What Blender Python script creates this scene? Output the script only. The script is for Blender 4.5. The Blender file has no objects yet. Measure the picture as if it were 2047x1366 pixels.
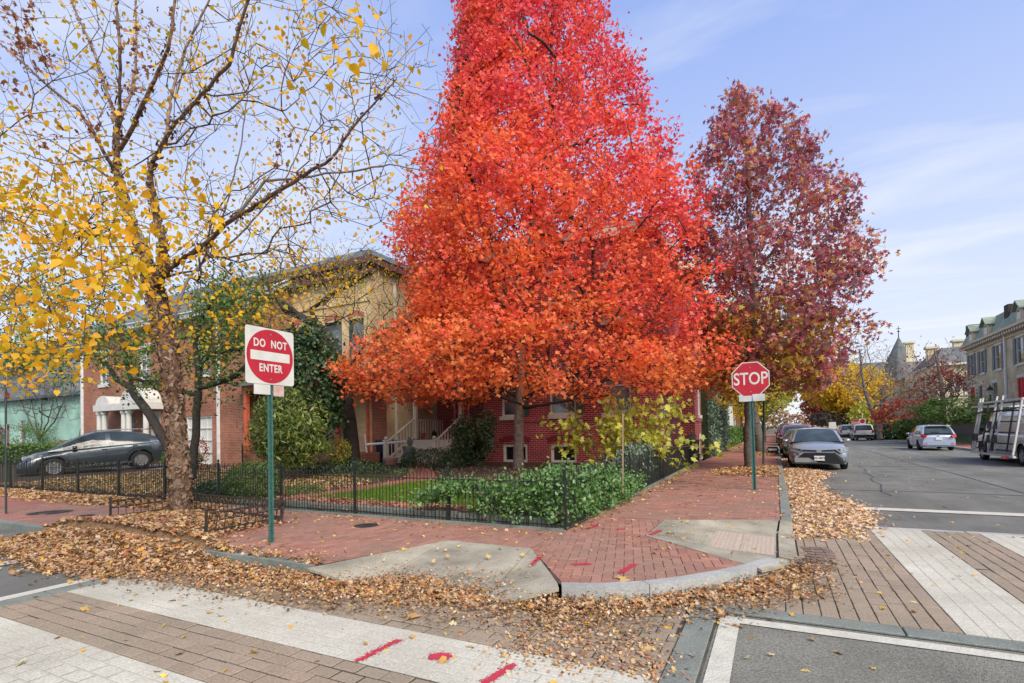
import bpy, math, random
import numpy as np
from mathutils import Vector, Matrix
random.seed(7); RNG = np.random.default_rng(7)
sc = bpy.context.scene
COL = sc.collection
# ------------------------------------------------------------------ camera
FPX, CAMZ = 1040.0, 1.58
TH = math.atan(526/FPX); PT = math.radians(1.0); RO = math.atan(.018)
SHY = (863-683-FPX*math.tan(PT))/2047
FW = Vector((-math.sin(TH)*math.cos(PT), math.cos(TH)*math.cos(PT), math.sin(PT)))
_r0 = Vector((math.cos(TH), math.sin(TH), 0)); _u0 = _r0.cross(FW)
RT = _r0*math.cos(RO)-_u0*math.sin(RO); UP = _u0*math.cos(RO)+_r0*math.sin(RO)
cam_d = bpy.data.cameras.new('camera'); cam = bpy.data.objects.new('camera', cam_d); COL.objects.link(cam)
cam.matrix_world = Matrix(((RT.x, UP.x, -FW.x, 0), (RT.y, UP.y, -FW.y, 0), (RT.z, UP.z, -FW.z, CAMZ), (0, 0, 0, 1)))
cam_d.sensor_width = 36; cam_d.lens = 36*FPX/2047; cam_d.shift_y = SHY; cam_d.clip_end = 3000; cam_d.clip_start = .05
sc.camera = cam
# ------------------------------------------------------------------ sky, sun, exposure
SUN_EL, SUN_AZ = math.radians(42), math.radians(128)
w = bpy.data.worlds.new("World"); sc.world = w; w.use_nodes = True
nt = w.node_tree; N = nt.nodes; L = nt.links; N.clear()
out = N.new('ShaderNodeOutputWorld'); bg = N.new('ShaderNodeBackground'); bg.inputs[1].default_value = .12
sky = N.new('ShaderNodeTexSky'); sky.sky_type = 'NISHITA'; sky.sun_disc = False
sky.sun_elevation = SUN_EL; sky.sun_rotation = SUN_AZ; sky.air_density = 1.0; sky.dust_density = 1.2; sky.ozone_density = 2.2
tc = N.new('ShaderNodeTexCoord'); sep = N.new('ShaderNodeSeparateXYZ'); L.new(tc.outputs['Generated'], sep.inputs[0])
zm = N.new('ShaderNodeMath'); zm.operation = 'MAXIMUM'; zm.inputs[1].default_value = .06; L.new(sep.outputs[2], zm.inputs[0])
dx = N.new('ShaderNodeMath'); dx.operation = 'DIVIDE'; L.new(sep.outputs[0], dx.inputs[0]); L.new(zm.outputs[0], dx.inputs[1])
dy = N.new('ShaderNodeMath'); dy.operation = 'DIVIDE'; L.new(sep.outputs[1], dy.inputs[0]); L.new(zm.outputs[0], dy.inputs[1])
cb = N.new('ShaderNodeCombineXYZ'); L.new(dx.outputs[0], cb.inputs[0]); L.new(dy.outputs[0], cb.inputs[1])
mp = N.new('ShaderNodeMapping'); mp.inputs['Scale'].default_value = (.35, .8, 1); mp.inputs['Rotation'].default_value = (0, 0, .5); L.new(cb.outputs[0], mp.inputs[0])
nz = N.new('ShaderNodeTexNoise'); nz.inputs['Scale'].default_value = 1.3; nz.inputs['Detail'].default_value = 6; nz.inputs['Roughness'].default_value = .55; nz.inputs['Distortion'].default_value = .6
L.new(mp.outputs[0], nz.inputs['Vector'])
cr = N.new('ShaderNodeValToRGB'); cr.color_ramp.elements[0].position = .48; cr.color_ramp.elements[1].position = .80
cr.color_ramp.elements[0].color = (0, 0, 0, 1); cr.color_ramp.elements[1].color = (1, 1, 1, 1); L.new(nz.outputs[0], cr.inputs[0])
# thin veil that thickens towards the horizon
vr = N.new('ShaderNodeMapRange'); vr.inputs['From Min'].default_value = .0; vr.inputs['From Max'].default_value = .75
vr.inputs['To Min'].default_value = .97; vr.inputs['To Max'].default_value = .6; L.new(sep.outputs[2], vr.inputs['Value'])
mx0 = vr
veilc = N.new('ShaderNodeMix'); veilc.data_type = 'RGBA'; veilc.inputs['A'].default_value = (4.55, 4.72, 4.85, 1); veilc.inputs['B'].default_value = (2.1, 2.85, 5.4, 1)
vf = N.new('ShaderNodeMapRange'); vf.inputs['From Max'].default_value = .6; L.new(sep.outputs[2], vf.inputs['Value']); L.new(vf.outputs[0], veilc.inputs['Factor'])
mix = N.new('ShaderNodeMix'); mix.data_type = 'RGBA'
L.new(mx0.outputs[0], mix.inputs['Factor']); L.new(sky.outputs[0], mix.inputs['A']); L.new(veilc.outputs['Result'], mix.inputs['B'])
cl = N.new('ShaderNodeMix'); cl.data_type = 'RGBA'; cl.inputs['B'].default_value = (4.55, 4.7, 4.95, 1)
L.new(cr.outputs[0], cl.inputs['Factor']); L.new(mix.outputs['Result'], cl.inputs['A']); L.new(cl.outputs['Result'], bg.inputs[0]); L.new(bg.outputs[0], out.inputs[0])
sd = bpy.data.lights.new('sun', 'SUN'); sd.energy = 2.9; sd.angle = math.radians(36); sd.color = (1, .90, .76)
so = bpy.data.objects.new('sun', sd); COL.objects.link(so)
sv = Vector((math.sin(SUN_AZ)*math.cos(SUN_EL), math.cos(SUN_AZ)*math.cos(SUN_EL), math.sin(SUN_EL)))
so.rotation_euler = sv.to_track_quat('Z', 'Y').to_euler()
sc.view_settings.view_transform = 'Standard'; sc.view_settings.look = 'None'; sc.view_settings.exposure = 0.78; sc.view_settings.gamma = 1
sc.view_settings.use_curve_mapping = False
sc.render.engine = 'CYCLES'; sc.cycles.max_bounces = 8; sc.cycles.transmission_bounces = 3; sc.cycles.use_denoising = True
# ------------------------------------------------------------------ helpers
def ray(px, py):
    return FW + RT*((px-1023.5)/FPX) + UP*(-(py-683-SHY*2047)/FPX)
def G(px, py, z=0.0):            # where a line of sight meets the level z
    d = ray(px, py); t = (z-CAMZ)/d.z; return Vector((d.x*t, d.y*t, z))
def D(px, py, a):                # ... the upright plane y = a
    d = ray(px, py); t = a/d.y; return Vector((d.x*t, a, CAMZ+d.z*t))
def DC(px, py, c):
    d = ray(px, py); t = c/d.x; return Vector((c, d.y*t, CAMZ+d.z*t))
def PX(p):
    v = Vector(p)-Vector((0, 0, CAMZ)); dz = v.dot(FW); return (1023.5+FPX*v.dot(RT)/dz, 683+SHY*2047-FPX*v.dot(UP)/dz, dz)
def hx(s, k=1.0):
    s = s.lstrip('#'); o = []
    for i in (0, 2, 4):
        v = int(s[i:i+2], 16)/255; v = v/12.92 if v <= .04045 else ((v+.055)/1.055)**2.4; o.append(v*k)
    return tuple(o)
MATS = {}
def mat(name, col, rough=.7, var=.15, scale=6., bump=0., metal=0., bscale=None, spec=.35, col2=None, coat=0., detail=4):
    if name in MATS: return MATS[name]
    m = bpy.data.materials.new(name); m.use_nodes = True; n = m.node_tree.nodes; l = m.node_tree.links
    b = n['Principled BSDF']; b.inputs['Roughness'].default_value = rough; b.inputs['Metallic'].default_value = metal
    b.inputs['Specular IOR Level'].default_value = spec; b.inputs['Coat Weight'].default_value = coat
    tcd = n.new('ShaderNodeTexCoord'); ns = n.new('ShaderNodeTexNoise'); ns.inputs['Scale'].default_value = scale; ns.inputs['Detail'].default_value = detail
    l.new(tcd.outputs['Object'], ns.inputs['Vector'])
    rp = n.new('ShaderNodeValToRGB'); c = Vector(col); c2 = Vector(col2) if col2 else c*(1+var)
    c1 = c*(1-var) if not col2 else c
    rp.color_ramp.elements[0].position = .3; rp.color_ramp.elements[1].position = .7
    rp.color_ramp.elements[0].color = (*c1, 1); rp.color_ramp.elements[1].color = (*c2, 1)
    l.new(ns.outputs[0], rp.inputs[0]); l.new(rp.outputs[0], b.inputs['Base Color'])
    if bump:
        n2 = n.new('ShaderNodeTexNoise'); n2.inputs['Scale'].default_value = bscale or scale*4; n2.inputs['Detail'].default_value = 4
        l.new(tcd.outputs['Object'], n2.inputs['Vector'])
        bp = n.new('ShaderNodeBump'); bp.inputs['Strength'].default_value = bump; bp.inputs['Distance'].default_value = .02
        l.new(n2.outputs[0], bp.inputs['Height']); l.new(bp.outputs[0], b.inputs['Normal'])
    MATS[name] = m; return m
def weather(m, scale, lo, hi, stretch=(1, 1, 1)):
    n = m.node_tree.nodes; l = m.node_tree.links; b = n['Principled BSDF']; src = b.inputs['Base Color'].links[0].from_socket
    g = n.new('ShaderNodeNewGeometry'); mp_ = n.new('ShaderNodeMapping'); mp_.inputs['Scale'].default_value = stretch; ns = n.new('ShaderNodeTexNoise'); ns.inputs['Scale'].default_value = scale; ns.inputs['Detail'].default_value = 7; ns.inputs['Roughness'].default_value = .6
    l.new(g.outputs['Position'], mp_.inputs[0]); l.new(mp_.outputs[0], ns.inputs['Vector']); r = n.new('ShaderNodeMapRange'); r.inputs['From Min'].default_value = .35; r.inputs['From Max'].default_value = .65; r.inputs['To Min'].default_value = lo; r.inputs['To Max'].default_value = hi
    l.new(ns.outputs[0], r.inputs[0]); x = n.new('ShaderNodeMix'); x.data_type = 'RGBA'; x.blend_type = 'MULTIPLY'; x.inputs['Factor'].default_value = 1; l.new(src, x.inputs['A']); l.new(r.outputs[0], x.inputs['B']); l.new(x.outputs['Result'], b.inputs['Base Color'])
def brickmat(name, cols, mortar, bw=.2, bh=.067, ms=.008, rough=.8, bump=.35, off=.5):
    m = bpy.data.materials.new(name); m.use_nodes = True; n = m.node_tree.nodes; l = m.node_tree.links
    b = n['Principled BSDF']; b.inputs['Roughness'].default_value = rough; b.inputs['Specular IOR Level'].default_value = .25
    uv = n.new('ShaderNodeUVMap'); br = n.new('ShaderNodeTexBrick'); br.offset = off
    l.new(uv.outputs[0], br.inputs['Vector']); br.inputs['Scale'].default_value = 1
    br.inputs['Brick Width'].default_value = bw; br.inputs['Row Height'].default_value = bh; br.inputs['Mortar Size'].default_value = ms/2
    br.inputs['Mortar Smooth'].default_value = .2; br.inputs['Bias'].default_value = 0
    br.inputs['Color1'].default_value = (*cols[0], 1); br.inputs['Color2'].default_value = (*cols[1], 1); br.inputs['Mortar'].default_value = (*mortar, 1)
    ns = n.new('ShaderNodeTexNoise'); ns.inputs['Scale'].default_value = .9; ns.inputs['Detail'].default_value = 5; l.new(uv.outputs[0], ns.inputs['Vector'])
    mr = n.new('ShaderNodeMapRange'); mr.inputs['From Min'].default_value = .3; mr.inputs['From Max'].default_value = .7; mr.inputs['To Min'].default_value = .72; mr.inputs['To Max'].default_value = 1.18
    l.new(ns.outputs[0], mr.inputs[0])
    mx = n.new('ShaderNodeMix'); mx.data_type = 'RGBA'; mx.blend_type = 'MULTIPLY'; mx.inputs['Factor'].default_value = 1
    l.new(br.outputs['Color'], mx.inputs['A']); l.new(mr.outputs[0], mx.inputs['B']); l.new(mx.outputs['Result'], b.inputs['Base Color'])
    bp = n.new('ShaderNodeBump'); bp.invert = True; bp.inputs['Strength'].default_value = bump; bp.inputs['Distance'].default_value = .01
    l.new(br.outputs['Fac'], bp.inputs['Height']); l.new(bp.outputs[0], b.inputs['Normal'])
    MATS[name] = m; return m
def vmat(name, stops, rough=.8, dirt=.25, bump=.3, spec=.25, scale=9., dirtcol=None):
    """colour picked per piece from attribute v (merged pieces) or object random (single ones)"""
    m = bpy.data.materials.new(name); m.use_nodes = True; n = m.node_tree.nodes; l = m.node_tree.links
    b = n['Principled BSDF']; b.inputs['Roughness'].default_value = rough; b.inputs['Specular IOR Level'].default_value = spec
    at = n.new('ShaderNodeAttribute'); at.attribute_name = 'v'; oi = n.new('ShaderNodeObjectInfo')
    ad = n.new('ShaderNodeMath'); ad.operation = 'ADD'; l.new(at.outputs['Fac'], ad.inputs[0]); l.new(oi.outputs['Random'], ad.inputs[1])
    fr = n.new('ShaderNodeMath'); fr.operation = 'FRACT'; l.new(ad.outputs[0], fr.inputs[0])
    rp = n.new('ShaderNodeValToRGB'); e = rp.color_ramp.elements
    while len(e) < len(stops): e.new(.5)
    for i, c in enumerate(stops): e[i].position = i/(len(stops)-1); e[i].color = (*c, 1)
    l.new(fr.outputs[0], rp.inputs[0])
    ge = n.new('ShaderNodeNewGeometry'); ns = n.new('ShaderNodeTexNoise'); ns.inputs['Scale'].default_value = .8; ns.inputs['Detail'].default_value = 8; ns.inputs['Roughness'].default_value = .65
    l.new(ge.outputs['Position'], ns.inputs['Vector'])
    mr = n.new('ShaderNodeMapRange'); mr.inputs['From Min'].default_value = .35; mr.inputs['From Max'].default_value = .65; mr.inputs['To Min'].default_value = dirt*1.6; mr.inputs['To Max'].default_value = 0
    l.new(ns.outputs[0], mr.inputs[0])
    mx = n.new('ShaderNodeMix'); mx.data_type = 'RGBA'; mx.inputs['B'].default_value = (*(dirtcol or (.09, .075, .06)), 1)
    l.new(mr.outputs[0], mx.inputs['Factor']); l.new(rp.outputs[0], mx.inputs['A'])
    n3 = n.new('ShaderNodeTexNoise'); n3.inputs['Scale'].default_value = 60; n3.inputs['Detail'].default_value = 3; l.new(ge.outputs['Position'], n3.inputs['Vector'])
    m3 = n.new('ShaderNodeMapRange'); m3.inputs['From Min'].default_value = .3; m3.inputs['From Max'].default_value = .7; m3.inputs['To Min'].default_value = .8; m3.inputs['To Max'].default_value = 1.2; l.new(n3.outputs[0], m3.inputs[0])
    mm = n.new('ShaderNodeMix'); mm.data_type = 'RGBA'; mm.blend_type = 'MULTIPLY'; mm.inputs['Factor'].default_value = 1
    l.new(mx.outputs['Result'], mm.inputs['A']); l.new(m3.outputs[0], mm.inputs['B']); l.new(mm.outputs['Result'], b.inputs['Base Color'])
    bp = n.new('ShaderNodeBump'); bp.inputs['Strength'].default_value = bump; bp.inputs['Distance'].default_value = .004
    l.new(n3.outputs[0], bp.inputs['Height']); l.new(bp.outputs[0], b.inputs['Normal'])
    MATS[name] = m; return m
def leafmat(name, stops, trans=.35, rough=.55, gloss=.12):
    m = bpy.data.materials.new(name); m.use_nodes = True; n = m.node_tree.nodes; l = m.node_tree.links; n.clear()
    o = n.new('ShaderNodeOutputMaterial'); at = n.new('ShaderNodeAttribute'); at.attribute_name = 'v'
    rp = n.new('ShaderNodeValToRGB'); e = rp.color_ramp.elements
    while len(e) < len(stops): e.new(.5)
    for i, c in enumerate(stops): e[i].position = i/(len(stops)-1); e[i].color = (*c, 1)
    l.new(at.outputs['Fac'], rp.inputs[0])
    df = n.new('ShaderNodeBsdfDiffuse'); tr = n.new('ShaderNodeBsdfTranslucent'); l.new(rp.outputs[0], df.inputs[0]); l.new(rp.outputs[0], tr.inputs[0])
    m1 = n.new('ShaderNodeMixShader'); m1.inputs[0].default_value = trans; l.new(df.outputs[0], m1.inputs[1]); l.new(tr.outputs[0], m1.inputs[2])
    last = m1
    if gloss:
        gl = n.new('ShaderNodeBsdfGlossy'); gl.inputs['Roughness'].default_value = rough
        m2 = n.new('ShaderNodeMixShader'); m2.inputs[0].default_value = gloss; l.new(m1.outputs[0], m2.inputs[1]); l.new(gl.outputs[0], m2.inputs[2]); last = m2
    l.new(last.outputs[0], o.inputs[0]); MATS[name] = m; return m
def glassmat(name, col, rough=.05, spec=.8):
    m = mat(name, col, rough=rough, var=.3, scale=1.5, spec=spec); return m
def tag(o, label=None, cat=None, group=None, kind=None):
    if label: o['label'] = label
    if cat: o['category'] = cat
    if group: o['group'] = group
    if kind: o['kind'] = kind
    return o
def empty(name, loc=(0, 0, 0), rz=0., label=None, cat=None, group=None):
    o = bpy.data.objects.new(name, None); COL.objects.link(o); o.location = loc; o.rotation_euler = (0, 0, rz); o.empty_display_size = .1
    return tag(o, label, cat, group)
def copy_tree(o, parent=None):
    c = o.copy(); COL.objects.link(c); c.parent = parent
    for ch in list(o.children): copy_tree(ch, c)
    return c
class MB:
    """collects polygons; build() links them as one mesh object; verts given in the parent's frame"""
    def __init__(s): s.v = []; s.f = []; s.mi = []; s.uv = []; s.vv = []; s.m = 0; s.sm = []; s.smooth = False
    def poly(s, pts, uv=None, val=0.):
        b = len(s.v); s.v += [tuple(p) for p in pts]; s.vv += [val]*len(pts); s.f.append(tuple(range(b, b+len(pts)))); s.mi.append(s.m); s.sm.append(s.smooth)
        s.uv += list(uv) if uv else [(p[0]+p[1], p[2]) for p in pts]
    def mesh(s, vs, fs, val=0.):
        b = len(s.v); s.v += [tuple(p) for p in vs]; s.vv += [val]*len(vs)
        for f in fs: s.f.append(tuple(i+b for i in f)); s.mi.append(s.m); s.sm.append(s.smooth); s.uv += [(vs[i][0]+vs[i][1], vs[i][2]) for i in f]
    def box(s, c, d, rz=0., val=0., bev=0.):
        x, y, z = d[0]/2, d[1]/2, d[2]/2; cr, sr = math.cos(rz), math.sin(rz)
        q = [(i, j, k) for k in (-z, z) for i, j in ((-x, -y), (x, -y), (x, y), (-x, y))]
        if bev:
            q = [(i, j, -z) for i, j in ((-x, -y), (x, -y), (x, y), (-x, y))]+[(i, j, z-bev) for i, j in ((-x, -y), (x, -y), (x, y), (-x, y))]+[(i, j, z) for i, j in ((-x+bev, -y+bev), (x-bev, -y+bev), (x-bev, y-bev), (-x+bev, y-bev))]
            fs = [(3, 2, 1, 0), (8, 9, 10, 11)]+[(a+o, (a+1) % 4+o, (a+1) % 4+4+o, a+4+o) for o in (0, 4) for a in range(4)]
        else: fs = [(3, 2, 1, 0), (4, 5, 6, 7), (0, 1, 5, 4), (1, 2, 6, 5), (2, 3, 7, 6), (3, 0, 4, 7)]
        s.mesh([(c[0]+i*cr-j*sr, c[1]+i*sr+j*cr, c[2]+k) for i, j, k in q], fs, val)
    def bar(s, p, q, wd, ht=None, up=(0, 0, 1)):
        p, q = Vector(p), Vector(q); d = (q-p).normalized(); u = Vector(up)
        if abs(d.dot(u)) > .95: u = Vector((1, 0, 0))
        a = d.cross(u).normalized()*wd/2; b = a.cross(d).normalized()*(ht or wd)/2
        s.mesh([p-a-b, p+a-b, p+a+b, p-a+b, q-a-b, q+a-b, q+a+b, q-a+b], [(3, 2, 1, 0), (4, 5, 6, 7), (0, 1, 5, 4), (1, 2, 6, 5), (2, 3, 7, 6), (3, 0, 4, 7)])
    def tube(s, pts, rs, k=8, cap=True, jit=0.):
        pts = [Vector(p) for p in pts]; n = len(pts); rs = rs if hasattr(rs, '__len__') else [rs]*n; vs = []; fs = []
        ref = Vector((1, 0, 0)) if abs((pts[-1]-pts[0]).normalized().x) < .8 else Vector((0, 1, 0))
        for i in range(n):
            d = (pts[min(i+1, n-1)]-pts[max(i-1, 0)]).normalized(); a = d.cross(ref).normalized(); b = d.cross(a)
            for j in range(k):
                t = 2*math.pi*j/k; rr = rs[i]*(1+jit*math.sin(3*t+i*.9)+jit*random.uniform(-.6, .6)); vs.append(pts[i]+(a*math.cos(t)+b*math.sin(t))*rr)
        for i in range(n-1):
            for j in range(k): fs.append((i*k+j, i*k+(j+1) % k, (i+1)*k+(j+1) % k, (i+1)*k+j))
        if cap: fs += [tuple(range(k))[::-1], tuple((n-1)*k+j for j in range(k))]
        s.mesh(vs, fs)
    def lathe(s, c, prof, k=16, axis=2, cap=True):
        vs = []; fs = []; n = len(prof)
        for r, h in prof:
            for j in range(k):
                t = 2*math.pi*j/k; a, b = r*math.cos(t), r*math.sin(t)
                p = {2: (a, b, h), 1: (a, h, b), 0: (h, a, b)}[axis]; vs.append((c[0]+p[0], c[1]+p[1], c[2]+p[2]))
        for i in range(n-1):
            for j in range(k): fs.append((i*k+j, i*k+(j+1) % k, (i+1)*k+(j+1) % k, (i+1)*k+j))
        if cap: fs += [tuple(range(k))[::-1], tuple((n-1)*k+j for j in range(k))]
        s.mesh(vs, fs)
    def build(s, name, mats, parent=None, loc=None, recalc=True):
        me = bpy.data.meshes.new(name); me.from_pydata(s.v, [], s.f)
        for m in (mats if isinstance(mats, (list, tuple)) else [mats]): me.materials.append(m)
        me.polygons.foreach_set('material_index', s.mi); me.polygons.foreach_set('use_smooth', s.sm)
        u = me.uv_layers.new(name='UVMap'); u.data.foreach_set('uv', [c for p in s.uv for c in p])
        if any(s.vv): a = me.attributes.new('v', 'FLOAT', 'POINT'); a.data.foreach_set('value', s.vv)
        if recalc:
            import bmesh
            bm = bmesh.new(); bm.from_mesh(me); bmesh.ops.recalc_face_normals(bm, faces=bm.faces); bm.to_mesh(me); bm.free()
        o = bpy.data.objects.new(name, me); COL.objects.link(o)
        if parent: o.parent = parent
        if loc: o.location = loc
        return o
def npmesh(name, V, Fc, material, parent=None, val=None, smooth=False):
    """V (n,3), Fc (m,k) fixed-size faces"""
    me = bpy.data.meshes.new(name); V = np.asarray(V, np.float32); Fc = np.asarray(Fc, np.int32); m, k = Fc.shape
    me.vertices.add(len(V)); me.vertices.foreach_set('co', V.ravel()); me.loops.add(m*k); me.loops.foreach_set('vertex_index', Fc.ravel())
    me.polygons.add(m); me.polygons.foreach_set('loop_start', np.arange(m, dtype=np.int32)*k); me.polygons.foreach_set('loop_total', np.full(m, k, np.int32))
    if smooth: me.polygons.foreach_set('use_smooth', np.ones(m, bool))
    if val is not None:
        a = me.attributes.new('v', 'FLOAT', 'POINT'); a.data.foreach_set('value', np.asarray(val, np.float32))
    me.materials.append(material); me.update(calc_edges=True)
    o = bpy.data.objects.new(name, me); COL.objects.link(o)
    if parent: o.parent = parent
    return o
# leaf outlines: ring of outer points (x along the leaf, y across); fan from the middle
def star(n, rin, jit=0):
    o = []
    for i in range(2*n):
        t = math.pi*i/n; r = 1 if i % 2 == 0 else rin; o.append((r*math.cos(t)*.5, r*math.sin(t)*.5))
    return np.array(o)
SHAPES = {'maple': np.array([(-.45, 0), (-.2, -.32), (-.02, -.2), (.12, -.5), (.2, -.17), (.55, 0), (.2, .17), (.12, .5), (-.02, .2), (-.2, .32)]),
          'maple8': np.array([(-.4, 0), (-.12, -.3), (.14, -.5), (.2, -.16), (.55, 0), (.2, .16), (.14, .5), (-.12, .3)]),
          'star': np.array([(-.4, 0), (-.28, -.42), (-.06, -.16), (.22, -.5), (.16, -.12), (.58, 0), (.16, .12), (.22, .5), (-.06, .16), (-.28, .42)]),
          'oval': np.array([(-.5, 0), (-.2, -.3), (.2, -.24), (.55, 0), (.2, .24), (-.2, .3)]),
          'heart': np.array([(-.38, 0), (-.4, -.22), (-.15, -.4), (.15, -.28), (.55, 0), (.15, .28), (-.15, .4), (-.4, .22)]),
          'lance': np.array([(-.5, 0), (-.1, -.15), (.5, 0), (-.1, .15)]),
          'bit': np.array([(-.5, .05), (-.1, -.4), (.35, -.25), (.5, .2), (0, .42)])}
def leaves(name, P, size, shape, material, parent=None, val=None, up=None, curl=.12, flat=0., droop=0.):
    """one mesh of individually turned leaves at points P"""
    P = np.asarray(P, float); n = len(P); S = SHAPES[shape]; k = len(S)
    size = np.broadcast_to(size, (n,))*RNG.uniform(.6, 1.3, n)
    nrm = RNG.normal(size=(n, 3)); nrm /= np.linalg.norm(nrm, axis=1)[:, None]
    if up is not None: nrm += np.asarray(up)
    nrm[:, 2] += flat; nrm /= np.linalg.norm(nrm, axis=1)[:, None]+1e-9
    t = RNG.normal(size=(n, 3)); t[:, 2] -= droop; t -= nrm*(t*nrm).sum(1)[:, None]; t /= np.linalg.norm(t, axis=1)[:, None]+1e-9
    b = np.cross(nrm, t)
    sx = S[:, 0][None, :, None]; sy = S[:, 1][None, :, None]
    sy = sy*RNG.uniform(.75, 1.1, n)[:, None, None]
    cz = (np.abs(S[:, 0])+np.abs(S[:, 1]))[None, :, None]*(RNG.normal(size=(n, 1, 1))*curl)+RNG.normal(size=(n, k, 1))*curl*.45
    ring = P[:, None, :]+(t[:, None, :]*sx+b[:, None, :]*sy+nrm[:, None, :]*cz)*size[:, None, None]
    V = np.concatenate([P[:, None, :], ring], 1).reshape(-1, 3)
    base = (np.arange(n)*(k+1))[:, None]; i = np.arange(k)
    F = np.stack([np.broadcast_to(base, (n, k)), base+1+i, base+1+(i+1) % k], -1).reshape(-1, 3)
    if val is None: val = RNG.random(n)
    return npmesh(name, V, F, material, parent, np.repeat(np.clip(val, 0, .999), k+1))
def frusta(P0, P1, R0, R1, k):
    P0, P1 = np.asarray(P0, float), np.asarray(P1, float); n = len(P0); d = P1-P0; d /= np.linalg.norm(d, axis=1)[:, None]+1e-9
    ref = np.where(np.abs(d[:, 2:3]) < .9, np.array([[0, 0, 1.]]), np.array([[1., 0, 0]]))
    a = np.cross(d, ref); a /= np.linalg.norm(a, axis=1)[:, None]; b = np.cross(d, a)
    th = 2*np.pi*np.arange(k)/k; ca, sa = np.cos(th)[None, :, None], np.sin(th)[None, :, None]; o = a[:, None, :]*ca+b[:, None, :]*sa
    V = np.concatenate([P0[:, None, :]+o*np.asarray(R0)[:, None, None], P1[:, None, :]+o*np.asarray(R1)[:, None, None]], 1).reshape(-1, 3)
    base = (np.arange(n)*2*k)[:, None]; i = np.arange(k); j = (i+1) % k
    return V, np.stack([base+i, base+j, base+k+j, base+k+i], -1).reshape(-1, 4)
class Skel:
    """branching skeleton: seeds are hand-laid stems, grow() ties every twig point to the nearest fitting node"""
    def __init__(s): s.p = []; s.par = []; s.d = []; s.fix = []
    def add(s, p, par, fix=0.):
        p = np.asarray(p, float); s.p.append(p); s.par.append(par)
        if par >= 0: v = p-s.p[par]; s.d.append(v/(np.linalg.norm(v)+1e-9))
        else: s.d.append(np.array([0, 0, 1.]))
        s.fix.append(fix); return len(s.p)-1
    def stem(s, pts, rs, start=-1):
        """pts chain; tied to nearest existing node when start == 'near'"""
        pts = [np.asarray(p, float) for p in pts]
        if start == 'near': start = int(np.argmin([np.linalg.norm(q-pts[0]) for q in s.p]))
        last = start; n = len(pts)
        rs = rs if hasattr(rs, '__len__') and len(rs) == n else list(np.linspace(rs[0], rs[1], n))
        for i in range(n):
            if i and np.linalg.norm(pts[i]-pts[i-1]) > .35:
                m = int(np.linalg.norm(pts[i]-pts[i-1])/.3)
                for q in range(1, m): last = s.add(pts[i-1]+(pts[i]-pts[i-1])*q/m+RNG.normal(size=3)*.015, last, rs[i-1]+(rs[i]-rs[i-1])*q/m)
            last = s.add(pts[i], last, rs[i])
        return last
    def grow(s, pts, root, step=.5, k=.8, wob=.06, lift=.0, skip=0):
        pts = np.asarray(pts); root = np.asarray(root, float); pts = pts[np.argsort(np.linalg.norm(pts-root, axis=1))]
        A = np.zeros((len(s.p)+len(pts)*8+50, 3)); Dr = np.zeros_like(A); n = len(s.p); A[:n] = s.p; Dr[:n] = s.d
        for p in pts:
            v = p-A[skip:n]; dist = np.linalg.norm(v, axis=1)+1e-6; cs = (v*Dr[skip:n]).sum(1)/dist
            j = int(np.argmin(dist*(1+k*(1-cs))+(dist < .02)*9))+skip
            dd = dist[j-skip]; m = min(7, max(1, int(dd/step))); last = j
            for q in range(1, m+1):
                f = q/m; pos = A[j]+(p-A[j])*f
                if q < m: pos = pos+RNG.normal(size=3)*wob*dd/m; pos[2] += lift*math.sin(math.pi*f)*dd
                last = s.add(pos, last)
                if n < len(A): A[n] = pos; Dr[n] = s.d[-1]; n += 1
    def radii(s, tip=.004, ex=2.3, cap=None):
        n = len(s.p); acc = np.zeros(n); par = np.array(s.par); r = np.zeros(n); kids = np.zeros(n, int)
        for i in range(n-1, -1, -1):
            r[i] = max(tip, acc[i]**(1/ex)) if acc[i] > 0 else tip
            if cap: r[i] = min(r[i], cap)
            if s.fix[i]: r[i] = s.fix[i]
            if par[i] >= 0: acc[par[i]] += r[i]**ex; kids[par[i]] += 1
        s.r = r; s.kids = kids; return r
    def mesh(s, name, material, parent=None, kmax=7, minr=0., maxr=9.):
        P = np.array(s.p); par = np.array(s.par); r = s.r; ok = (par >= 0) & (r >= minr) & (r < maxr); obj = None; allV = []; allF = []; off = 0
        idx = np.where(ok)[0]; big = idx[r[idx] > .03]; small = idx[(r[idx] <= .03)]
        for sel, k in ((big, kmax), (small, 3)):
            if len(sel) == 0: continue
            r0 = np.minimum(r[par[sel]], r[sel]*1.5+.002)
            V, F = frusta(P[par[sel]], P[sel]+(P[sel]-P[par[sel]])*.06, r0, r[sel], k); allV.append(V); allF.append(F+off); off += len(V)
        return npmesh(name, np.concatenate(allV), np.concatenate(allF), material, parent, smooth=True)
def inpoly(x, y, poly):
    x = np.asarray(x); y = np.asarray(y); c = np.zeros(x.shape, bool); n = len(poly)
    for i in range(n):
        x1, y1 = poly[i][0], poly[i][1]; x2, y2 = poly[i-1][0], poly[i-1][1]
        c ^= ((y1 > y) != (y2 > y)) & (x < (x2-x1)*(y-y1)/((y2-y1) or 1e-9)+x1)
    return c
def vnoise(x, y, s=1., seed=0):
    x = np.asarray(x)*s; y = np.asarray(y)*s
    return (np.sin(x*1.7+seed)*np.cos(y*2.1-seed*1.3)+.5*np.sin(x*3.9-y*2.7+seed*2.2)+.35*np.sin(y*7.1+x*5.3+seed)+.25*np.sin(x*13.1-y*11.3+seed*.7))/2.1
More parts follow.
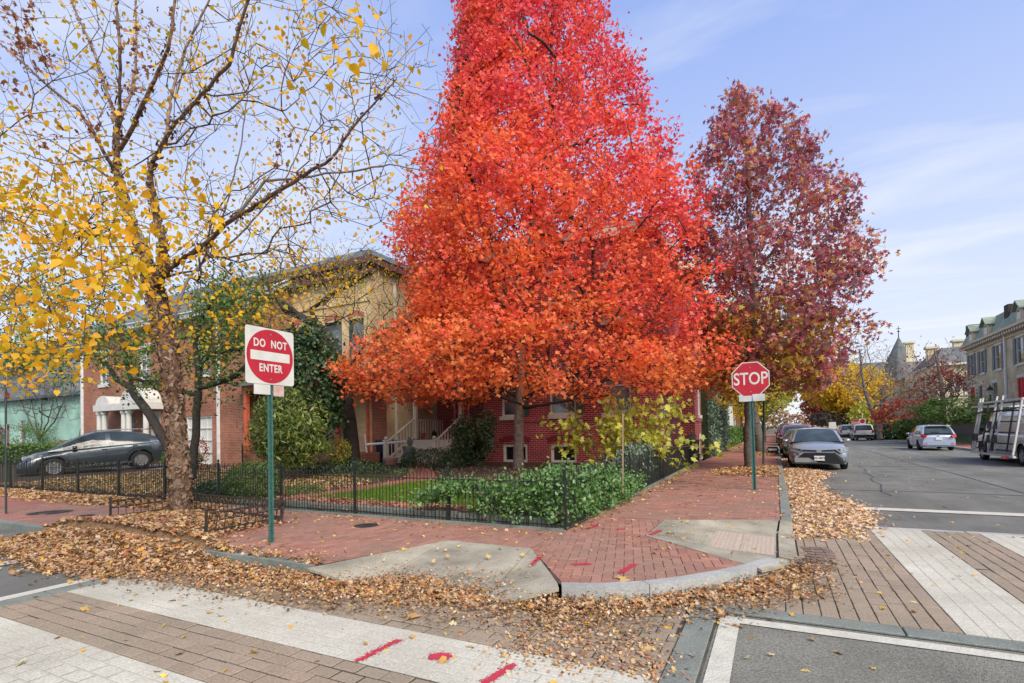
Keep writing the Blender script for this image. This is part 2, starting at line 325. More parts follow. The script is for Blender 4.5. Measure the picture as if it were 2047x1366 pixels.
# ------------------------------------------------------------------ ground, streets
M_asph = mat('asphalt', (.155, .158, .142), .85, scale=1.2, bump=.9, bscale=160, col2=(.205, .208, .19), detail=12, spec=.3)
M_asph2 = mat('asphalt_speckled', (.17, .17, .145), .9, scale=55, bump=1, bscale=140, col2=(.34, .34, .29), detail=6, spec=.2)
M_joint = mat('joint_sand', (.10, .09, .075), .95, scale=4, col2=(.05, .055, .045))
M_paint = mat('road_paint', (.55, .545, .46), .7, scale=9, bump=.5, bscale=50, col2=(.44, .43, .37), detail=10)
M_granite = mat('granite', (.23, .25, .22), .75, scale=40, bump=.5, bscale=90, col2=(.15, .175, .155))
M_granite_l = mat('granite_light', (.42, .43, .41), .75, scale=40, bump=.5, bscale=90, col2=(.31, .33, .32))
M_conc = mat('aggregate_concrete', (.47, .44, .34), .9, scale=70, bump=.8, bscale=120, col2=(.32, .30, .23))
M_soil = mat('garden_soil', (.085, .06, .04), .95, scale=5, bump=.8, bscale=30, col2=(.05, .04, .025))
M_far = mat('far_ground', (.09, .10, .06), .95, scale=.3, col2=(.13, .12, .08))
M_lawn = mat('lawn_soil', (.07, .12, .02), .95, scale=6, bump=.6, bscale=60, col2=(.12, .17, .035))
weather(M_asph, 1.1, .8, 1.12, (1, .25, 1)); weather(M_asph2, .9, .78, 1.12); weather(M_conc, 1.6, .6, 1.12); weather(M_granite_l, 2, .8, 1.1); weather(M_granite, 2, .8, 1.15)
Mv_brick = vmat('sidewalk_brick', [(.31, .14, .10), (.36, .17, .125), (.27, .12, .09), (.40, .20, .15), (.34, .165, .13), (.24, .11, .085)], dirt=.5, dirtcol=(.24, .16, .12))
Mv_pave = vmat('crosswalk_paver', [(.29, .225, .165), (.32, .25, .185), (.27, .21, .155), (.30, .235, .175), (.33, .26, .195)], dirt=.35, dirtcol=(.21, .19, .14))
Mv_white = vmat('painted_paver', [(.52, .515, .43), (.54, .53, .45), (.51, .50, .42), (.53, .52, .44)], dirt=.45, dirtcol=(.33, .31, .25), bump=.4)
Mv_dark = vmat('dark_paver', [(.20, .145, .115), (.23, .17, .135), (.17, .12, .10)], dirt=.3)
M_wj = mat('painted_joint', (.46, .45, .38), .9, scale=20, col2=(.34, .33, .28)); M_jf = mat('joint_fill', (.065, .06, .042), .95, scale=30, col2=(.035, .037, .027))
def sheet(name, pts, z, m, kind='structure', uvs=1.):
    b = MB(); b.poly([(x, y, z) for x, y in pts], uv=[(x*uvs, y*uvs) for x, y in pts]); o = b.build(name, m, recalc=False); o['kind'] = kind; return o
sheet('ground', [(-600, -200), (600, -200), (600, 900), (-600, 900)], -.06, M_far)
b = MB()
b.poly([(-300, -14, 0), (300, -14, 0), (300, 4.2, 0), (-300, 4.2, 0)]); b.poly([(-.9, 4.2, 0), (9.95, 4.2, 0), (9.95, 520, 0), (.1, 520, 0), (.1, 7.5, 0)])
road = b.build('road', M_asph, recalc=False); road['kind'] = 'structure'
sheet('intersection_surface', [(-.46, -6), (9.9, -6), (9.9, 4.76), (-.46, 4.76)], .004, M_asph2)
def clip(poly, reg):
    """convex clip, region counter-clockwise"""
    n = len(reg)
    for i in range(n):
        ax, ay = reg[i]; bx, by = reg[(i+1) % n]; res = []
        for j in range(len(poly)):
            p, q = poly[j-1], poly[j]
            sp = (bx-ax)*(p[1]-ay)-(by-ay)*(p[0]-ax); sq = (bx-ax)*(q[1]-ay)-(by-ay)*(q[0]-ax)
            if (sp >= 0) != (sq >= 0):
                t = sp/(sp-sq); res.append((p[0]+(q[0]-p[0])*t, p[1]+(q[1]-p[1])*t))
            if sq >= 0: res.append(q)
        poly = res
        if len(poly) < 3: return []
    return poly
def ccw(r):
    a = sum(r[i-1][0]*r[i][1]-r[i][0]*r[i-1][1] for i in range(len(r))); return list(r) if a > 0 else list(r)[::-1]
def rects_running(x0, x1, y0, y1, lx, ly, along='x'):
    if along == 'x':
        r = 0; y = y0
        while y < y1:
            x = x0-(lx/2 if r % 2 else 0)
            while x < x1: yield (x+lx/2, y+ly/2, 0.); x += lx
            y += ly; r += 1
    else:
        r = 0; x = x0
        while x < x1:
            y = y0-(lx/2 if r % 2 else 0)
            while y < y1: yield (x+ly/2, y+lx/2, math.pi/2); y += lx
            x += ly; r += 1
def rects_herring(cx, cy, R, L_, W_, ang):
    ca, sa = math.cos(ang), math.sin(ang); n = int(R/W_)+2
    for i in range(-n, n):
        for j in range(-n, n):
            m = (i-j) % 4
            if m == 0: x, y, r = (i+1)*W_, (j+.5)*W_, 0.
            elif m == 2: x, y, r = (i+.5)*W_, j*W_, math.pi/2
            else: continue
            yield (cx+x*ca-y*sa, cy+x*sa+y*ca, ang+r)
def pave(parent, name, items, regions, L_, W_, z, th, matf, gap, nind, stuffname, seen=None):
    """real pieces clipped to the regions; the nind that show largest are objects, the rest one part"""
    regs = [ccw(r) for r in regions]; whole = []; part = []
    hl, hw = (L_-gap)/2, (W_-gap)/2; R2 = math.hypot(hl, hw)
    box = [(min(p[0] for p in r)-R2, max(p[0] for p in r)+R2, min(p[1] for p in r)-R2, max(p[1] for p in r)+R2) for r in regs]
    for (x, y, a) in items:
        for r, bb in zip(regs, box):
            if not (bb[0] < x < bb[1] and bb[2] < y < bb[3]): continue
            c, s_ = math.cos(a), math.sin(a); q = [(x+i*c-j*s_, y+i*s_+j*c) for i, j in ((-hl, -hw), (hl, -hw), (hl, hw), (-hl, hw))]
            p = clip(q, r)
            if len(p) < 3: continue
            wht = matf(x, y).name == 'painted_paver'; dz = RNG.normal()*(.0004 if wht else .0022); tx, ty = RNG.normal(size=2)*(.001 if wht else .011)
            full = len(p) == 4 and all(min(abs(u[0]-v[0])+abs(u[1]-v[1]) for v in q) < 1e-6 for u in p)
            u = PX((x, y, z)); vis = u[2] > .3 and -30 < u[0] < 2077 and u[1] < 1390 and not (u[0] < 222 and u[1] > 1290)
            (whole if full and vis else part).append((x, y, a, p, dz, tx, ty, u[2] if vis else 99, matf(x, y)))
    whole.sort(key=lambda t: t[7])
    protos = {}
    for (x, y, a, p, dz, tx, ty, d, m) in whole[:nind]:
        key = m.name
        if key not in protos:
            mb = MB(); mb.box((0, 0, -th/2), (L_-gap, W_-gap, th), bev=.004); o = mb.build(name, m); protos[key] = o
        else: o = protos[key].copy(); COL.objects.link(o)
        o.parent = parent; o.location = (x, y, z+dz); o.rotation_euler = (tx*.6, ty*.6, a)
    byc = {}
    for t in whole[nind:]+part: byc.setdefault(t[8].name, []).append(t)
    for mn, lst in byc.items():
        mb = MB()
        for (x, y, a, p, dz, tx, ty, d, m) in lst:
            top = [(u[0], u[1], z+dz+(u[0]-x)*tx+(u[1]-y)*ty) for u in p]; vv = random.random()*.98+.01
            mb.poly(top, val=vv)
            if d < 12:
                for i in range(len(top)):
                    q, r = top[i-1], top[i]; mb.poly([q, (q[0], q[1], z-th), (r[0], r[1], z-th), r], val=vv)
        o = mb.build(stuffname+('_white' if mn == 'painted_paver' else ''), MATS[mn], parent, recalc=False); o['kind'] = 'stuff'
M_tar = mat('tar_seam', (.03, .03, .03), .5, scale=20)
for x0_, y0_, x1_, y1_, w_ in ((4.9, 12, 5.05, 70, .03), (1.6, 24, 9.8, 24.6, .04), (.9, 15.2, 9.8, 14.8, .035), (2.2, 14, 2.9, 24, .02), (7.4, 26, 7.1, 45, .025), (-12, 1.2, -7.2, 1.0, .03)):
    b = MB(); n = 40; p = [(x0_+(x1_-x0_)*i/n+.06*math.sin(i*.55+x0_)+.02*math.sin(i*1.3), y0_+(y1_-y0_)*i/n+.05*math.sin(i*.5+y0_)) for i in range(n+1)]; hz_ = abs(x1_-x0_) > abs(y1_-y0_)
    for i in range(n):
        a_, c_ = p[i], p[i+1]; wa, wc = w_*(.6+.5*abs(math.sin(i*.9))), w_*(.6+.5*abs(math.sin(i*.9+.9))); q = [(a_[0], a_[1]-wa), (c_[0], c_[1]-wc), (c_[0], c_[1]+wc), (a_[0], a_[1]+wa)] if hz_ else [(a_[0]-wa, a_[1]), (a_[0]+wa, a_[1]), (c_[0]+wc, c_[1]), (c_[0]-wc, c_[1])]
        b.poly([(*t, .004) for t in q])
    o = b.build('tar_seam', M_tar, recalc=False); o['kind'] = 'structure'
# crosswalks: brick pavers with white rows
cwb = sheet('crosswalk', [(-6.55, -2), (-.66, -2), (-.66, 4.22), (-6.55, 4.22)], .006, M_joint)
mfb = lambda x, y: Mv_white if int(math.floor((3.33-y)/.62)) % 2 == 0 and y < 3.33 else Mv_pave
regB = [[(-6.53, -1.5), (-.69, -1.5), (-.69, 4.10), (-6.53, 4.10)], [(-1.78, 4.10), (-.72, 4.10), (-.72, 4.98), (-1.3, 4.72), (-1.78, 4.48)]]
b = MB(); b.poly([(-1.78, 4.1, .0105), (-.46, 4.1, .0105), (-.46, 5.2, .0105), (-1.3, 4.9, .0105), (-1.78, 4.6, .0105)]); b.build('joint_sand', M_jf, cwb, recalc=False)['kind'] = 'stuff'
y0 = 3.33-.124*40
pave(cwb, 'paver', list(rects_running(-6.6, -.6, y0, 4.98, .205, .124)), regB, .205, .124, .02, .02, mfb, .012, 300, 'far_pavers')
cwa = sheet('crosswalk', [(-.72, 4.77), (10, 4.77), (10, 9.62), (-.0, 9.62), (-.0, 7.2)], .0062, M_joint)
def jf(nm, r, z, m, par): b = MB(); b.poly([(r[0], r[1], z), (r[2], r[1], z), (r[2], r[3], z), (r[0], r[3], z)]); o = b.build(nm, m, par, recalc=False); o['kind'] = 'stuff'
jf('joint_sand', (-6.53, -1.5, -.7, 4.1), .0125, M_jf, cwb); jf('joint_sand', (-.6, 4.97, 9.9, 5.6), .0125, M_jf, cwa); jf('joint_sand', (.22, 5.6, 9.9, 9.56), .0127, M_jf, cwa)
for i in range(4): jf('painted_joints', (-6.53, 3.33-.62*(2*i+1)+.004, -.7, 3.33-.62*2*i-.004), .0180, M_wj, cwb)
for i in range(7): jf('painted_joints', (1.22+.655*2*i+.004, 4.97, min(9.9, 1.22+.655*(2*i+1)-.004), 9.56), .0180, M_wj, cwa)
mfa = lambda x, y: Mv_white if x > 1.22 and int(math.floor((x-1.22)/.655)) % 2 == 0 else Mv_pave
# the corner kerb curve
ARC = [(-1.80, 4.50), (-1.42, 4.66), (-1.08, 4.90), (-.76, 5.22), (-.46, 5.58), (-.20, 5.96), (.0, 6.38), (.14, 6.85), (.20, 7.4)]
regA = []
for (p, q) in zip(ARC[:-1], ARC[1:]): regA.append([(p[0]+.02, p[1]-.02), (q[0]+.02, q[1]-.02), (max(q[0], .2)+.35, q[1]-.35-.15), (max(p[0]+.35, -.6), min(p[1]-.3, 9))])
regA = [[(-.68, 4.97), (.95, 4.97), (.95, 5.62), (-.4, 5.62)], [(-.34, 5.62), (.95, 5.62), (.95, 6.3), (.0, 6.3)], [(.0, 6.3), (.95, 6.3), (.95, 7.2), (.22, 7.2)], [(.22, 7.2), (.95, 7.2), (.95, 9.56), (.22, 9.56)],
        [(.95, 4.97), (9.9, 4.97), (9.9, 9.56), (.95, 9.56)]]
x0 = 1.22-.131*20
pave(cwa, 'paver', [t for t in rects_running(x0, 9.9, 4.9, 9.6, .19, .131, 'y')], regA, .19, .131, .02, .02, mfa, .009, 300, 'far_pavers')
b = MB()
for i in range(14):   # soldier course that follows the kerb return
    t = i/13; a = -1.05+t*1.25; cx, cy, r = -1.1, 7.35, 1.44
    for rr in (r, r+.11, r+.22):
        x, y = cx+rr*math.cos(a), cy+rr*math.sin(a); b.box((x, y, .018), (.098, .17, .016), rz=a, val=random.random()*.9+.05)
o = b.build('curved_course', Mv_dark, cwa, recalc=False); o['kind'] = 'stuff'
# granite borders (slabs) and white lines
def slabs(parent, p, q, wd, n, z, th, m, name='slab', gap=.012):
    p, q = Vector((*p, 0)), Vector((*q, 0)); d = q-p; ln = d.length; d.normalize(); a = math.atan2(d.y, d.x); pr = None
    for i in range(n):
        c = p+d*(ln*(i+.5)/n)
        if pr is None:
            mb = MB(); mb.box((0, 0, -th/2), (ln/n-gap, wd-gap/2, th), bev=.006); pr = mb.build(name, m); o = pr
        else: o = pr.copy(); COL.objects.link(o)
        o.parent = parent; o.location = (c.x, c.y, z+random.uniform(-.0015, .0015)); o.rotation_euler = (0, 0, a)
brd = sheet('stone_border', [(-.70, -1.6), (-.46, -1.6), (-.46, 4.76), (-.70, 4.76)], .007, M_joint)
slabs(brd, (-.58, -1.5), (-.58, 4.74), .21, 5, .021, .02, M_granite)
slabs(brd, (-.68, 4.87), (9.9, 4.87), .19, 7, .021, .02, M_granite)
slabs(brd, (-6.66, -1.5), (-6.66, 4.0), .22, 4, .021, .02, M_granite)
slabs(brd, (.9, 9.63), (9.9, 9.63), .13, 6, .021, .02, M_granite_l)
def lines(name, rects, z=.012):
    b = MB()
    for x0_, y0_, x1_, y1_ in rects:
        n = max(1, int(max(abs(x1_-x0_), abs(y1_-y0_))/.5)); hor = abs(x1_-x0_) > abs(y1_-y0_)
        for i in range(n):   # slightly wavering edges
            w_ = lambda k: .006*math.sin(k*5.3+x0_*3)+.004*math.sin(k*11.7)
            if hor: xa, xb = x0_+(x1_-x0_)*i/n, x0_+(x1_-x0_)*(i+1)/n; b.poly([(xa, y0_+w_(i), z), (xb, y0_+w_(i+1), z), (xb, y1_+w_(i+3), z), (xa, y1_+w_(i+2), z)])
            else: ya, yb = y0_+(y1_-y0_)*i/n, y0_+(y1_-y0_)*(i+1)/n; b.poly([(x0_+w_(i), ya, z), (x1_+w_(i+2), ya, z), (x1_+w_(i+3), yb, z), (x0_+w_(i+1), yb, z)])
    o = b.build(name, M_paint, recalc=False); o['kind'] = 'structure'; return o
lines('painted_line', [(-.45, 4.56, 9.9, 4.69)])
lines('painted_line', [(-.44, -1.5, -.29, 4.555)])
lines('painted_line', [(-6.97, -1.5, -6.81, 4.0)])
lines('painted_line', [(-8.98, -1.5, -8.72, 4.0)])
lines('painted_line', [(1.05, 11.62, 9.9, 11.98)])
# kerbs
cb_ = MB(); cb_.box((-40, 4.24, .04), (.01, .01, .01)); kerb = cb_.build('curb', M_granite); kerb['kind'] = 'structure'
def kstones(p, q, wd, n, z0=-.03, z1=.135): slabs(kerb, p, q, wd, n, z1, z1-z0, M_granite, 'curb_stone', .01)
kstones((-40, 4.245), (-4.62, 4.245), .15, 18); kstones((.12, 9.15), (.12, 60), .16, 26)
KI = [(-1.86, 4.50+.14), (-1.5, 4.78), (-1.17, 5.0), (-.87, 5.3), (-.58, 5.65), (-.33, 6.03), (-.12, 6.42), (.0, 6.85), (.05, 7.4)]
for s_, e_ in ((0, 2), (2, 5), (5, 6)):
    mb = MB(); O = ARC[s_:e_+1]; I = KI[s_:e_+1]
    sh = .006
    for i in range(len(O)-1):
        a, c, d, e = O[i], O[i+1], I[i+1], I[i]
        if i == 0: a = (a[0]+sh, a[1]+sh); e = (e[0]+sh, e[1]+sh)
        mb.poly([(*a, .135), (*c, .135), (*d, .135), (*e, .135)]); mb.poly([(*a, .135), (*a, -.02), (*c, -.02), (*c, .135)])
        if i == 0: mb.poly([(*a, .135), (*e, .135), (*e, .0), (*a, .0)])
        if i == len(O)-2: mb.poly([(*c, .135), (*c, 0), (*d, 0), (*d, .135)])
    o = mb.build('curb_stone', M_granite_l, kerb, recalc=False)
# sidewalk body and bricks
M_far_brick = brickmat('paving_far', [(.33, .14, .10), (.28, .115, .08)], (.15, .11, .085), .2, .1, .006, bump=.2)
M_mortar = mat('brick_bed', (.13, .07, .055), .95, scale=5, col2=(.07, .05, .04))
b = MB(); zb = .122
for pl in ([(-60, 4.32), (-4.6, 4.32), (-4.6, 7.0), (-60, 7.0)], [(-4.6, 4.3), (-3.97, 5.85), (-3.97, 7.0), (-4.6, 7.0)], [(-3.97, 5.85), (-1.62, 5.85), (-1.62, 7.0), (-3.97, 7.0)],
           [(-2.75, 5.85), (-1.86, 4.62), (-1.17, 5.0), (-.87, 5.3), (-1.2, 5.85)], [(-1.2, 5.85), (-.87, 5.3), (-.58, 5.65), (-.33, 6.03), (-.5, 6.2), (-1.62, 7.16), (-1.62, 5.85)],
           [(-2.9, 7.0), (-1.62, 7.0), (-1.62, 8.48), (-2.9, 8.48)], [(-2.9, 8.48), (-1.62, 8.48), (.04, 9.1), (.04, 120), (-2.9, 120)]):
    b.poly([(x, y, zb) for x, y in pl], uv=pl)
swb = b.build('sidewalk', M_mortar, recalc=False); swb['kind'] = 'structure'
b = MB(); b.poly([(-2.9, 20.4, .13), (.04, 20.4, .13), (.04, 120, .13), (-2.9, 120, .13)], uv=[(-2.9, 20.4), (.04, 20.4), (.04, 120), (-2.9, 120)])
b.poly([(-60, 4.32, .13), (-14.6, 4.32, .13), (-14.6, 7.0, .13), (-60, 7, .13)], uv=[(-60, 4.32), (-14.6, 4.32), (-14.6, 7), (-60, 7)])
o = b.build('sidewalk', M_far_brick, recalc=False); o['kind'] = 'structure'
its = [t for t in rects_running(-14.6, -2.7, 4.32, 7.05, .205, .103, 'y')]
regs1 = [[(-14.6, 4.32), (-4.6, 4.32), (-4.6, 7.0), (-14.6, 7.0)], [(-4.6, 4.3), (-3.97, 5.87), (-3.97, 7.0), (-4.6, 7.0)], [(-3.97, 5.87), (-2.75, 5.87), (-2.75, 7.0), (-3.97, 7.0)]]
regsH = [[(-2.73, 5.86), (-1.85, 4.66), (-1.5, 4.79), (-1.17, 5.01), (-.87, 5.31), (-.58, 5.66), (-.33, 6.03), (-1.62, 7.14), (-2.73, 7.14)], [(-2.73, 7.14), (-1.63, 7.14), (-1.63, 8.46), (-2.73, 8.46)]]
pave(swb, 'brick', its, regs1, .205, .103, .131, .012, lambda x, y: Mv_brick, .005, 120, 'more_bricks')
pave(swb, 'brick', list(rects_herring(-1.6, 6.4, 3.3, .206, .103, .25)), regsH, .206, .103, .131, .012, lambda x, y: Mv_brick, .005, 180, 'more_bricks')
pave(swb, 'brick', list(rects_running(-2.9, .1, 8.4, 20.5, .205, .103, 'x')), [[(-2.86, 8.48), (-1.62, 8.48), (.03, 9.12), (.03, 20.4), (-2.86, 20.4)]], .205, .103, .131, .012, lambda x, y: Mv_brick, .005, 0, 'far_bricks')
# concrete kerb ramps
def ramp(nm, polys, par):
    for pl in polys:
        b = MB(); c = Vector((sum(p[0] for p in pl)/len(pl), sum(p[1] for p in pl)/len(pl), 0)); top = []
        for x, y, z in pl:
            d = Vector((x, y, 0))-c; d = d*(1-.013/max(d.length, .1)); top.append((c.x+d.x, c.y+d.y, z))
        b.poly(top, uv=[(p[0], p[1]) for p in top])
        for i in range(len(top)): p, q = top[i-1], top[i]; b.poly([p, (p[0], p[1], p[2]-.03), (q[0], q[1], q[2]-.03), q])
        b.build('ramp_panel', nm, par, recalc=False)
rb = MB(); rb.poly([(-4.6, 4.06, .003), (-1.8, 4.42, .003), (-2.73, 5.9, .003), (-3.97, 5.9, .003)]); r1 = rb.build('curb_ramp', M_joint, recalc=False); r1['kind'] = 'structure'
ramp(M_conc, [[(-4.6, 4.06, .132), (-3.78, 4.06, .02), (-3.97, 5.87, .134)], [(-3.78, 4.06, .02), (-2.42, 4.06, .02), (-2.73, 5.87, .134), (-3.97, 5.87, .134)], [(-2.42, 4.06, .02), (-2.3, 4.08, .03), (-1.80, 4.47, .134), (-1.87, 4.62, .134), (-2.73, 5.87, .134)]], r1)
rb = MB(); rb.poly([(-.2, 5.98, .009), (.2, 6.5, .009), (.2, 9.2, .009), (.02, 9.15, .009), (-1.62, 8.5, .009), (-1.62, 7.14, .009)]); r2 = rb.build('curb_ramp', M_joint, recalc=False); r2['kind'] = 'structure'
ramp(M_conc, [[(-1.62, 7.16, .134), (-.26, 5.98, .134), (-.02, 6.95, .035)], [(-1.62, 7.16, .134), (-.02, 6.95, .035), (-.02, 8.45, .035), (-1.62, 8.48, .134)], [(-1.62, 8.48, .134), (-.02, 8.45, .035), (.02, 9.12, .134)],
              [(-.24, 5.98, .135), (-.16, 5.90, .12), (.2, 6.85, .02), (-.0, 6.93, .035)], [(-.0, 6.96, .034), (.2, 6.9, .02), (.2, 8.5, .02), (-.0, 8.46, .034)], [(-.0, 8.48, .034), (.2, 8.52, .02), (.2, 9.12, .13), (.03, 9.12, .134)]], r2)
b = MB()
for i in range(16): b.box((-1.55+i*.045, 7.82-.0*i, .135-i*.0028), (.012, 1.15-.01*i, .006))
b.build('groove_strip', M_conc, r2, recalc=False)['kind'] = 'stuff'
M_tact = mat('tactile_pink', (.46, .39, .32), .8, scale=20, bump=.3, col2=(.38, .31, .25))
b = MB()
for (xa, xb) in ((-.80, -.44), (-.43, -.05)):
    zf = lambda x: .137-(x+1.62)/1.6*.099
    b.poly([(xa, 6.98, zf(xa)), (xb, 6.98, zf(xb)), (xb, 8.12, zf(xb)), (xa, 8.12, zf(xa))])
    for i in range(7):
        for j in range(18):
            x, y = xa+.03+i*.052, 7.02+j*.062
            if x < xb-.02: b.box((x, y, zf(x)+.003), (.022, .022, .006))
b.build('tactile_panel', M_tact, r2, recalc=False)
# spray marks
M_red = mat('spray_red', (.50, .02, .06), .8, scale=30, col2=(.42, .05, .07)); M_blue = mat('spray_blue', (.30, .42, .55), .8, scale=20)
def spray(pts, r, z, m, soft=1.):
    V = []; n = 620; b = MB()
    for i in range(int(n*soft)):
        t = random.random(); k = min(int(t*(len(pts)-1)), len(pts)-2); f = t*(len(pts)-1)-k
        x = pts[k][0]+(pts[k+1][0]-pts[k][0])*f; y = pts[k][1]+(pts[k+1][1]-pts[k][1])*f; rr = r*abs(random.gauss(0, .55)); a = random.uniform(0, 6.28)
        x += rr*math.cos(a); y += rr*math.sin(a); s_ = random.uniform(.3, 1)*r*.17 if rr < r*.7 else random.uniform(.0015, .005); zz = z+random.random()*.0012
        b.poly([(x+s_*math.cos(q), y+s_*math.sin(q), zz) for q in (0, 1.05, 2.1, 3.14, 4.19, 5.24)])
    o = b.build('spray_paint_mark', m, recalc=False); return o
def gp(*q, z=.0): return [tuple(G(x, y, z))[:2] for x, y in q]
sp = [(gp((715, 1322), (797, 1280), z=.02), .045, .0235, M_red, 1.6, 'long red spray paint dash on the white crosswalk band, left of the red oval'), (gp((868, 1313), (892, 1313), z=.02), .07, .0235, M_red, 1.4, 'red sprayed oval on the white crosswalk band between two dashes'),
      (gp((968, 1366), (1026, 1330), z=.02), .045, .0235, M_red, 1.6, 'red spray paint dash cut by the lower frame edge, right of the oval'), (gp((1062, 1136), (1082, 1117), z=.10), .045, .136, M_red, 1.2, 'red spray dash on the concrete ramp flare beside the brick fan'),
      (gp((1148, 1129), (1178, 1128), z=.13), .055, .1345, M_red, 1.2, 'wide red spray blot on the herringbone brick fan'), (gp((1240, 1146), (1268, 1128), z=.13), .055, .1345, M_red, 1.2, 'red spray dash near the curved granite kerb'),
      (gp((1300, 1070), (1320, 1061), z=.13), .055, .1375, M_red, 1.2, 'red spray dash at the point of the grooved ramp'), (gp((1176, 1057), (1198, 1048), z=.13), .06, .1345, M_red, 1.2, 'red spray dash on bricks beside the iron fence corner'),
      (gp((1235, 1059), (1250, 1058), z=.13), .055, .1345, M_red, 1, 'small red spray dot on bricks between the fence corner and the ramp'), (gp((488, 1112), (535, 1100), z=.13), .03, .1375, M_blue, .9, 'pale blue spray streak across kerb below the do not enter pole')]
for p, r, z, m, s_, lb in sp: tag(spray(p, r, z, m, s_), lb, 'paint mark', 'utility spray marks on the paving')
# manhole covers
M_iron = mat('cast_iron', (.055, .06, .058), .6, scale=20, bump=.6, metal=.3, col2=(.03, .035, .033))
def manhole(px, py, r, lb):
    g = G(px, py, .13); e = empty('manhole_cover', (g.x, g.y, .131), label=lb, cat='manhole cover', group='iron covers in the brick sidewalk')
    b = MB(); b.lathe((0, 0, 0), [(r, -.004), (r, .004), (r-.03, .005), (r-.035, .002), (.01, .002)], 28); b.build('cover_frame', M_iron, e)
    b = MB()
    for i in range(-6, 7):
        for j in range(-6, 7):
            x, y = i*r*.14, j*r*.14
            if x*x+y*y < (r*.86)**2: b.box((x, y, .0035), (r*.09, r*.09, .004))
    b.build('grip_studs', M_iron, e)['kind'] = 'stuff'
manhole(100, 1025, .36, 'large dark round iron cover in the brick sidewalk left of the tree box'); manhole(172, 1031, .14, 'small iron valve cover next to the large round cover'); manhole(733, 1051, .2, 'round iron cover in the bricks in front of the fence')
# ------------------------------------------------------------------ yard
def yard(x, y): return .2+.014*np.clip(np.asarray(y)-7.1, 0, 12)+.012*vnoise(x, y, 1.2, 3)
def grid(name, x0, x1, y0, y1, n, m, zf, mats, kind='structure', nm=None):
    X, Y = np.meshgrid(np.linspace(x0, x1, n), np.linspace(y0, y1, m)); Z = zf(X, Y); V = np.stack([X, Y, Z], -1).reshape(-1, 3)
    i = np.arange((m-1)*n).reshape(m-1, n)[:, :-1].ravel(); F = np.stack([i, i+1, i+n+1, i+n], 1); o = npmesh(name, V, F, mats, smooth=True); o['kind'] = kind; return o
grid('garden_ground', -70, -2.95, 7.12, 45, 90, 60, yard, M_soil)
grid('garden_lawn', -9.2, -3.1, 7.6, 10.6, 30, 20, lambda x, y: yard(x, y)+.012, M_lawn)
M_grassb = leafmat('grass_blade', [(.07, .15, .015), (.12, .22, .025), (.18, .28, .04)], .3, gloss=0)
def grass(name, regs, n, h, w_=.006, zf=yard):
    pts = []
    while sum(len(p) for p in pts) < n:
        r = regs[RNG.integers(len(regs))]; xs = [p[0] for p in r]; ys = [p[1] for p in r]; x = RNG.uniform(min(xs), max(xs), 4000); y = RNG.uniform(min(ys), max(ys), 4000); k = inpoly(x, y, r); pts.append(np.stack([x[k], y[k]], 1))
    P = np.concatenate(pts)[:n]; z = zf(P[:, 0], P[:, 1]); a = RNG.uniform(0, 6.28, n); hh = h*RNG.uniform(.5, 1.2, n); ln = RNG.normal(size=(n, 2))*h*.4
    B0 = np.stack([P[:, 0]+np.cos(a)*w_, P[:, 1]+np.sin(a)*w_, z], 1); B1 = np.stack([P[:, 0]-np.cos(a)*w_, P[:, 1]-np.sin(a)*w_, z], 1); T = np.stack([P[:, 0]+ln[:, 0], P[:, 1]+ln[:, 1], z+hh], 1)
    V = np.stack([B0, B1, T], 1).reshape(-1, 3); F = np.arange(n*3).reshape(-1, 3)
    o = npmesh(name, V, F, M_grassb, val=np.repeat(RNG.random(n), 3)); o['kind'] = 'stuff'; return o
grass('lawn_grass', [[(-9.0, 7.85), (-3.1, 7.85), (-3.1, 11.4), (-8.6, 11.4)]], 38000, .09, .005)
grass('sparse_grass', [[(-21, 7.4), (-10, 7.4), (-10, 12.5), (-20, 12.5)]], 9000, .07, .006)
# brick garden path, driveway
b = MB(); b.poly([(x, y, float(yard(x, y))+.03) for x, y in ((-9.6, 7.2), (-8.9, 7.2), (-8.4, 12), (-12.6, 17.3), (-13.6, 17.3), (-9.3, 11.7))][:]); o = b.build('garden_path', M_far_brick, recalc=False); o['kind'] = 'structure'
M_conc2 = mat('driveway_concrete', (.33, .32, .29), .9, scale=2, bump=.3, col2=(.25, .24, .22))
b = MB(); b.poly([(-27.2, 7.0, .14), (-23.2, 7.0, .14), (-22.9, 15, .34), (-26.6, 15, .34)]); o = b.build('driveway', M_conc2, recalc=False); o['kind'] = 'structure'
# granite edging behind the fence
eg = MB(); eg.box((-3.1, 7.2, .1), (.02, .02, .02)); edg = eg.build('garden_edging', M_granite); tag(edg, 'low line of grey granite blocks edging the garden behind the iron fence', 'edging')
for i in range(17):
    x = -2.98-.42*i; mb = MB(); mb.box((0, 0, 0), (.4, .11, .19+.02*random.random()), bev=.012); o = mb.build('stone', M_granite, edg); o.location = (x-.2, 7.19+random.uniform(-.012, .012), .19+random.uniform(-.02, .015)); o.rotation_euler = (random.uniform(-.06, .06), random.uniform(-.05, .05), random.uniform(-.05, .05))
b = MB(); b.box((-2.86, 14.8, .14), (.12, 15.4, .1)); b.build('long_footing', M_granite, edg)
b = MB(); b.box((-12.8, 7.06, .14), (20.1, .12, .05)); b.build('long_footing', M_granite, edg)
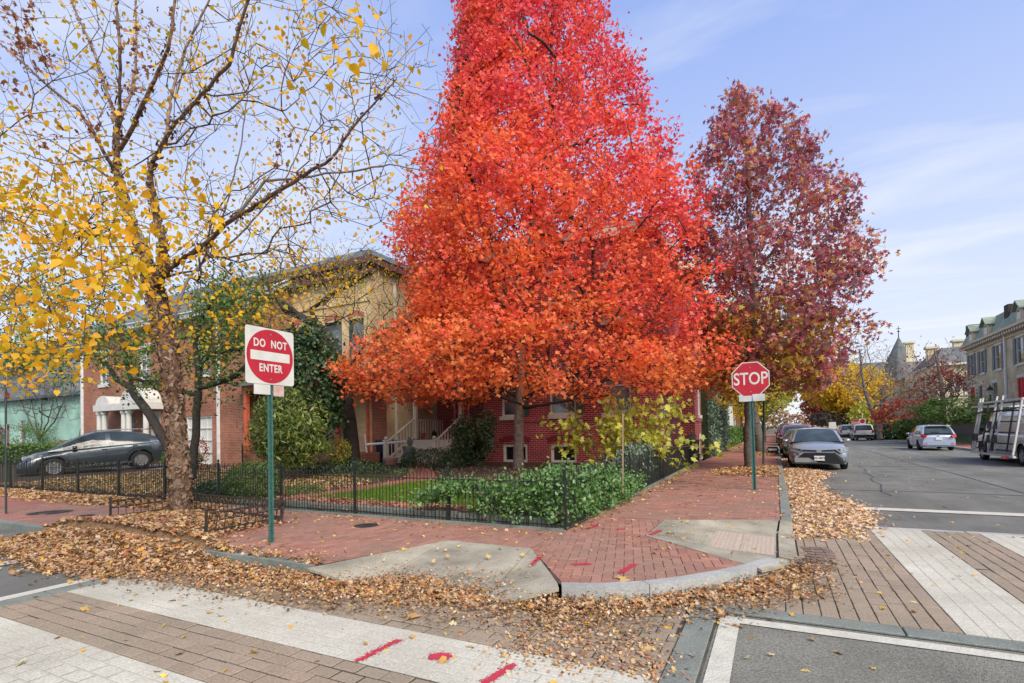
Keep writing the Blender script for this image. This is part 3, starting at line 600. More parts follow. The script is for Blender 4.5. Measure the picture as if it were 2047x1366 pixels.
# right-hand side pavement, grass slope
b = MB(); b.poly([(10.1, 12, .13), (12.6, 12, .13), (12.6, 61, .13), (10.1, 61, .13)], uv=[(10.1, 12), (12.6, 12), (12.6, 61), (10.1, 61)]); o = b.build('sidewalk', M_far_brick, recalc=False); o['kind'] = 'structure'
b = MB(); b.box((10.0, 36, .06), (.18, 50, .16)); b.box((10.0, 130, .06), (.18, 118, .16)); o = b.build('curb', M_granite_l); o['kind'] = 'structure'
b = MB(); b.poly([(10.1, 71, .13), (60, 71, .13), (60, 200, .13), (10.1, 200, .13)]); b.poly([(9.95, 61, .02), (60, 61, .02), (60, 71, .02), (9.95, 71, .02)])
b.poly([(-.0, 0, -.5)]*3); o = b.build('far_pavement', M_conc2, recalc=False); o['kind'] = 'structure'
grid('grass_bank', 12.6, 17.0, 12, 61, 10, 60, lambda x, y: .16+2.5*np.clip((x-12.6)/3.2, 0, 1)**1.2*np.clip((y-24)/20, .45, 1)+.04*vnoise(x, y, 1, 2), mat('bank_grass', (.045, .085, .02), .95, scale=4, bump=.8, bscale=40, col2=(.08, .12, .03)))
# ------------------------------------------------------------------ fallen leaves
LIT = [(.46, .27, .12), (.58, .41, .22), (.36, .16, .07), (.66, .52, .34), (.20, .10, .06), (.66, .50, .36), (.60, .38, .07), (.44, .25, .13), (.64, .51, .34), (.46, .13, .05), (.50, .28, .10), (.22, .12, .075), (.52, .37, .23), (.64, .30, .05), (.10, .05, .03), (.34, .18, .09)]
M_lit = leafmat('fallen_leaf', LIT, .18, gloss=.03); M_lit_y = leafmat('fallen_leaf_yellow', [(.62, .42, .06), (.50, .30, .06), (.55, .40, .15), (.45, .24, .10), (.66, .48, .08), (.55, .50, .36)], .15, gloss=.04)
M_lit_r = leafmat('fallen_leaf_red', [(.42, .16, .10), (.50, .26, .17), (.30, .10, .06), (.52, .30, .22), (.40, .20, .08)], .15, gloss=.03)
M_lit_p = leafmat('fallen_leaf_pale', [(.62, .44, .26), (.70, .56, .40), (.58, .34, .18), (.66, .46, .14), (.72, .60, .48), (.48, .28, .16), (.64, .40, .26), (.36, .18, .10)], .18, gloss=.02)
M_duff = mat('leaf_mould', (.16, .10, .055), .95, scale=14, bump=1, bscale=60, col2=(.30, .18, .09), detail=8)
def sdist(x, y, poly):
    d = np.full(np.shape(x), 9.); n = len(poly)
    for i in range(n):
        ax, ay = poly[i-1]; bx, by = poly[i]; ux, uy = bx-ax, by-ay; t = np.clip(((x-ax)*ux+(y-ay)*uy)/(ux*ux+uy*uy+1e-9), 0, 1); d = np.minimum(d, np.hypot(x-ax-t*ux, y-ay-t*uy))
    return np.where(inpoly(x, y, poly), d, -d)
def base_z(x, y):
    side = ((y > 4.2) & (x < -4.6)) | ((x < .1) & (y > 9.1)) | ((x < -.3) & (y > 6.2) & (x > -20)); return np.where(side, .13, .01)
def pile(name, poly, hmax, soft, n, size, bumps=(), m=M_lit, bz=base_z, lab=None, ng=70, shape='maple', dufft=.02, low=1.):
    x0_, x1_ = min(p[0] for p in poly), max(p[0] for p in poly); y0_, y1_ = min(p[1] for p in poly), max(p[1] for p in poly)
    def hf(x, y):
        d = sdist(x, y, poly)+.10*vnoise(x, y, 2.3, 1); h = hmax*np.clip(d/soft, 0, 1)**.6*(.8+.35*vnoise(x, y, 4, 5))
        for bx, by, br, bh in bumps: h = h+bh*np.exp(-((x-bx)**2+(y-by)**2)/br**2)*np.clip(d/.15, 0, 1)
        return np.where(d > 0, h, -.05)
    if hmax > .02: grid(name+'_bed', x0_, x1_, y0_, y1_, int((x1_-x0_)*14)+3, int((y1_-y0_)*14)+3, lambda x, y: bz(x, y)+hf(x, y)-dufft, M_duff, 'stuff')
    P = []
    while len(P) < n:
        x = RNG.uniform(x0_-.25, x1_+.25, 6000); y = RNG.uniform(y0_-.25, y1_+.25, 6000); d = sdist(x, y, poly)+.12*vnoise(x, y, 2.3, 1); k = (d > 0) | (RNG.random(6000) < np.exp(d/.10)*.5)
        x, y = x[k], y[k]; z = bz(x, y)+np.maximum(hf(x, y), 0)+RNG.uniform(0, .035, len(x))*low; P += list(zip(x, y, z))
    P = np.array(P[:n]); cut = [0, int(n*.5), int(n*.72), n] if shape == 'maple' else [0, n]
    for i, (sh, f) in enumerate((('maple', 1), ('heart', .8), ('star', .85))[:len(cut)-1] if shape == 'maple' else ((shape, 1),)):
        if cut[i+1] > cut[i]: o = leaves(name, P[cut[i]:cut[i+1]], size*f, sh, m, flat=1.5, curl=.17); o['kind'] = 'stuff'
    return o
PB = [(-16, 3.5), (-10.9, 3.6), (-10.75, 5.0), (-10.6, 6.35), (-7.45, 6.0), (-7.35, 4.75), (-6.6, 4.4), (-5.6, 4.22), (-4.7, 4.12), (-4.5, 3.85), (-5.0, 3.62), (-6.3, 3.52), (-6.7, 3.2), (-8.2, 3.05), (-9.4, 3.25), (-12, 2.9), (-16, 2.8)]
pile('leaf_pile', PB, .04, .6, 17000, .078, [(-9.2, 5.1, .9, .12), (-8.2, 5.0, .6, .06), (-10.2, 4.15, .4, .10), (-9.6, 4.15, .4, .11), (-9.0, 4.15, .4, .12), (-8.4, 4.15, .4, .12), (-7.8, 4.15, .4, .12), (-7.2, 4.15, .4, .11), (-6.8, 4.15, .35, .10)])
PB2 = [(-4.8, 4.12), (-3.9, 4.5), (-3.35, 4.85), (-2.75, 4.5), (-2.1, 4.3), (-1.75, 4.42), (-1.3, 4.66), (-1.05, 4.55), (-1.6, 4.2), (-2.5, 4.0), (-3.6, 3.78), (-4.9, 3.6)]
pile('leaf_drift', PB2, .022, .3, 3300, .078, low=.7)
PC = [(-1.9, 4.38), (-1.0, 4.85), (-.5, 5.4), (-.1, 6.0), (.12, 6.5), (.38, 6.5), (.22, 5.85), (-.2, 5.3), (-.85, 4.68), (-1.6, 4.2)]
pile('leaf_drift', PC, .025, .2, 1700, .07)
PD = [(.22, 8.2), (.85, 8.5), (1.25, 9.4), (1.5, 10.8), (1.35, 12.5), (1.0, 14.5), (1.0, 17), (1.6, 20), (.9, 22), (.6, 30), (.22, 30)]
pile('kerbside_leaves', PD, .03, .4, 9500, .085, m=M_lit_p)
pile('tree_pit_leaves', [(-1.6, 17.0), (.1, 17.0), (.3, 18.2), (.25, 20.6), (-.4, 21.2), (-1.5, 20.5), (-1.9, 18.6)], .09, .5, 3600, .10, [(-.8, 18.9, .5, .06)])
pile('far_pit_leaves', [(-1.3, 29.5), (.1, 29.5), (.1, 33), (-1.3, 33)], .05, .4, 1200, .12)
pile('sidewalk_edge_leaves', [(-2.7, 34), (-1.4, 38), (-1.2, 58), (-2.7, 58)], .03, .3, 2600, .14)
pile('fence_leaves', [(-20.5, 6.35), (-19, 6.2), (-14, 6.1), (-10.2, 6.35), (-10.2, 6.95), (-20.5, 6.95)], .07, .3, 7000, .095, bz=lambda x, y: .13+0*x)
b_y = lambda x, y: yard(x, y)+.01
pile('yard_leaves', [(-22, 7.2), (-9.5, 7.2), (-9.8, 10.8), (-14, 13.6), (-22, 13.6)], 0, .3, 11000, .085, bz=b_y)
pile('yard_leaves', [(-9.2, 7.3), (-3.1, 7.3), (-3.1, 8.0), (-9.2, 8.05)], .02, .2, 5200, .075, m=M_lit_r, bz=b_y)
pile('yard_leaves', [(-9.2, 8.1), (-3.1, 8.0), (-3.2, 16.5), (-12, 17)], 0, .2, 1500, .07, m=M_lit_r, bz=b_y)
pile('stray_leaves', [(-4.6, 6.6), (-2.86, 6.9), (-2.86, 22), (-2.6, 22), (-2.5, 7), (-4, 6.55), (-14, 6.6), (-14, 6.95), (-4.6, 6.95)], 0, .1, 900, .06, bz=lambda x, y: .133+0*x, low=.4)
pile('stray_leaves', [(-7.0, 4.4), (-4.5, 4.4), (-2.2, 5.0), (-.3, 6.4), (-.2, 16), (-2.8, 16), (-2.8, 7), (-7.4, 6.9)], 0, .1, 330, .065, m=M_lit_y, bz=lambda x, y: .137+0*x, low=.2)
pile('stray_leaves', [(-6.9, .8), (-.7, .8), (.2, 5), (6, 5), (8, 9.4), (.9, 9.4), (.3, 6), (-1, 4), (-6.8, 3.4)], 0, .1, 300, .07, m=M_lit_y, bz=lambda x, y: .023+0*x, low=.2)
pile('stray_leaves', [(.5, 9.5), (9, 9.5), (9, 40), (1.6, 40)], 0, .1, 260, .07, m=M_lit_y, bz=lambda x, y: .008+0*x, low=.2)
pile('stray_leaves', [(-.4, 2.6), (3, 4.5), (-.3, 4.5)], 0, .1, 14, .07, m=M_lit_y, bz=lambda x, y: .01+0*x, low=.2)
pile('broken_leaf_litter', [(-1.75, 3.2), (-.75, 3.3), (-.72, 3.75), (-1.2, 4.1), (-1.9, 4.1)], .012, .2, 1500, .028, bz=lambda x, y: .018+0*x, shape='bit', low=.4)
M_bits = leafmat('leaf_debris', [(.20, .12, .07), (.12, .07, .04), (.34, .22, .12), (.42, .28, .15), (.08, .05, .03)], .1, gloss=0)
pile('leaf_debris', [(-9.5, 2.95), (-6.5, 3.1), (-4, 3.3), (-1, 3.9), (.3, 5.4), (.6, 6.9), (.3, 7.2), (-.2, 6.0), (-1.8, 4.5), (-3.3, 5.0), (-4.7, 4.3), (-9.5, 4.1)], 0, .2, 9000, .028, shape='bit', m=M_bits, bz=lambda x, y: base_z(x, y)+.012+.02*RNG.random(np.shape(x)), low=.8)
pile('broken_leaf_litter', [(-9, 3.0), (-6.4, 3.2), (-4, 3.4), (-1, 4.2), (.4, 5.6), (.5, 6.6), (-1, 5), (-3, 4.9), (-4.7, 4.4), (-9, 4.1)], 0, .2, 6000, .028, shape='bit', bz=lambda x, y: base_z(x, y)+.03, low=2)
b = MB()   # one big maple leaf on the brick fan, one on the pavers
g = G(1244, 1157, .14); g2 = G(822, 1235, .02)
big = leaves('big_fallen_leaf', [(g.x, g.y, .15)], .17, 'star', M_lit_y, flat=5, curl=.1, val=np.array([.45])); tag(big, 'large tan maple leaf lying alone on the brick fan', 'leaf')
big = leaves('big_fallen_leaf', [(g2.x, g2.y, .04)], .16, 'star', M_lit_y, flat=5, curl=.1, val=np.array([.5])); tag(big, 'large tan maple leaf on the crosswalk pavers below the leaf drift', 'leaf')
# ------------------------------------------------------------------ iron fences
M_fe = mat('black_iron', (.018, .024, .022), .5, scale=12, bump=.2, metal=.4, col2=(.035, .04, .036)); M_ferust = mat('worn_iron', (.045, .04, .032), .6, scale=10, bump=.3, metal=.3, col2=(.09, .065, .045))
def fence_run(lb, p, q, unit, posts, zb=.13, nm='iron_fence'):
    p, q = Vector((*p, 0)), Vector((*q, 0)); d = q-p; ln = d.length; a = math.atan2(d.y, d.x); e = empty(nm, (p.x, p.y, zb), a, lb, 'fence')
    r = .0075
    hb = MB(); hw = unit/4; hb.tube([(-hw, 0, .03), (-hw, 0, .78)]+[(-hw*math.cos(t), 0, .80+hw*1.05*math.sin(t)) for t in [math.pi*i/8 for i in range(9)]]+[(hw, 0, .78), (hw, 0, .03)], r, 5, cap=False)
    sb = MB(); sb.tube([(0, 0, .03), (0, 0, .74), (0, 0, .77), (0, 0, .81)], [r, r, r*2, .002], 5); tb = MB(); tb.tube([(0, 0, .03), (0, 0, .80), (0, 0, .84), (0, 0, .90)], [r, r, r*2, .002], 5)
    H = hb.build('hairpin_picket', M_fe, e, (unit/2, 0, 0)); S = sb.build('spear_picket', M_fe, e, (unit/2, 0, 0)); T = tb.build('spear_picket', M_fe, e, (unit, 0, 0))
    n = int(ln/unit)
    for i in range(1, n):
        for o, x in ((H, unit/2), (S, unit/2), (T, unit)):
            c = o.copy(); COL.objects.link(c); c.location = (x+i*unit, random.uniform(-.003, .003), random.uniform(-.006, .006)); c.rotation_euler = (random.uniform(-.012, .012), random.uniform(-.012, .012), 0)
    for z in (.075, .70): mb = MB(); mb.box((ln/2, 0, z), (ln, .03, .013)); mb.build('rail', M_fe, e)
    pb = MB(); pb.box((0, 0, .44), (.038, .038, .9)); pb.lathe((0, 0, .89), [(.03, 0), (.03, .01), (.012, .02), (.026, .045), (.026, .06), (.004, .09)], 8)
    P0 = pb.build('post', M_fe, e, (posts[0], 0, 0))
    for x in posts[1:]: c = P0.copy(); COL.objects.link(c); c.location = (x, 0, 0)
    return e
fence_run('long black hairpin iron fence in front of the garden', (-2.74, 7.06), (-24, 6.97), .292, [0, 2.0, 4.0, 5.9, 7.8, 9.7, 11.6, 13.5, 15.4, 17.3, 19.2, 21.2])
fence_run('black hairpin iron fence along the right sidewalk up to the brick house', (-2.74, 7.08), (-2.98, 23.9), .292, [2, 4, 6, 8, 10, 12, 14, 16.7])
# second low fence inside the garden and driveway gates far left
fence_run('short inner run of thin black fence near the tan brick house', (-15.0, 13.2), (-19.8, 14.2), .3, [0, 2.4, 4.8], zb=.3, nm='garden_fence')
def tree_box():
    P1, P3, P2 = Vector((-10.6, 5.05)), Vector((-7.48, 4.78)), Vector((-7.55, 6.15)); P4 = Vector((-10.6, 6.30))
    e = empty('tree_box_fence', (-9, 5.5, .07), 0, 'low rusty iron tree guard with a row of rings, leaning around the birch', 'tree guard')
    for (a, c, lean) in ((P1, P4, 0), (P4, P2, 0), (P3, P2, -.10)):
        d = (c-a); ln = d.length; dn = d.normalized(); nrm = Vector((-dn.y, dn.x)); mb = MB()
        def W(u, z): z0 = z; o = a+dn*u+nrm*(lean*z/.4*1.0); return (o.x+9, o.y-5.5, z0)
        n = int(ln/.125); s_ = ln/n
        for i in range(n):
            u = (i+.5)*s_; cz = .335; mb.tube([W(u+.052*math.cos(t), cz+.052*math.sin(t)) for t in [2*math.pi*k/12 for k in range(13)]], .0085, 4, cap=False)
        o = mb.build('ring_row', M_ferust, e); o['kind'] = 'stuff'
        mb = MB()
        for i in range(n+1): mb.bar(W(i*s_, .02), W(i*s_, .39), .010)
        o = mb.build('baluster_row', M_ferust, e); o['kind'] = 'stuff'
        for z, h in ((.40, .022), (.272, .014), (.09, .10)): mb = MB(); mb.bar(W(0, z), W(ln, z), .018 if h < .05 else .008, h); mb.build('rail', M_ferust, e)
    for p, ln_ in ((P1, 0), (P3, -.1), (P2, -.05), (P4, 0)):
        mb = MB(); mb.bar((p.x+9, p.y-5.5, 0), (p.x+9+ln_*-1.0*.3, p.y-5.5, .43), .03); mb.lathe((p.x+9-ln_*.3, p.y-5.5, .43), [(.016, 0), (.026, .02), (.026, .04), (.004, .06)], 8); mb.build('corner_post', M_ferust, e)
tree_box()
# ------------------------------------------------------------------ signs
M_sred = mat('sign_red', (.36, .006, .02), .42, scale=5, spec=.5, col2=(.47, .012, .03), detail=9); M_swhite = mat('sign_white', (.63, .64, .59), .45, col2=(.50, .51, .46), detail=9, scale=4, spec=.5); M_sback = mat('sign_aluminium', (.45, .47, .46), .45, metal=.6)
M_pole = mat('green_pole', (.035, .11, .095), .55, scale=30, bump=.3, col2=(.07, .19, .165), metal=.2); M_poled = mat('dark_pole', (.03, .05, .048), .55, scale=20, col2=(.05, .07, .065)); M_hole = mat('hole_dark', (.01, .012, .012), .9); M_bolt = mat('bolt', (.5, .5, .48), .35, metal=.9)
def text(s_, size, m, parent, loc, rot=(math.pi/2, 0, 0), sx=1., bold=.0, name='lettering', ext=.0012, space=1.):
    c = bpy.data.curves.new(name, 'FONT'); c.body = s_; c.size = size; c.align_x = 'CENTER'; c.align_y = 'CENTER'; c.extrude = ext; c.offset = bold; c.space_character = space; c.resolution_u = 4
    c.materials.append(m); t_ = bpy.data.objects.new(name, c); me = bpy.data.meshes.new_from_object(t_); bpy.data.objects.remove(t_); o = bpy.data.objects.new(name, me); COL.objects.link(o); o.parent = parent; o.location = loc; o.rotation_euler = rot; o.scale = (sx, 1, 1); return o
def upole(e, h, m, w_=.055):
    b = MB(); b.box((0, .012, h/2), (w_, .004, h)); b.box((-w_/2+.008, -.0, h/2), (.004, .026, h)); b.box((w_/2-.008, -.0, h/2), (.004, .026, h)); b.box((-w_/2-.003, -.012, h/2), (.02, .004, h)); b.box((w_/2+.003, -.012, h/2), (.02, .004, h)); b.build('pole', m, e)
    b = MB(); z = .12
    while z < h: b.box((0, .0095, z), (.010, .002, .010)); z += .0508
    o = b.build('punched_holes', M_hole, e); o['kind'] = 'stuff'
def octa(r, z, y, b, rot=math.pi/8, k=8, th=.004):
    vs = [(r*math.cos(rot+2*math.pi*i/k), y, z+r*math.sin(rot+2*math.pi*i/k)) for i in range(k)]; b.mesh([*vs]+[(x, y+th, q) for x, _, q in vs], [tuple(range(k)), tuple(range(2*k-1, k-1, -1))]+[(i, (i+1) % k, (i+1) % k+k, i+k) for i in range(k)])
e = empty('stop_sign', (-.46, 13.24, .13), math.radians(0), 'red octagonal STOP sign on a green punched post beside the right sidewalk', 'stop sign'); e.rotation_euler = (0, math.radians(-.6), 0)
upole(e, 2.55, M_pole)
zc = 2.56; R8 = .398*1.0824
b = MB(); octa(R8, zc, -.032, b, th=.0035); b.build('border', M_swhite, e)
b = MB(); octa(R8*.95, zc, -.0345, b, th=.002); b.build('panel', M_sred, e)
text('STOP', .40, M_swhite, e, (0, -.0362, zc), sx=.76, bold=.005)
b = MB()
for z in (.27, -.29): b.lathe((0, -.0375, zc+z), [(.012, 0), (.012, .004)], 8, axis=1)
b.build('bolts', M_bolt, e)
b = MB(); b.box((-.12, -.03, 2.13), (.27, .003, .16)); b.box((.16, -.034, 2.13), (.26, .003, .16)); b.build('blank_plate', mat('faded_plate', (.55, .57, .56), .5, scale=6, col2=(.42, .46, .48)), e)
e = empty('do_not_enter_sign', (-6.15, 4.84, .13), math.radians(90), 'square white DO NOT ENTER sign with a red disc on a green post', 'traffic sign')
e.rotation_euler = (0, 0, math.radians(90))
upole(e, 2.25, M_pole); zc = 2.53; yb = -.03
b = MB(); k = 28; h = .381; rc = .04; pr = []
for cx, cz, a0 in ((h-rc, h-rc, 0), (-h+rc, h-rc, 90), (-h+rc, -h+rc, 180), (h-rc, -h+rc, 270)):
    for i in range(5): t = math.radians(a0+i*22.5); pr.append((cx+rc*math.cos(t), zc+cz+rc*math.sin(t)))
n = len(pr); b.mesh([(x, yb, z) for x, z in pr]+[(x, yb+.003, z) for x, z in pr], [tuple(range(n)), tuple(range(2*n-1, n-1, -1))]+[(i, (i+1) % n, (i+1) % n+n, i+n) for i in range(n)]); b.build('panel', M_swhite, e)
b = MB(); octa(.365, zc, yb-.002, b, rot=0, k=48, th=.0015); b.build('red_disc', M_sred, e)
b = MB(); b.box((0, yb-.003, zc), (.615, .0015, .125)); b.build('white_bar', M_swhite, e)
text('DO  NOT', .148, M_swhite, e, (0, yb-.0035, zc+.165), sx=.76, bold=.004, space=1.12); text('ENTER', .148, M_swhite, e, (0, yb-.0035, zc-.165), sx=.76, bold=.004, space=1.12)
b = MB()
for z in (.3, -.31): b.box((0, yb-.004, zc+z), (.02, .006, .012))
b.build('bolts', M_bolt, e)
b = MB(); b.box((-.13, yb+.006, zc-.45), (.25, .003, .14), bev=0); b.build('lower_plate', M_swhite, e); b = MB(); b.box((.13, yb+.006, zc-.46), (.17, .003, .15)); b.build('faded_red_plate', mat('faded_red', (.48, .28, .25), .6, scale=14, col2=(.55, .45, .40)), e)
e = empty('parking_sign_post', (-.42, 20.9, .13), 0, 'dark leaning post behind the sweetgum trunk', 'sign post'); e.rotation_euler = (0, math.radians(1.7), 0)
b = MB(); b.tube([(0, 0, 0), (0, 0, 3.2)], .035, 8); b.build('pole', M_poled, e)
e = empty('parking_sign', (-13.69, 4.7, .13), math.radians(154), 'dark green pole with narrow red and white parking signs at the left edge', 'parking sign')
upole(e, 3.4, M_poled, .06)
for z, h_, m_, s_ in ((2.75, .5, M_swhite, 'NO PARKING'), (1.55, .46, M_swhite, '2 HOUR')):
    b = MB(); b.box((0, -.03, z), (.30, .003, h_)); b.build('plate', m_, e); b = MB(); b.box((0, -.033, z+h_*.36), (.27, .002, h_*.2)); b.box((0, -.033, z-h_*.38), (.27, .002, h_*.14)); b.build('red_band', M_sred, e)
b = MB(); b.box((-.1, -.03, 2.35), (.55, .003, .12)); b.build('red_plate', M_sred, e)
# ------------------------------------------------------------------ vegetation
M_birchbark = mat('river_birch_bark', (.20, .12, .07), .85, scale=7, bump=1, bscale=18, col2=(.06, .03, .018), detail=10)
M_birchpale = mat('pale_birch_bark', (.30, .21, .14), .8, scale=7, bump=.8, bscale=20, col2=(.08, .04, .025), detail=6)
M_curl = vmat('bark_curls', [(.26, .17, .11), (.18, .09, .05), (.32, .23, .16), (.09, .045, .025), (.22, .12, .07), (.05, .028, .018), (.40, .31, .23)], dirt=.1)
M_bark = mat('grey_bark', (.15, .13, .11), .9, scale=14, bump=1, bscale=30, col2=(.07, .06, .05), detail=6)
M_barkd = mat('dark_bark', (.06, .05, .042), .9, scale=12, bump=1, bscale=30, col2=(.03, .026, .022))
M_barkm = mat('maple_bark', (.25, .215, .185), .9, scale=10, bump=1, bscale=24, col2=(.12, .09, .07), detail=6)
M_twig = mat('twig_grey', (.16, .14, .13), .85, var=.3); M_twigb = mat('birch_twig', (.10, .065, .045), .8, var=.4)
R_ = lambda *h: [hx(c) for c in h]
Ml_maple = leafmat('maple_leaf', [(.70, .05, .09), (.84, .10, .13), (.93, .15, .12), (.95, .20, .09), (.95, .25, .075), (.88, .30, .075)], .55, gloss=.03)
Ml_gum = leafmat('sweetgum_leaf', [(.26, .11, .17), (.16, .12, .15), (.50, .08, .13), (.34, .07, .14), (.62, .15, .12), (.44, .13, .22), (.68, .30, .08), (.26, .19, .22), (.64, .16, .11), (.68, .40, .06)], .5, gloss=.06)
Ml_gumlow = leafmat('sweetgum_leaf_low', [(.26, .22, .03), (.60, .32, .04), (.20, .18, .04), (.62, .22, .04), (.40, .10, .06), (.70, .48, .05), (.30, .26, .04), (.56, .30, .05)], .45, gloss=.03)
Ml_birch = leafmat('birch_leaf', [(.76, .40, .008), (.82, .48, .012), (.68, .30, .01), (.80, .50, .02), (.52, .42, .01), (.84, .52, .03), (.74, .34, .01), (.36, .38, .02)], .45, gloss=.02)
Ml_brown = leafmat('withered_leaf', [(.28, .10, .05), (.36, .15, .07), (.20, .07, .04)], .3, gloss=.05)
Ml_green = leafmat('green_leaf', [(.05, .12, .015), (.09, .18, .02), (.13, .23, .03), (.06, .14, .02)], .35, gloss=.05)
Ml_dkgreen = leafmat('dark_leaf', [(.02, .06, .018), (.04, .10, .025), (.07, .14, .035), (.02, .05, .018)], .35, gloss=.06)
Ml_aucuba = leafmat('aucuba_leaf', [(.07, .14, .02), (.14, .22, .03), (.30, .36, .06), (.05, .10, .02), (.42, .46, .10)], .3, gloss=.07)
Ml_hedge = leafmat('hedge_leaf', [(.05, .13, .02), (.09, .22, .035), (.15, .30, .06), (.03, .08, .02), (.16, .34, .07), (.11, .25, .05)], .35, gloss=.06)
Ml_bluegreen = leafmat('ivy_leaf', [(.06, .12, .07), (.10, .17, .11), (.04, .08, .045), (.14, .21, .15)], .2, gloss=.08)
Ml_yel = leafmat('yellow_leaf', [(.80, .56, .05), (.88, .64, .08), (.74, .44, .05), (.68, .58, .07), (.88, .54, .10)], .55, gloss=0)
Ml_ygreen = leafmat('yellow_green_leaf', [(.42, .46, .03), (.55, .52, .05), (.30, .36, .03), (.62, .55, .06)], .4, gloss=.06)
Ml_rust = leafmat('rust_leaf', [(.40, .09, .04), (.30, .06, .035), (.46, .16, .06), (.25, .07, .05)], .35, gloss=.04)
Ml_redshrub = leafmat('red_shrub_leaf', [(.45, .03, .02), (.55, .06, .03), (.34, .04, .03), (.30, .12, .06)], .35, gloss=.06)
Ml_tan = leafmat('tan_seed', [(.34, .22, .15), (.42, .28, .18), (.26, .15, .10)], .2, gloss=0)
def cloud(n, shape):
    """points in a volume: shape(x) -> keep"""
    return shape(n)
def ell(n, c, r, shell=.0, pow_=.5, noise=.0, zmin=None):
    u = RNG.normal(size=(n, 3)); u /= np.linalg.norm(u, axis=1)[:, None]; rr = RNG.random(n)**(pow_)
    rr = shell+(1-shell)*rr; rr = rr*(1+noise*vnoise(u[:, 0]*3+c[0], u[:, 2]*3+c[1], 1.3, 2))
    P = np.array(c)+u*rr[:, None]*np.array(r)
    if zmin is not None: P[:, 2] = np.maximum(P[:, 2], zmin)
    return P
def tree(name, label, cat, base, stems, tw, lf, leafm, bark, root=None, group=None, tip=.004, step=.45, k=.8, extra=None, twm=None, ex=2.35, kmax=8, crown_name='crown', lift=.03, sky=None):
    """stems: [(pts, radii, 'near' or -1)], tw: twig points, lf: dict(per, sig, size, shape)"""
    e = empty(name, base, label=label, cat=cat, group=group); base = np.array(base)
    s = Skel()
    for st in stems: s.stem([np.array(p)-base for p in st[0]], st[1], st[2] if len(st) > 2 else (-1 if not s.p else 'near'))
    skip = 0
    rt = (np.array(root)-base) if root is not None else np.array(s.p[min(3, len(s.p)-1)])
    if len(tw): s.grow(np.array(tw)-base, rt, step=step, k=k, lift=lift)
    s.radii(tip, ex)
    if any(len(t) > 2 and t[2] == 0 for t in stems): s.mesh('stems', bark, e, kmax)['kind'] = 'stuff'
    elif twm: s.mesh('trunk', bark, e, kmax, minr=.085); s.mesh('limbs', twm, e, kmax, maxr=.085)
    else: s.mesh('trunk', bark, e, kmax)
    if lf:
        P = np.array(s.p); r = s.r; idx = np.where((r < lf.get('rmax', .02)) & (np.array(s.par) >= 0))[0]
        if 'zmin' in lf: idx = idx[P[idx, 2]+base[2] > lf['zmin']]
        n = lf['n']; pick = RNG.choice(idx, n); pp = P[pick]+RNG.normal(size=(n, 3))*lf['sig']
        par = np.array(s.par)[pick]; pp += (P[par]-P[pick])*RNG.random((n, 1))
        val = RNG.random(n)
        if 'val' in lf: val = lf['val'](pp+base, pick)
        o = leaves(crown_name, pp, lf['size'], lf['shape'], leafm, e, val=val, flat=lf.get('flat', .3), curl=lf.get('curl', .12), droop=lf.get('droop', 0)); o['kind'] = 'stuff'
    return e, s
# ---- red maple
mb_ = np.array((-7.95, 16.1, .27))
def interp_outline(pts, z):
    zs = [p[1] for p in pts]; return np.interp(z, zs[::-1] if zs[0] > zs[-1] else zs, [p[0] for p in (pts[::-1] if zs[0] > zs[-1] else pts)])
def outline(pxs, a):
    o = []
    for x, y in pxs: p = D(x, y, a); o.append((float((p-Vector(mb_)).dot(RT)), p.z))
    return sorted(o, key=lambda t: t[1])
OL = outline([(760, 822), (712, 800), (690, 775), (715, 745), (775, 712), (822, 670), (810, 600), (785, 520), (800, 450), (815, 400), (862, 320), (855, 250), (862, 165), (878, 90), (900, 0), (930, -90), (970, -180), (1040, -330)], 16.6)
OR = outline([(1395, 835), (1440, 790), (1480, 740), (1492, 640), (1480, 560), (1455, 480), (1425, 400), (1385, 345), (1345, 300), (1335, 230), (1345, 170), (1290, 110), (1280, 40), (1235, 0), (1200, -90), (1150, -200), (1060, -330)], 16.6)
rx = np.array(RT); fx = np.array((-math.sin(TH), math.cos(TH), 0))
z0m, z1m = 2.75, max(p[1] for p in OL)
pts = []
while len(pts) < 4300:
    z = z0m+(z1m-z0m)*RNG.random(); ph = RNG.uniform(0, 2*math.pi)
    kz = 1-.24*np.clip((z-6)/8, 0, 1); wl = -kz*np.interp(z, [p[1] for p in OL], [p[0] for p in OL]); wr = (1.04+.06*(z > 6)*np.clip((13-z)/4, 0, 1))*np.interp(z, [p[1] for p in OR], [p[0] for p in OR])
    
    wl = max(.4, wl-.65-.55*(z < 4.6)); wr = wr+.45*min(1, max(0, (17-z)/4))
    if RNG.random() > (wl+wr)/13.5+.12: continue
    c = math.cos(ph); w_ = wr if c > 0 else wl; wd = .45*(wl+wr); R = math.hypot(w_*c, wd*math.sin(ph)); R = 1/math.sqrt((c/max(w_, .05))**2+(math.sin(ph)/max(wd, .05))**2)
    q = RNG.random(); rr = R*(.25+.75*q**.45)*(1+.13*vnoise(ph*2.2, z*1.3, 1, 4)); 
    if rr < .3: continue
    zz = z+(-.12*rr*(z < 7))*0; p = mb_*np.array((1, 1, 0))+rx*rr*c+fx*rr*math.sin(ph)*1.0; pts.append((p[0], p[1], zz))
mpx = lambda x, y, a=16.1: tuple(D(x, y, a))
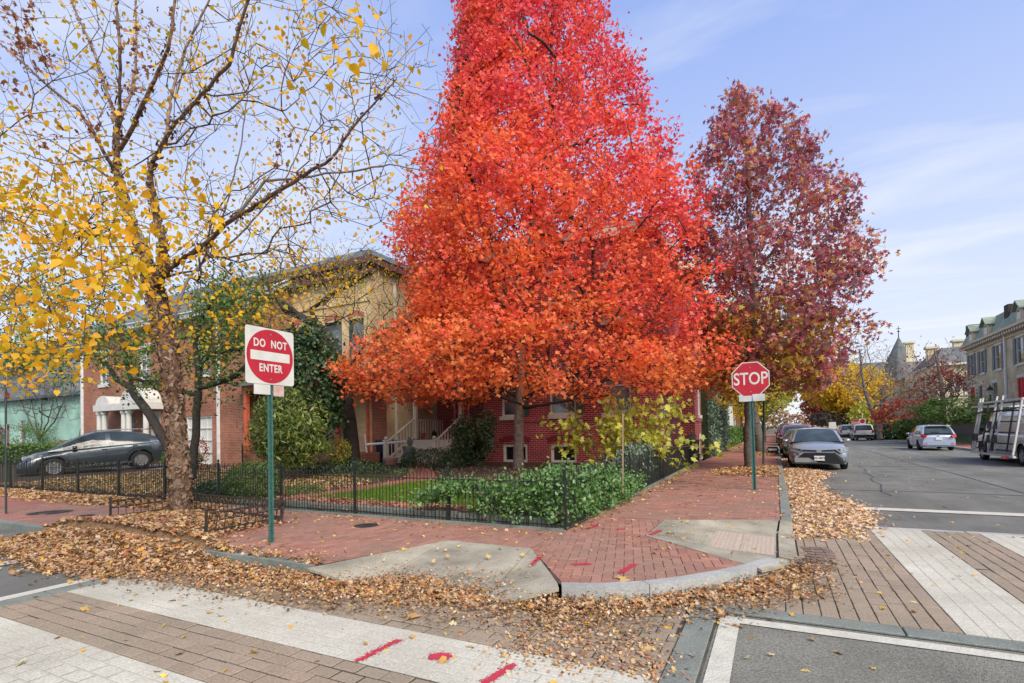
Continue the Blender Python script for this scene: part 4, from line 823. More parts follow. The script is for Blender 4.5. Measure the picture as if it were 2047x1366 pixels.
stems = [([tuple(mb_-np.array((0, 0, .1))), mpx(1036, 900), mpx(1037, 860), mpx(1040, 812), mpx(1042, 760), mpx(1040, 700), mpx(1036, 620), mpx(1050, 520), mpx(1075, 420), mpx(1092, 300), mpx(1100, 180), mpx(1105, 40), mpx(1105, -200)], [.215, .19, .18, .18, .15, .14, .12, .10, .085, .07, .055, .04, .01]),
         ([mpx(1042, 800), mpx(1090, 770, 15.5), mpx(1200, 730, 14.8), mpx(1330, 700, 14.3)], [.09, .06, .045, .02]), ([mpx(1040, 800), mpx(1000, 770, 16), mpx(900, 750, 15.6), mpx(800, 760, 15.3)], [.07, .055, .04, .02]),
         ([mpx(1044, 815), mpx(1070, 812, 15.6), mpx(1140, 800, 15.2), mpx(1220, 790, 15)], [.06, .05, .035, .02]),
         ([mpx(1040, 700), mpx(1100, 650, 16), mpx(1190, 590, 15.8), mpx(1260, 500, 15.6)], [.09, .07, .05, .02]), ([mpx(1040, 690), mpx(1010, 620, 16.4), mpx(960, 540, 16.6), mpx(920, 420, 16.8)], [.08, .06, .04, .02]),
         ([mpx(1180, 600, 15.8), mpx(1215, 540, 15.8), mpx(1330, 380, 16)], [.05, .045, .02])]
def mval(p, pick):
    z = p[:, 2]; c = vnoise(pick*.37, pick*.91, 1, 1)*.22; h = np.clip((z-3)/11, 0, 1); rad = np.hypot(p[:, 0]-mb_[0], p[:, 1]-mb_[1])
    side = ((p-mb_)@rx)/7.
    return np.clip(.82-.5*h-.22*np.clip(side, -.2, 1)*(z > 3.5)+.25*vnoise(p[:, 0], p[:, 2], .9, 2)+.16*vnoise(p[:, 1], p[:, 2], 1.7, 6)+c*.5+RNG.normal(size=len(z))*.12, 0, .99)
tree('red_maple', 'tall scarlet and orange maple in the corner garden, in front of the red brick house', 'tree', tuple(mb_), stems, pts,
     dict(n=118000, sig=.19, size=.146, shape='maple8', flat=.8, curl=.16, val=mval, rmax=.03), Ml_maple, M_barkm, step=.5, k=1.0, tip=.007, lift=-.02, twm=M_barkd)
# ---- sweetgum by the right kerb
gb = np.array((-.78, 18.9, .13)); A = 18.9
def profile_pts(n, base, a, outl, outr, z0, z1, depthf=.9, pw=.45, inner=.2, nz_=.15, seed=1):
    L_ = sorted([(float((D(x, y, a)-Vector(base)).dot(RT)), D(x, y, a).z) for x, y in outl], key=lambda t: t[1]); R__ = sorted([(float((D(x, y, a)-Vector(base)).dot(RT)), D(x, y, a).z) for x, y in outr], key=lambda t: t[1]); o = []
    while len(o) < n:
        z = RNG.uniform(z0, z1); ph = RNG.uniform(0, 2*math.pi); wl = -np.interp(z, [p[1] for p in L_], [p[0] for p in L_]); wr = np.interp(z, [p[1] for p in R__], [p[0] for p in R__])
        if RNG.random() > (wl+wr)/5.5: continue
        mid = (wr-wl)/2; hw = (wl+wr)/2; rr = (inner+(1-inner)*RNG.random()**pw)*(1+nz_*vnoise(ph*2.2, z*1.3, 1, seed)); p = np.array(base)*np.array((1, 1, 0))+rx*(mid+hw*rr*math.cos(ph))+fx*(hw*depthf*rr*math.sin(ph)); o.append((p[0], p[1], z))
    return o
gpx = lambda x, y, a=A: tuple(D(x, y, a))
pts = profile_pts(950, gb, A, [(1455, 800), (1425, 740), (1385, 640), (1370, 560), (1368, 450), (1366, 345), (1405, 290), (1432, 245), (1450, 205), (1480, 178)],
                  [(1600, 800), (1670, 775), (1710, 740), (1775, 690), (1830, 610), (1825, 560), (1810, 470), (1785, 400), (1745, 330), (1690, 290), (1635, 240), (1585, 205), (1520, 178)], 2.9, 13.0, pw=.4, nz_=.3, seed=5)
stems = [([tuple(gb-np.array((0, 0, .1))), gpx(1497, 860), gpx(1500, 800), gpx(1503, 700), gpx(1505, 600), gpx(1500, 480), gpx(1495, 360), gpx(1490, 260), gpx(1488, 200)], [.19, .165, .155, .14, .12, .10, .07, .04, .015]),
         ([gpx(1502, 720), gpx(1560, 650, 18.5), gpx(1650, 560, 18.2)], [.06, .045, .02]), ([gpx(1503, 640), gpx(1450, 560, 19), gpx(1420, 460, 19)], [.055, .04, .015]), ([gpx(1504, 560), gpx(1580, 450, 18.8), gpx(1620, 340, 18.8)], [.055, .04, .015])]
e, s = tree('sweetgum_tree', 'purple and dark red star-leaved sweetgum standing in the leaf-filled pit beside the stop sign', 'tree', tuple(gb), stems, pts,
     dict(n=15500, sig=.18, size=.18, shape='star', flat=.2, curl=.12, rmax=.03, val=lambda p, k: np.clip(.45+.25*vnoise(p[:, 0], p[:, 2], 1.1, 3)+RNG.normal(size=len(p))*.28, 0, .99)), Ml_gum, M_bark, step=.5, k=.9, lift=.02)
P = np.array(profile_pts(240, gb, A, [(1440, 800), (1400, 740), (1375, 640)], [(1580, 800), (1670, 760), (1720, 700)], 2.6, 5.4, pw=.35)); P = np.repeat(P, 13, 0)+RNG.normal(size=(240*13, 3))*.22
o = leaves('lower_crown', P-gb, .19, 'star', Ml_gumlow, e, flat=.2, droop=.4); o['kind'] = 'stuff'
# ---- river birch, close to the camera, in the iron tree box
bb = np.array((-9.75, 5.75, .13)); AB = 5.75
q = lambda x, y, a=0.: tuple(D(x, y, AB+a))
BS = [([(bb[0], bb[1], .0), q(360, 960), q(352, 870), q(346, 780), q(337, 700), q(324, 640), q(312, 590), q(300, 545)], [.20, .165, .155, .15, .155, .165, .16, .15]),
      ([q(300, 545), q(280, 490, .1), q(258, 430, .2), q(243, 380, .2), q(232, 340, .2), q(234, 290, .2), q(236, 250, .2)], [.115, .10, .09, .08, .075, .065, .055]),
      ([q(312, 580), q(328, 530, -.2), q(325, 480, -.3), q(312, 440, -.3), q(305, 400, -.4), q(300, 350, -.4), q(305, 325, -.4)], [.11, .09, .08, .072, .066, .06, .05]),
      ([q(236, 250, .2), q(215, 190, .3), q(190, 110, .4), q(150, 20, .6), q(110, -90, .8), q(80, -220, .9)], [.07, .06, .055, .045, .035, .02]),
      ([q(236, 255, .2), q(240, 180, 0), q(240, 100, -.2), q(232, 0, -.3), q(225, -140, -.3)], [.06, .055, .05, .04, .02]),
      ([q(236, 250, .2), q(262, 190, .5), q(272, 120, .7), q(272, 40, .9), q(268, -100, 1.)], [.06, .05, .045, .035, .02]),
      ([q(240, 300, .2), q(272, 240, .1), q(296, 185, 0), q(316, 146, 0), q(337, 97, -.1), q(345, 44, -.1), q(352, -30, -.1), q(360, -160, -.2)], [.08, .075, .07, .06, .055, .05, .04, .02]),
      ([q(305, 325, -.4), q(325, 290, -.5), q(348, 250, -.6), q(392, 202, -.8), q(457, 129, -1), q(490, 20, -1.1), q(520, -100, -1.2)], [.07, .065, .055, .05, .045, .035, .02]),
      ([q(330, 285, -.5), q(345, 180, -.2), q(372, 95, 0), q(415, 10, .2), q(450, -110, .3)], [.05, .045, .04, .03, .02]),
      ([q(232, 345, .2), q(215, 318, 0), q(190, 270, -.2), q(156, 220, -.4), q(105, 180, -.6), q(50, 130, -.8), q(-20, 70, -1.)], [.07, .065, .06, .05, .04, .03, .02]),
      ([q(240, 370, .2), q(180, 330, .4), q(100, 280, .7), q(20, 260, 1.)], [.045, .035, .025, .015]),
      ([q(318, 560, -.1), q(337, 537, -.3), q(382, 508, -.6), q(422, 479, -.8), q(450, 450, -.9), q(500, 418, -1.), q(560, 380, -1.1), q(611, 348, -1.2), q(661, 319, -1.3), q(711, 246, -1.3), q(793, 158, -1.3)], [.10, .085, .07, .06, .055, .05, .045, .04, .03, .022, .01]),
      ([q(470, 435, -.9), q(530, 362, -.7), q(588, 357, -.6), q(681, 345, -.5), q(780, 330, -.4), q(870, 345, -.3)], [.04, .035, .03, .025, .018, .008]),
      ([q(345, 700, .2), q(352, 620, .8), q(375, 560, 1.2), q(405, 525, 1.5), q(470, 480, 1.8), q(560, 380, 2.0), q(620, 250, 2.2)], [.07, .06, .055, .05, .04, .03, .015]),
      ([q(405, 525, 1.5), q(450, 420, 1.3), q(480, 300, 1.3), q(500, 150, 1.3)], [.04, .03, .025, .015]),
      ([q(225, 310, 0), q(120, 330, -.6), q(20, 300, -1.2)], [.04, .03, .012]), ([q(300, 545), q(220, 540, -.8), q(120, 570, -1.5), q(20, 640, -2.0)], [.05, .035, .025, .01]), ([q(275, 480), q(190, 470, -.8), q(90, 500, -1.6), q(0, 540, -2.2)], [.045, .03, .02, .01])]
def region(n, poly, dmin, dmax):
    xs = [p[0] for p in poly]; ys = [p[1] for p in poly]; o = []
    while len(o) < n:
        x, y = RNG.uniform(min(xs), max(xs)), RNG.uniform(min(ys), max(ys))
        if inpoly(np.array([x]), np.array([y]), poly)[0] and vnoise(np.array([x/60]), np.array([y/60]), 1, 1)[0]+RNG.random() > .25:
            d = RNG.uniform(dmin, dmax); r_ = ray(x, y); o.append((r_.x*d, r_.y*d, CAMZ+r_.z*d))
    return o
yl = [(250, [(-60, 450), (60, 400), (250, 480), (330, 560), (330, 680), (200, 700), (160, 740), (0, 770), (-60, 770)], 5.0, 8.5), (120, [(-60, 300), (240, 330), (260, 480), (-60, 480)], 5.5, 9), (60, [(-60, -60), (240, -60), (230, 330), (-60, 300)], 6, 10.5),
      (75, [(240, 60), (520, -40), (520, 260), (300, 320)], 7, 10.5), (85, [(330, 340), (640, 320), (880, 330), (740, 440), (560, 470), (340, 520)], 6.5, 10), (70, [(520, -30), (760, -10), (820, 120), (790, 280), (520, 320)], 6, 9),
      (85, [(380, 470), (740, 480), (700, 640), (500, 650), (390, 740)], 7.5, 10.5), (34, [(230, 380), (330, 330), (370, 430), (330, 620), (260, 600)], 4.9, 6.6)]
ytips = []
for n, pl, a, b_ in yl: ytips += region(n, pl, a, b_)
bare = region(900, [(330, 0), (700, -80), (880, 60), (900, 300), (860, 400), (700, 620), (400, 600), (340, 330)], 7, 11.5)+region(150, [(-60, -60), (330, -60), (330, 330), (-60, 330)], 6.5, 11)
e = empty('river_birch', tuple(bb), label='birch with peeling brown bark and sparse yellow leaves inside the low iron tree guard', cat='tree')
s = Skel()
for i, st in enumerate(BS): s.stem([np.array(p)-bb for p in st[0]], st[1], -1 if i == 0 else 'near')
nst = len(s.p); s.grow(np.array(ytips+bare)-bb, np.array(s.p[12]), step=.24, k=.7, wob=.10, lift=.07)
s.radii(.0034, 2.5); s.r[nst:] = np.minimum(s.r[nst:], .022)
# main stems lofted smoothly, twigs as thin prisms
for i, st in enumerate(BS):
    mb = MB(); mb.smooth = True; P = [Vector(np.array(p)-bb) for p in st[0]]; pp = []; rr = []
    for j in range(len(P)-1):
        m_ = max(2, int((P[j+1]-P[j]).length/.12))
        for u in range(m_): t = u/m_; pp.append(P[j].lerp(P[j+1], t)+Vector(RNG.normal(size=3)*.006)); rr.append(st[1][j]+(st[1][j+1]-st[1][j])*t)
    pp.append(P[-1]); rr.append(st[1][-1])
    if i: rr = [r_*(.8 if i < 3 else .55) for r_ in rr]
    mb.tube(pp, rr, 14 if st[1][0] > .09 else 8, jit=.07); mb.build('trunk' if i == 0 else 'limb', M_birchbark if i in (0, 1, 2, 9, 11, 10) else M_birchpale if i < 9 else M_twig, e)
sub = Skel(); sub.p = s.p; sub.par = [s.par[i] if i >= nst else -1 for i in range(len(s.p))]; sub.r = s.r; sub.mesh('twigs', M_twigb, e)['kind'] = 'stuff'
# peeling curls on trunk and limbs
V = []; F = []; vals = []
for i, st in enumerate(BS[:12]):
    P = [np.array(p)-bb for p in st[0]]; dens = (420, 130, 120, 25, 25, 20, 25, 25, 10, 25, 10, 30)[i]
    for j in range(len(P)-1):
        ln = np.linalg.norm(P[j+1]-P[j]); d = (P[j+1]-P[j])/ln
        for _ in range(int(ln*dens)):
            t = RNG.random(); c = P[j]+(P[j+1]-P[j])*t; r = st[1][j]+(st[1][j+1]-st[1][j])*t; a = RNG.uniform(0, 6.28)
            u = np.cross(d, [1, 0, 0.]); u /= np.linalg.norm(u); v_ = np.cross(d, u); o_ = u*math.cos(a)+v_*math.sin(a); tg = np.cross(o_, d)
            w_, h_ = RNG.uniform(.015, .07)*min(1, r/.1+.1), RNG.uniform(.03, .14)*min(1, r/.1+.3); lf_ = RNG.uniform(.004, .032)*min(1, r/.12+.35); sg = RNG.choice([-1, 1])
            p0 = c+o_*(r*1.0); ps = [p0-tg*w_/2*sg-d*h_/2, p0-tg*w_/2*sg+d*h_/2*RNG.uniform(.6, 1), p0+tg*w_/6*sg+o_*lf_*.7+d*h_/2, p0+tg*w_/6*sg+o_*lf_*.7-d*h_/2*RNG.uniform(.5, 1), p0+tg*w_/2*sg+o_*(lf_*1.1)+d*h_/3, p0+tg*w_/2*sg+o_*(lf_*1.1)-d*h_/3]
            ra = RNG.normal()*.5; cr_, sr_ = math.cos(ra), math.sin(ra); c0 = c+o_*r; ps = [c0+o_*((p_-c0)@o_)+tg*(((p_-c0)@tg)*cr_-((p_-c0)@d)*sr_)+d*(((p_-c0)@tg)*sr_+((p_-c0)@d)*cr_)+RNG.normal(size=3)*.006 for p_ in ps]
            b0 = len(V); V += ps; F += [(b0, b0+1, b0+2, b0+3), (b0+3, b0+2, b0+4, b0+5)]; vals += [float(RNG.choice([0., .33, .985, .97, .5, .66]) if i == 0 and c[2] < 1.9+RNG.normal()*.4 else RNG.random())]*6
npmesh('bark_curls', V, F, M_curl, e, vals)['kind'] = 'stuff'
T = np.array(ytips)-bb; n = 7600; pick = RNG.integers(0, len(T), n); sg = RNG.normal(size=(n, 3))*np.array([.24, .24, .17])
o = leaves('crown', T[pick]+sg, .068, 'heart', Ml_birch, e, flat=0, droop=1.2, curl=.1); o['kind'] = 'stuff'
near = region(26, [(-60, 420), (300, 430), (320, 560), (180, 700), (-60, 740)], 3.3, 4.6)+region(9, [(240, 420), (450, 400), (420, 560), (280, 560)], 3.6, 4.8)+region(8, [(600, 10), (720, 20), (740, 150), (620, 160)], 3.4, 4.4)
s2 = Skel(); s2.p = [np.array(p) for p in s.p]; s2.par = [-1]*len(s.p); s2.d = s.d; s2.fix = [0]*len(s.p); s2.grow(np.array(near)-bb, np.array(s.p[12]), step=.3, k=.4, wob=.1, lift=.08); s2.r = np.full(len(s2.p), .0028); s2.mesh('hanging_twigs', M_twigb, e)['kind'] = 'stuff'
T = np.array(near)-bb; lp = []
for i in range(8): lp.append(leaves('leaf', [(0, 0, 0)], .08, 'heart', Ml_birch, e, droop=1.4, curl=.12, val=np.array([RNG.random()])))
for i in range(290):
    o = lp[i] if i < 8 else lp[i % 8].copy()
    if i >= 8: COL.objects.link(o); o.rotation_euler = (random.gauss(0, .3), random.gauss(0, .3), random.uniform(0, 6.28))
    o.location = T[RNG.integers(0, len(T))]+RNG.normal(size=3)*.13
br = region(14, [(0, 20), (110, 20), (110, 130), (0, 130)], 6.5, 8)+region(8, [(260, 20), (340, 20), (340, 160), (260, 140)], 7, 8)+region(10, [(10, 180), (300, 170), (300, 280), (20, 280)], 6.5, 8)+region(8, [(540, 250), (740, 280), (720, 400), (560, 400)], 7, 8)
T = np.array(br)-bb; pick = RNG.integers(0, len(T), 300); o = leaves('withered_leaves', T[pick]+RNG.normal(size=(300, 3))*.08, .085, 'maple', Ml_brown, e, droop=2, curl=.25); o['kind'] = 'stuff'
# ---- leaning tree with green leaves behind the fence
t0 = G(385, 957, .22); AG = 8.6; h_ = lambda x, y, a=AG: tuple(D(x, y, a)); bs = h_(383, 955)
tw = []
for (n, cx, cy, sx, sy, a0, a1) in ((120, 110, 600, 90, 50, 7.6, 10), (90, 230, 690, 80, 50, 7.6, 10), (110, 430, 690, 50, 60, 7.8, 9.6), (90, 470, 600, 60, 35, 8, 10), (70, 120, 700, 80, 30, 8, 10), (30, 400, 620, 50, 40, 8, 10), (30, 300, 760, 60, 20, 8, 9)):
    for _ in range(n): tw.append(tuple(D(RNG.normal(cx, sx*.8), RNG.normal(cy, sy*.8), RNG.uniform(a0, a1))))
stems = [([bs, h_(340, 900), h_(300, 830), h_(262, 775), h_(235, 760, 8.4), h_(215, 730, 8.3), h_(180, 700, 8.2), h_(100, 680, 8.2)], [.14, .13, .12, .11, .07, .05, .04, .02]),
         ([bs, h_(392, 870), h_(396, 800), h_(398, 740), h_(390, 690), h_(400, 640), h_(430, 590)], [.11, .10, .095, .09, .06, .05, .03], 0),
         ([h_(396, 775), h_(430, 768), h_(470, 752), h_(497, 728), h_(500, 700, 8.3)], [.075, .07, .065, .06, .04]), ([h_(396, 790), h_(350, 780), h_(300, 762), h_(262, 758)], [.06, .06, .055, .05]), ([h_(398, 730), h_(430, 705), h_(480, 700), h_(520, 660)], [.05, .045, .04, .02]), ([h_(262, 775), h_(250, 700), h_(235, 660), h_(205, 600)], [.06, .05, .045, .02])]
tree('crab_apple_tree', 'leaning grey-trunked tree with green leaves behind the iron fence, beside the birch', 'tree', bs, stems, tw, dict(n=11000, sig=.17, size=.10, shape='oval', rmax=.016, droop=.5), Ml_green, M_barkd, step=.4, k=.7, tip=.004)
# ---- bare spreading tree in front of the tan house
AT = 14.0; h2 = lambda x, y, a=AT: tuple(D(x, y, a)); bs = h2(705, 925)
tw = []
for (n, cx, cy, sx, sy) in ((260, 560, 610, 70, 50), (300, 730, 600, 70, 60), (150, 640, 540, 90, 30), (110, 800, 650, 40, 40), (110, 500, 560, 50, 40), (70, 620, 700, 60, 40)):
    for _ in range(n): tw.append(tuple(D(RNG.normal(cx, sx), RNG.normal(cy, sy), RNG.uniform(12.3, 15.5))))
stems = [([bs, h2(700, 860), h2(695, 800), h2(688, 740), h2(665, 690), h2(640, 655), h2(600, 632), h2(570, 620), h2(545, 590), h2(520, 540)], [.27, .25, .21, .18, .17, .16, .14, .12, .08, .04]),
         ([h2(640, 655), h2(620, 620), h2(660, 590), h2(710, 565), h2(745, 540)], [.08, .075, .07, .05, .02]), ([h2(695, 810), h2(672, 810, 13.7), h2(655, 760, 13.6), h2(640, 740, 13.5)], [.1, .09, .06, .03]),
         ([h2(600, 632), h2(560, 600, 13.6), h2(500, 580, 13.4), h2(480, 540, 13.3)], [.08, .07, .05, .02]), ([h2(690, 750), h2(730, 690, 13.6), h2(780, 660, 13.4), h2(840, 640, 13.3)], [.06, .05, .035, .02])]
tree('bare_yard_tree', 'dark twisting nearly bare tree in front of the tan brick house', 'tree', bs, stems, tw, dict(n=5600, sig=.27, size=.10, shape='lance', rmax=.012, droop=1), Ml_ygreen, M_barkd, step=.4, k=.6, tip=.006)
# climbing ivy round that trunk, and shrubs ------------------------------------------------
def bush(name, label, cat, c, r, n, size, shape, lm, group=None, ns=0, stem=True, shell=.45, noise=.15, flat=.3, pw=.5, zmin=None, extra=None, droop=0., clumps=0):
    c = np.array(c, float); gz = c[2]-r[2]; e = empty(name, (c[0], c[1], max(gz, .1)), label=label, cat=cat, group=group); o_ = np.array((c[0], c[1], max(gz, .1)))
    if clumps: C = ell(clumps, c, r, shell, pw, noise); P = C[RNG.integers(0, clumps, n)]+RNG.normal(size=(n, 3))*np.array(r)*.13
    else: P = ell(n, c, r, shell, pw, noise)
    P[:, 2] = np.where(P[:, 2] < o_[2], o_[2]+RNG.random(n)*.1, P[:, 2]); upv = (P-c)/np.array(r)
    o = leaves('foliage', P-o_, size, shape, lm, e, up=upv*.8, flat=flat, droop=droop); o['kind'] = 'stuff'
    if stem:
        sk = Skel(); sk.stem([(0, 0, -.1), (0, 0, r[2]*.4)], [.03, .02]); sk.grow(ell(ns or 60, c, np.array(r)*.85, .3)-o_, (0, 0, 0), step=.3, k=.5); sk.radii(.004, 2.4, cap=.03); sk.mesh('stems', M_bark, e)['kind'] = 'stuff'
    return e
Gz = lambda x, y, z=.3: tuple(G(x, y, z))
def at(px, py, a, dz=0.): p = D(px, py, a); return (p.x, p.y, p.z+dz)
bush('aucuba_shrub', 'large glossy yellow-green shrub behind the do not enter pole', 'shrub', at(583, 862, 11.0), (1.25, 1.0, 1.1), 7500, .17, 'lance', Ml_aucuba, flat=-.2, droop=.8, shell=.5, noise=.3, clumps=110)
bush('ivy_mound', 'tall dark green ivy mound above the glossy shrub', 'shrub', at(618, 780, 12.0), (1.2, .9, 2.0), 8500, .13, 'heart', Ml_dkgreen, shell=.6, droop=.8, noise=.3, clumps=120)
bush('boxwood_bush', 'small dense round green bush against the fence left of the do not enter pole', 'shrub', at(505, 968, 7.75), (.78, .5, .52), 6500, .045, 'oval', Ml_green, shell=.6)
bush('low_shrub', 'low wide dark green shrub with tiny leaves in front of the porch steps', 'shrub', at(862, 925, 15.6), (1.35, .8, .55), 5200, .06, 'oval', Ml_dkgreen, shell=.6)
bush('rose_bush', 'tall dark green rose bush at the left side of the brick house', 'shrub', at(948, 878, 16.6), (.95, .7, 1.05), 4600, .09, 'oval', Ml_dkgreen, shell=.5, clumps=60)
e = bush('ground_ivy', 'dark ground ivy under the tan house tree', 'ground cover', at(690, 940, 13.2), (1.7, 1.2, .4), 4200, .07, 'heart', Ml_dkgreen, shell=.3)
bush('ground_ivy', 'ivy patch inside the fence between the birch and the round bush', 'ground cover', at(435, 985, 7.7), (.75, .5, .3), 2200, .06, 'heart', Ml_dkgreen, shell=.3)
bush('garden_plant', 'low leafy plant beside the brick garden path', 'plant', at(610, 985, 8.6), (.5, .4, .22), 900, .07, 'lance', Ml_green, droop=-.5)
bush('garden_plant', 'pale green leafy plant in front of the low wide shrub', 'plant', at(800, 950, 13.5), (.7, .3, .2), 800, .09, 'oval', Ml_hedge)
bush('garden_plant', 'ferny plant right of the glossy shrub by the wooden gate', 'plant', at(675, 900, 13), (.5, .4, .5), 800, .10, 'lance', Ml_ygreen, droop=.5)
# hedge climbing over the corner fence
e = empty('fence_hedge', (-3.4, 7.6, .2), label='bright green hedge spilling through the iron fence at the garden corner', cat='hedge')
C = []
for x in np.arange(-5.4, -2.7, .1):
    h = np.interp(x, [-5.4, -4.9, -4.2, -3.4, -2.7], [.18, .38, .48, .60, .76])
    for _ in range(int(3+10*h)): C.append((x, RNG.uniform(6.93, 7.5), RNG.uniform(.32 if x > -4.4 else min(.65, .25+h), .30+h)))
for y in np.arange(7.4, 11.6, .1):
    h = np.interp(y, [7.4, 9, 10.5, 11.6], [.72, .60, .48, .30])
    for _ in range(int(3+9*h)): C.append((RNG.uniform(-3.4, -2.6), y, RNG.uniform(.25, .25+h)))
C = np.array(C); n = 13500; pick = RNG.integers(0, len(C), n); P = C[pick]+RNG.normal(size=(n, 3))*.075
o = leaves('foliage', P-np.array((-3.4, 7.6, .2)), .06, 'oval', Ml_hedge, e, flat=.4, curl=.12, up=np.array([-.1, -.9, .2])); o['kind'] = 'stuff'
sk = Skel(); sk.add((0, 0, 0), -1); 
for x in np.arange(-1.9, .7, .35): sk.add((x, -.3, 0), -1)
for y in np.arange(0, 4, .4): sk.add((.3, y, 0), -1)
sk.grow(C[RNG.integers(0, len(C), 240)]-np.array((-3.4, 7.6, .2)), (0, 0, 0), step=.2, k=.2); sk.radii(.003, 2.4, cap=.012); sk.mesh('stems', M_bark, e)['kind'] = 'stuff'
bush('fence_ivy', 'blue-green ivy hanging over the fence beyond the bright hedge', 'shrub', (-3.05, 13.0, .75), (.28, 2.3, .55), 2600, .07, 'oval', Ml_bluegreen, shell=.3)
bush('fence_ivy', 'small ivy climbing the last fence section at the brick house corner', 'shrub', (-3.1, 22.6, .8), (.25, 1.0, .6), 800, .08, 'oval', Ml_bluegreen, shell=.3)
# fig tree with big yellow-green leaves
AF = 15.2; h3 = lambda x, y, a=AF: tuple(D(x, y, a)); bs = h3(1200, 935)
tw = []
for _ in range(110): tw.append(tuple(D(RNG.normal(1260, 62), RNG.normal(862, 32), RNG.uniform(13.6, 16.5))))
for _ in range(16): tw.append(tuple(D(RNG.normal(1150, 25), RNG.normal(880, 25), RNG.uniform(14, 15.5))))
stems = [([bs, h3(1215, 900), h3(1235, 860), h3(1255, 820)], [.05, .04, .03, .02]), ([bs, h3(1250, 905), h3(1300, 870), h3(1330, 830)], [.04, .035, .03, .015], 0), ([bs, h3(1180, 870), h3(1150, 835), h3(1152, 815)], [.03, .025, .02, .012], 0)]
tree('fig_tree', 'small fig with large lobed yellow-green leaves in front of the brick house', 'tree', bs, stems, tw, dict(n=1300, sig=.15, size=.19, shape='maple', rmax=.02, droop=1.2, flat=.4, curl=.1, val=lambda p, k: RNG.random(len(p))), Ml_ygreen, M_twig, step=.3, k=.5, tip=.007)
# crape myrtle, conifers, low hedge at the far left
AM = 17.0; h4 = lambda x, y, a=AM: tuple(D(x, y, a)); bs = h4(78, 880)
tw = [tuple(D(RNG.normal(85, 48), RNG.normal(780, 26), RNG.uniform(15.6, 18.4))) for _ in range(1300)]
stems = [([bs, h4(60+i*12, 845), h4(40+i*22, 800)], [.05, .04, .03], -1 if i == 0 else 0) for i in range(5)]
tree('crape_myrtle', 'bare many-stemmed shrub in front of the mint green wall', 'shrub', bs, stems, tw, None, Ml_green, M_bark, step=.4, k=.6, tip=.007)
bush('red_shrub', 'dark purple-red shrub at the left edge by the mint green wall', 'shrub', at(-5, 870, 17), (1.5, 1, .8), 1500, .13, 'oval', leafmat('purple_leaf', [(.10, .02, .04), (.18, .03, .06), (.07, .02, .03)], .25), shell=.4)
def conifer(px, py0, py1, a, r, lb):
    b0 = D(px, py0, a); t = D(px, py1, a); H = t.z-b0.z; n = 1500; u = RNG.random(n)**.7; ang = RNG.uniform(0, 6.28, n); rr = r*(1-u)*(.75+.25*RNG.random(n))+.02
    e = empty('dwarf_conifer', tuple(b0), label=lb, cat='shrub', group='small conifers by the mint green wall'); P = np.stack([rr*np.cos(ang), rr*np.sin(ang), u*H], 1)
    o = leaves('foliage', P, .10, 'lance', Ml_aucuba, e, flat=0, droop=-1.5); o['kind'] = 'stuff'; mb = MB(); mb.tube([(0, 0, -.1), (0, 0, H*.8)], [.05, .01], 5); mb.build('trunk', M_bark, e)
conifer(128, 888, 848, 17.5, .42, 'pointed small conifer beside the multi-stemmed shrub'); conifer(113, 888, 860, 18, .3, 'shorter small conifer just left of the pointed one'); conifer(166, 884, 842, 16.8, .28, 'narrow conifer against the white corner of the brick house')
def hedgebox(name, label, p, q, wd, z0, h, n, size, lm, shape='oval', cat='hedge'):
    p, q = np.array(p), np.array(q); u = RNG.random(n); s_ = RNG.choice([0, 1, 2], n, p=[.4, .3, .3]); d = (q-p)/np.linalg.norm(q-p); nn = np.array([-d[1], d[0]])
    off = np.where(s_ == 0, RNG.uniform(-1, 1, n), np.where(s_ == 1, -1, 1))*wd/2; z = np.where(s_ == 0, z0+h, z0+RNG.random(n)*h)+RNG.normal(size=n)*.04+.06*vnoise(u*9, off, 2, 3)
    xy = p[None, :]+(q-p)[None, :]*u[:, None]+nn[None, :]*(off+RNG.normal(size=n)*.04)[:, None]; e = empty(name, (p[0], p[1], z0), label=label, cat=cat)
    o = leaves('foliage', np.column_stack([xy-p, z-z0]), size, shape, lm, e, flat=.3); o['kind'] = 'stuff'
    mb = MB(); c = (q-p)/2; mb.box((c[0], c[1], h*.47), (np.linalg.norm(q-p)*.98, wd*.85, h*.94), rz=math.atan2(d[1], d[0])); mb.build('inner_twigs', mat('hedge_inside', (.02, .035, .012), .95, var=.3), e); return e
hedgebox('box_hedge', 'clipped green hedge behind the parked car at the left edge', (-44, 13.2), (-27.6, 13.2), 1.0, .3, 1.0, 5200, .10, Ml_green)
e = bush('flower_bed', 'pinkish brown flowers on the white planter left of the driveway', 'flowers', (-36, 15.4, 1.25), (3.2, .5, .35), 1500, .12, 'oval', leafmat('flowers', [(.30, .10, .06), (.40, .20, .12), (.10, .14, .04), (.20, .08, .05)], .2), stem=False)
M_wht = mat('white_trim', (.62, .62, .58), .55, scale=4, col2=(.52, .53, .50))
b = MB(); b.box((-36, 15.4, .65), (8, 1.0, .6)); b.box((-36, 14.88, .97), (8.1, .12, .08)); tag(b.build('planter', M_wht), 'white low planter wall under the flower bed', 'planter')
bush('driveway_shrub', 'leafy shrub between the fence and the rear of the dark car', 'shrub', (-20.4, 12.1, .75), (.9, .6, .5), 1500, .10, 'oval', Ml_green); bush('driveway_shrub', 'reddish small shrub before the white garage door', 'shrub', at(395, 905, 12.5), (.5, .4, .7), 500, .08, 'oval', Ml_redshrub)
bush('evergreen_shrub', 'wide green evergreen shrub before the mint green wall', 'shrub', at(60, 872, 16.2), (1.9, 1.1, .9), 2200, .13, 'lance', Ml_green, shell=.3, clumps=60); bush('evergreen_shrub', 'dark green leafy tree over the slate roof at the left edge', 'tree', at(30, 715, 18.5), (2.6, 1.4, 1.5), 2600, .16, 'oval', Ml_green, shell=.2, clumps=70)
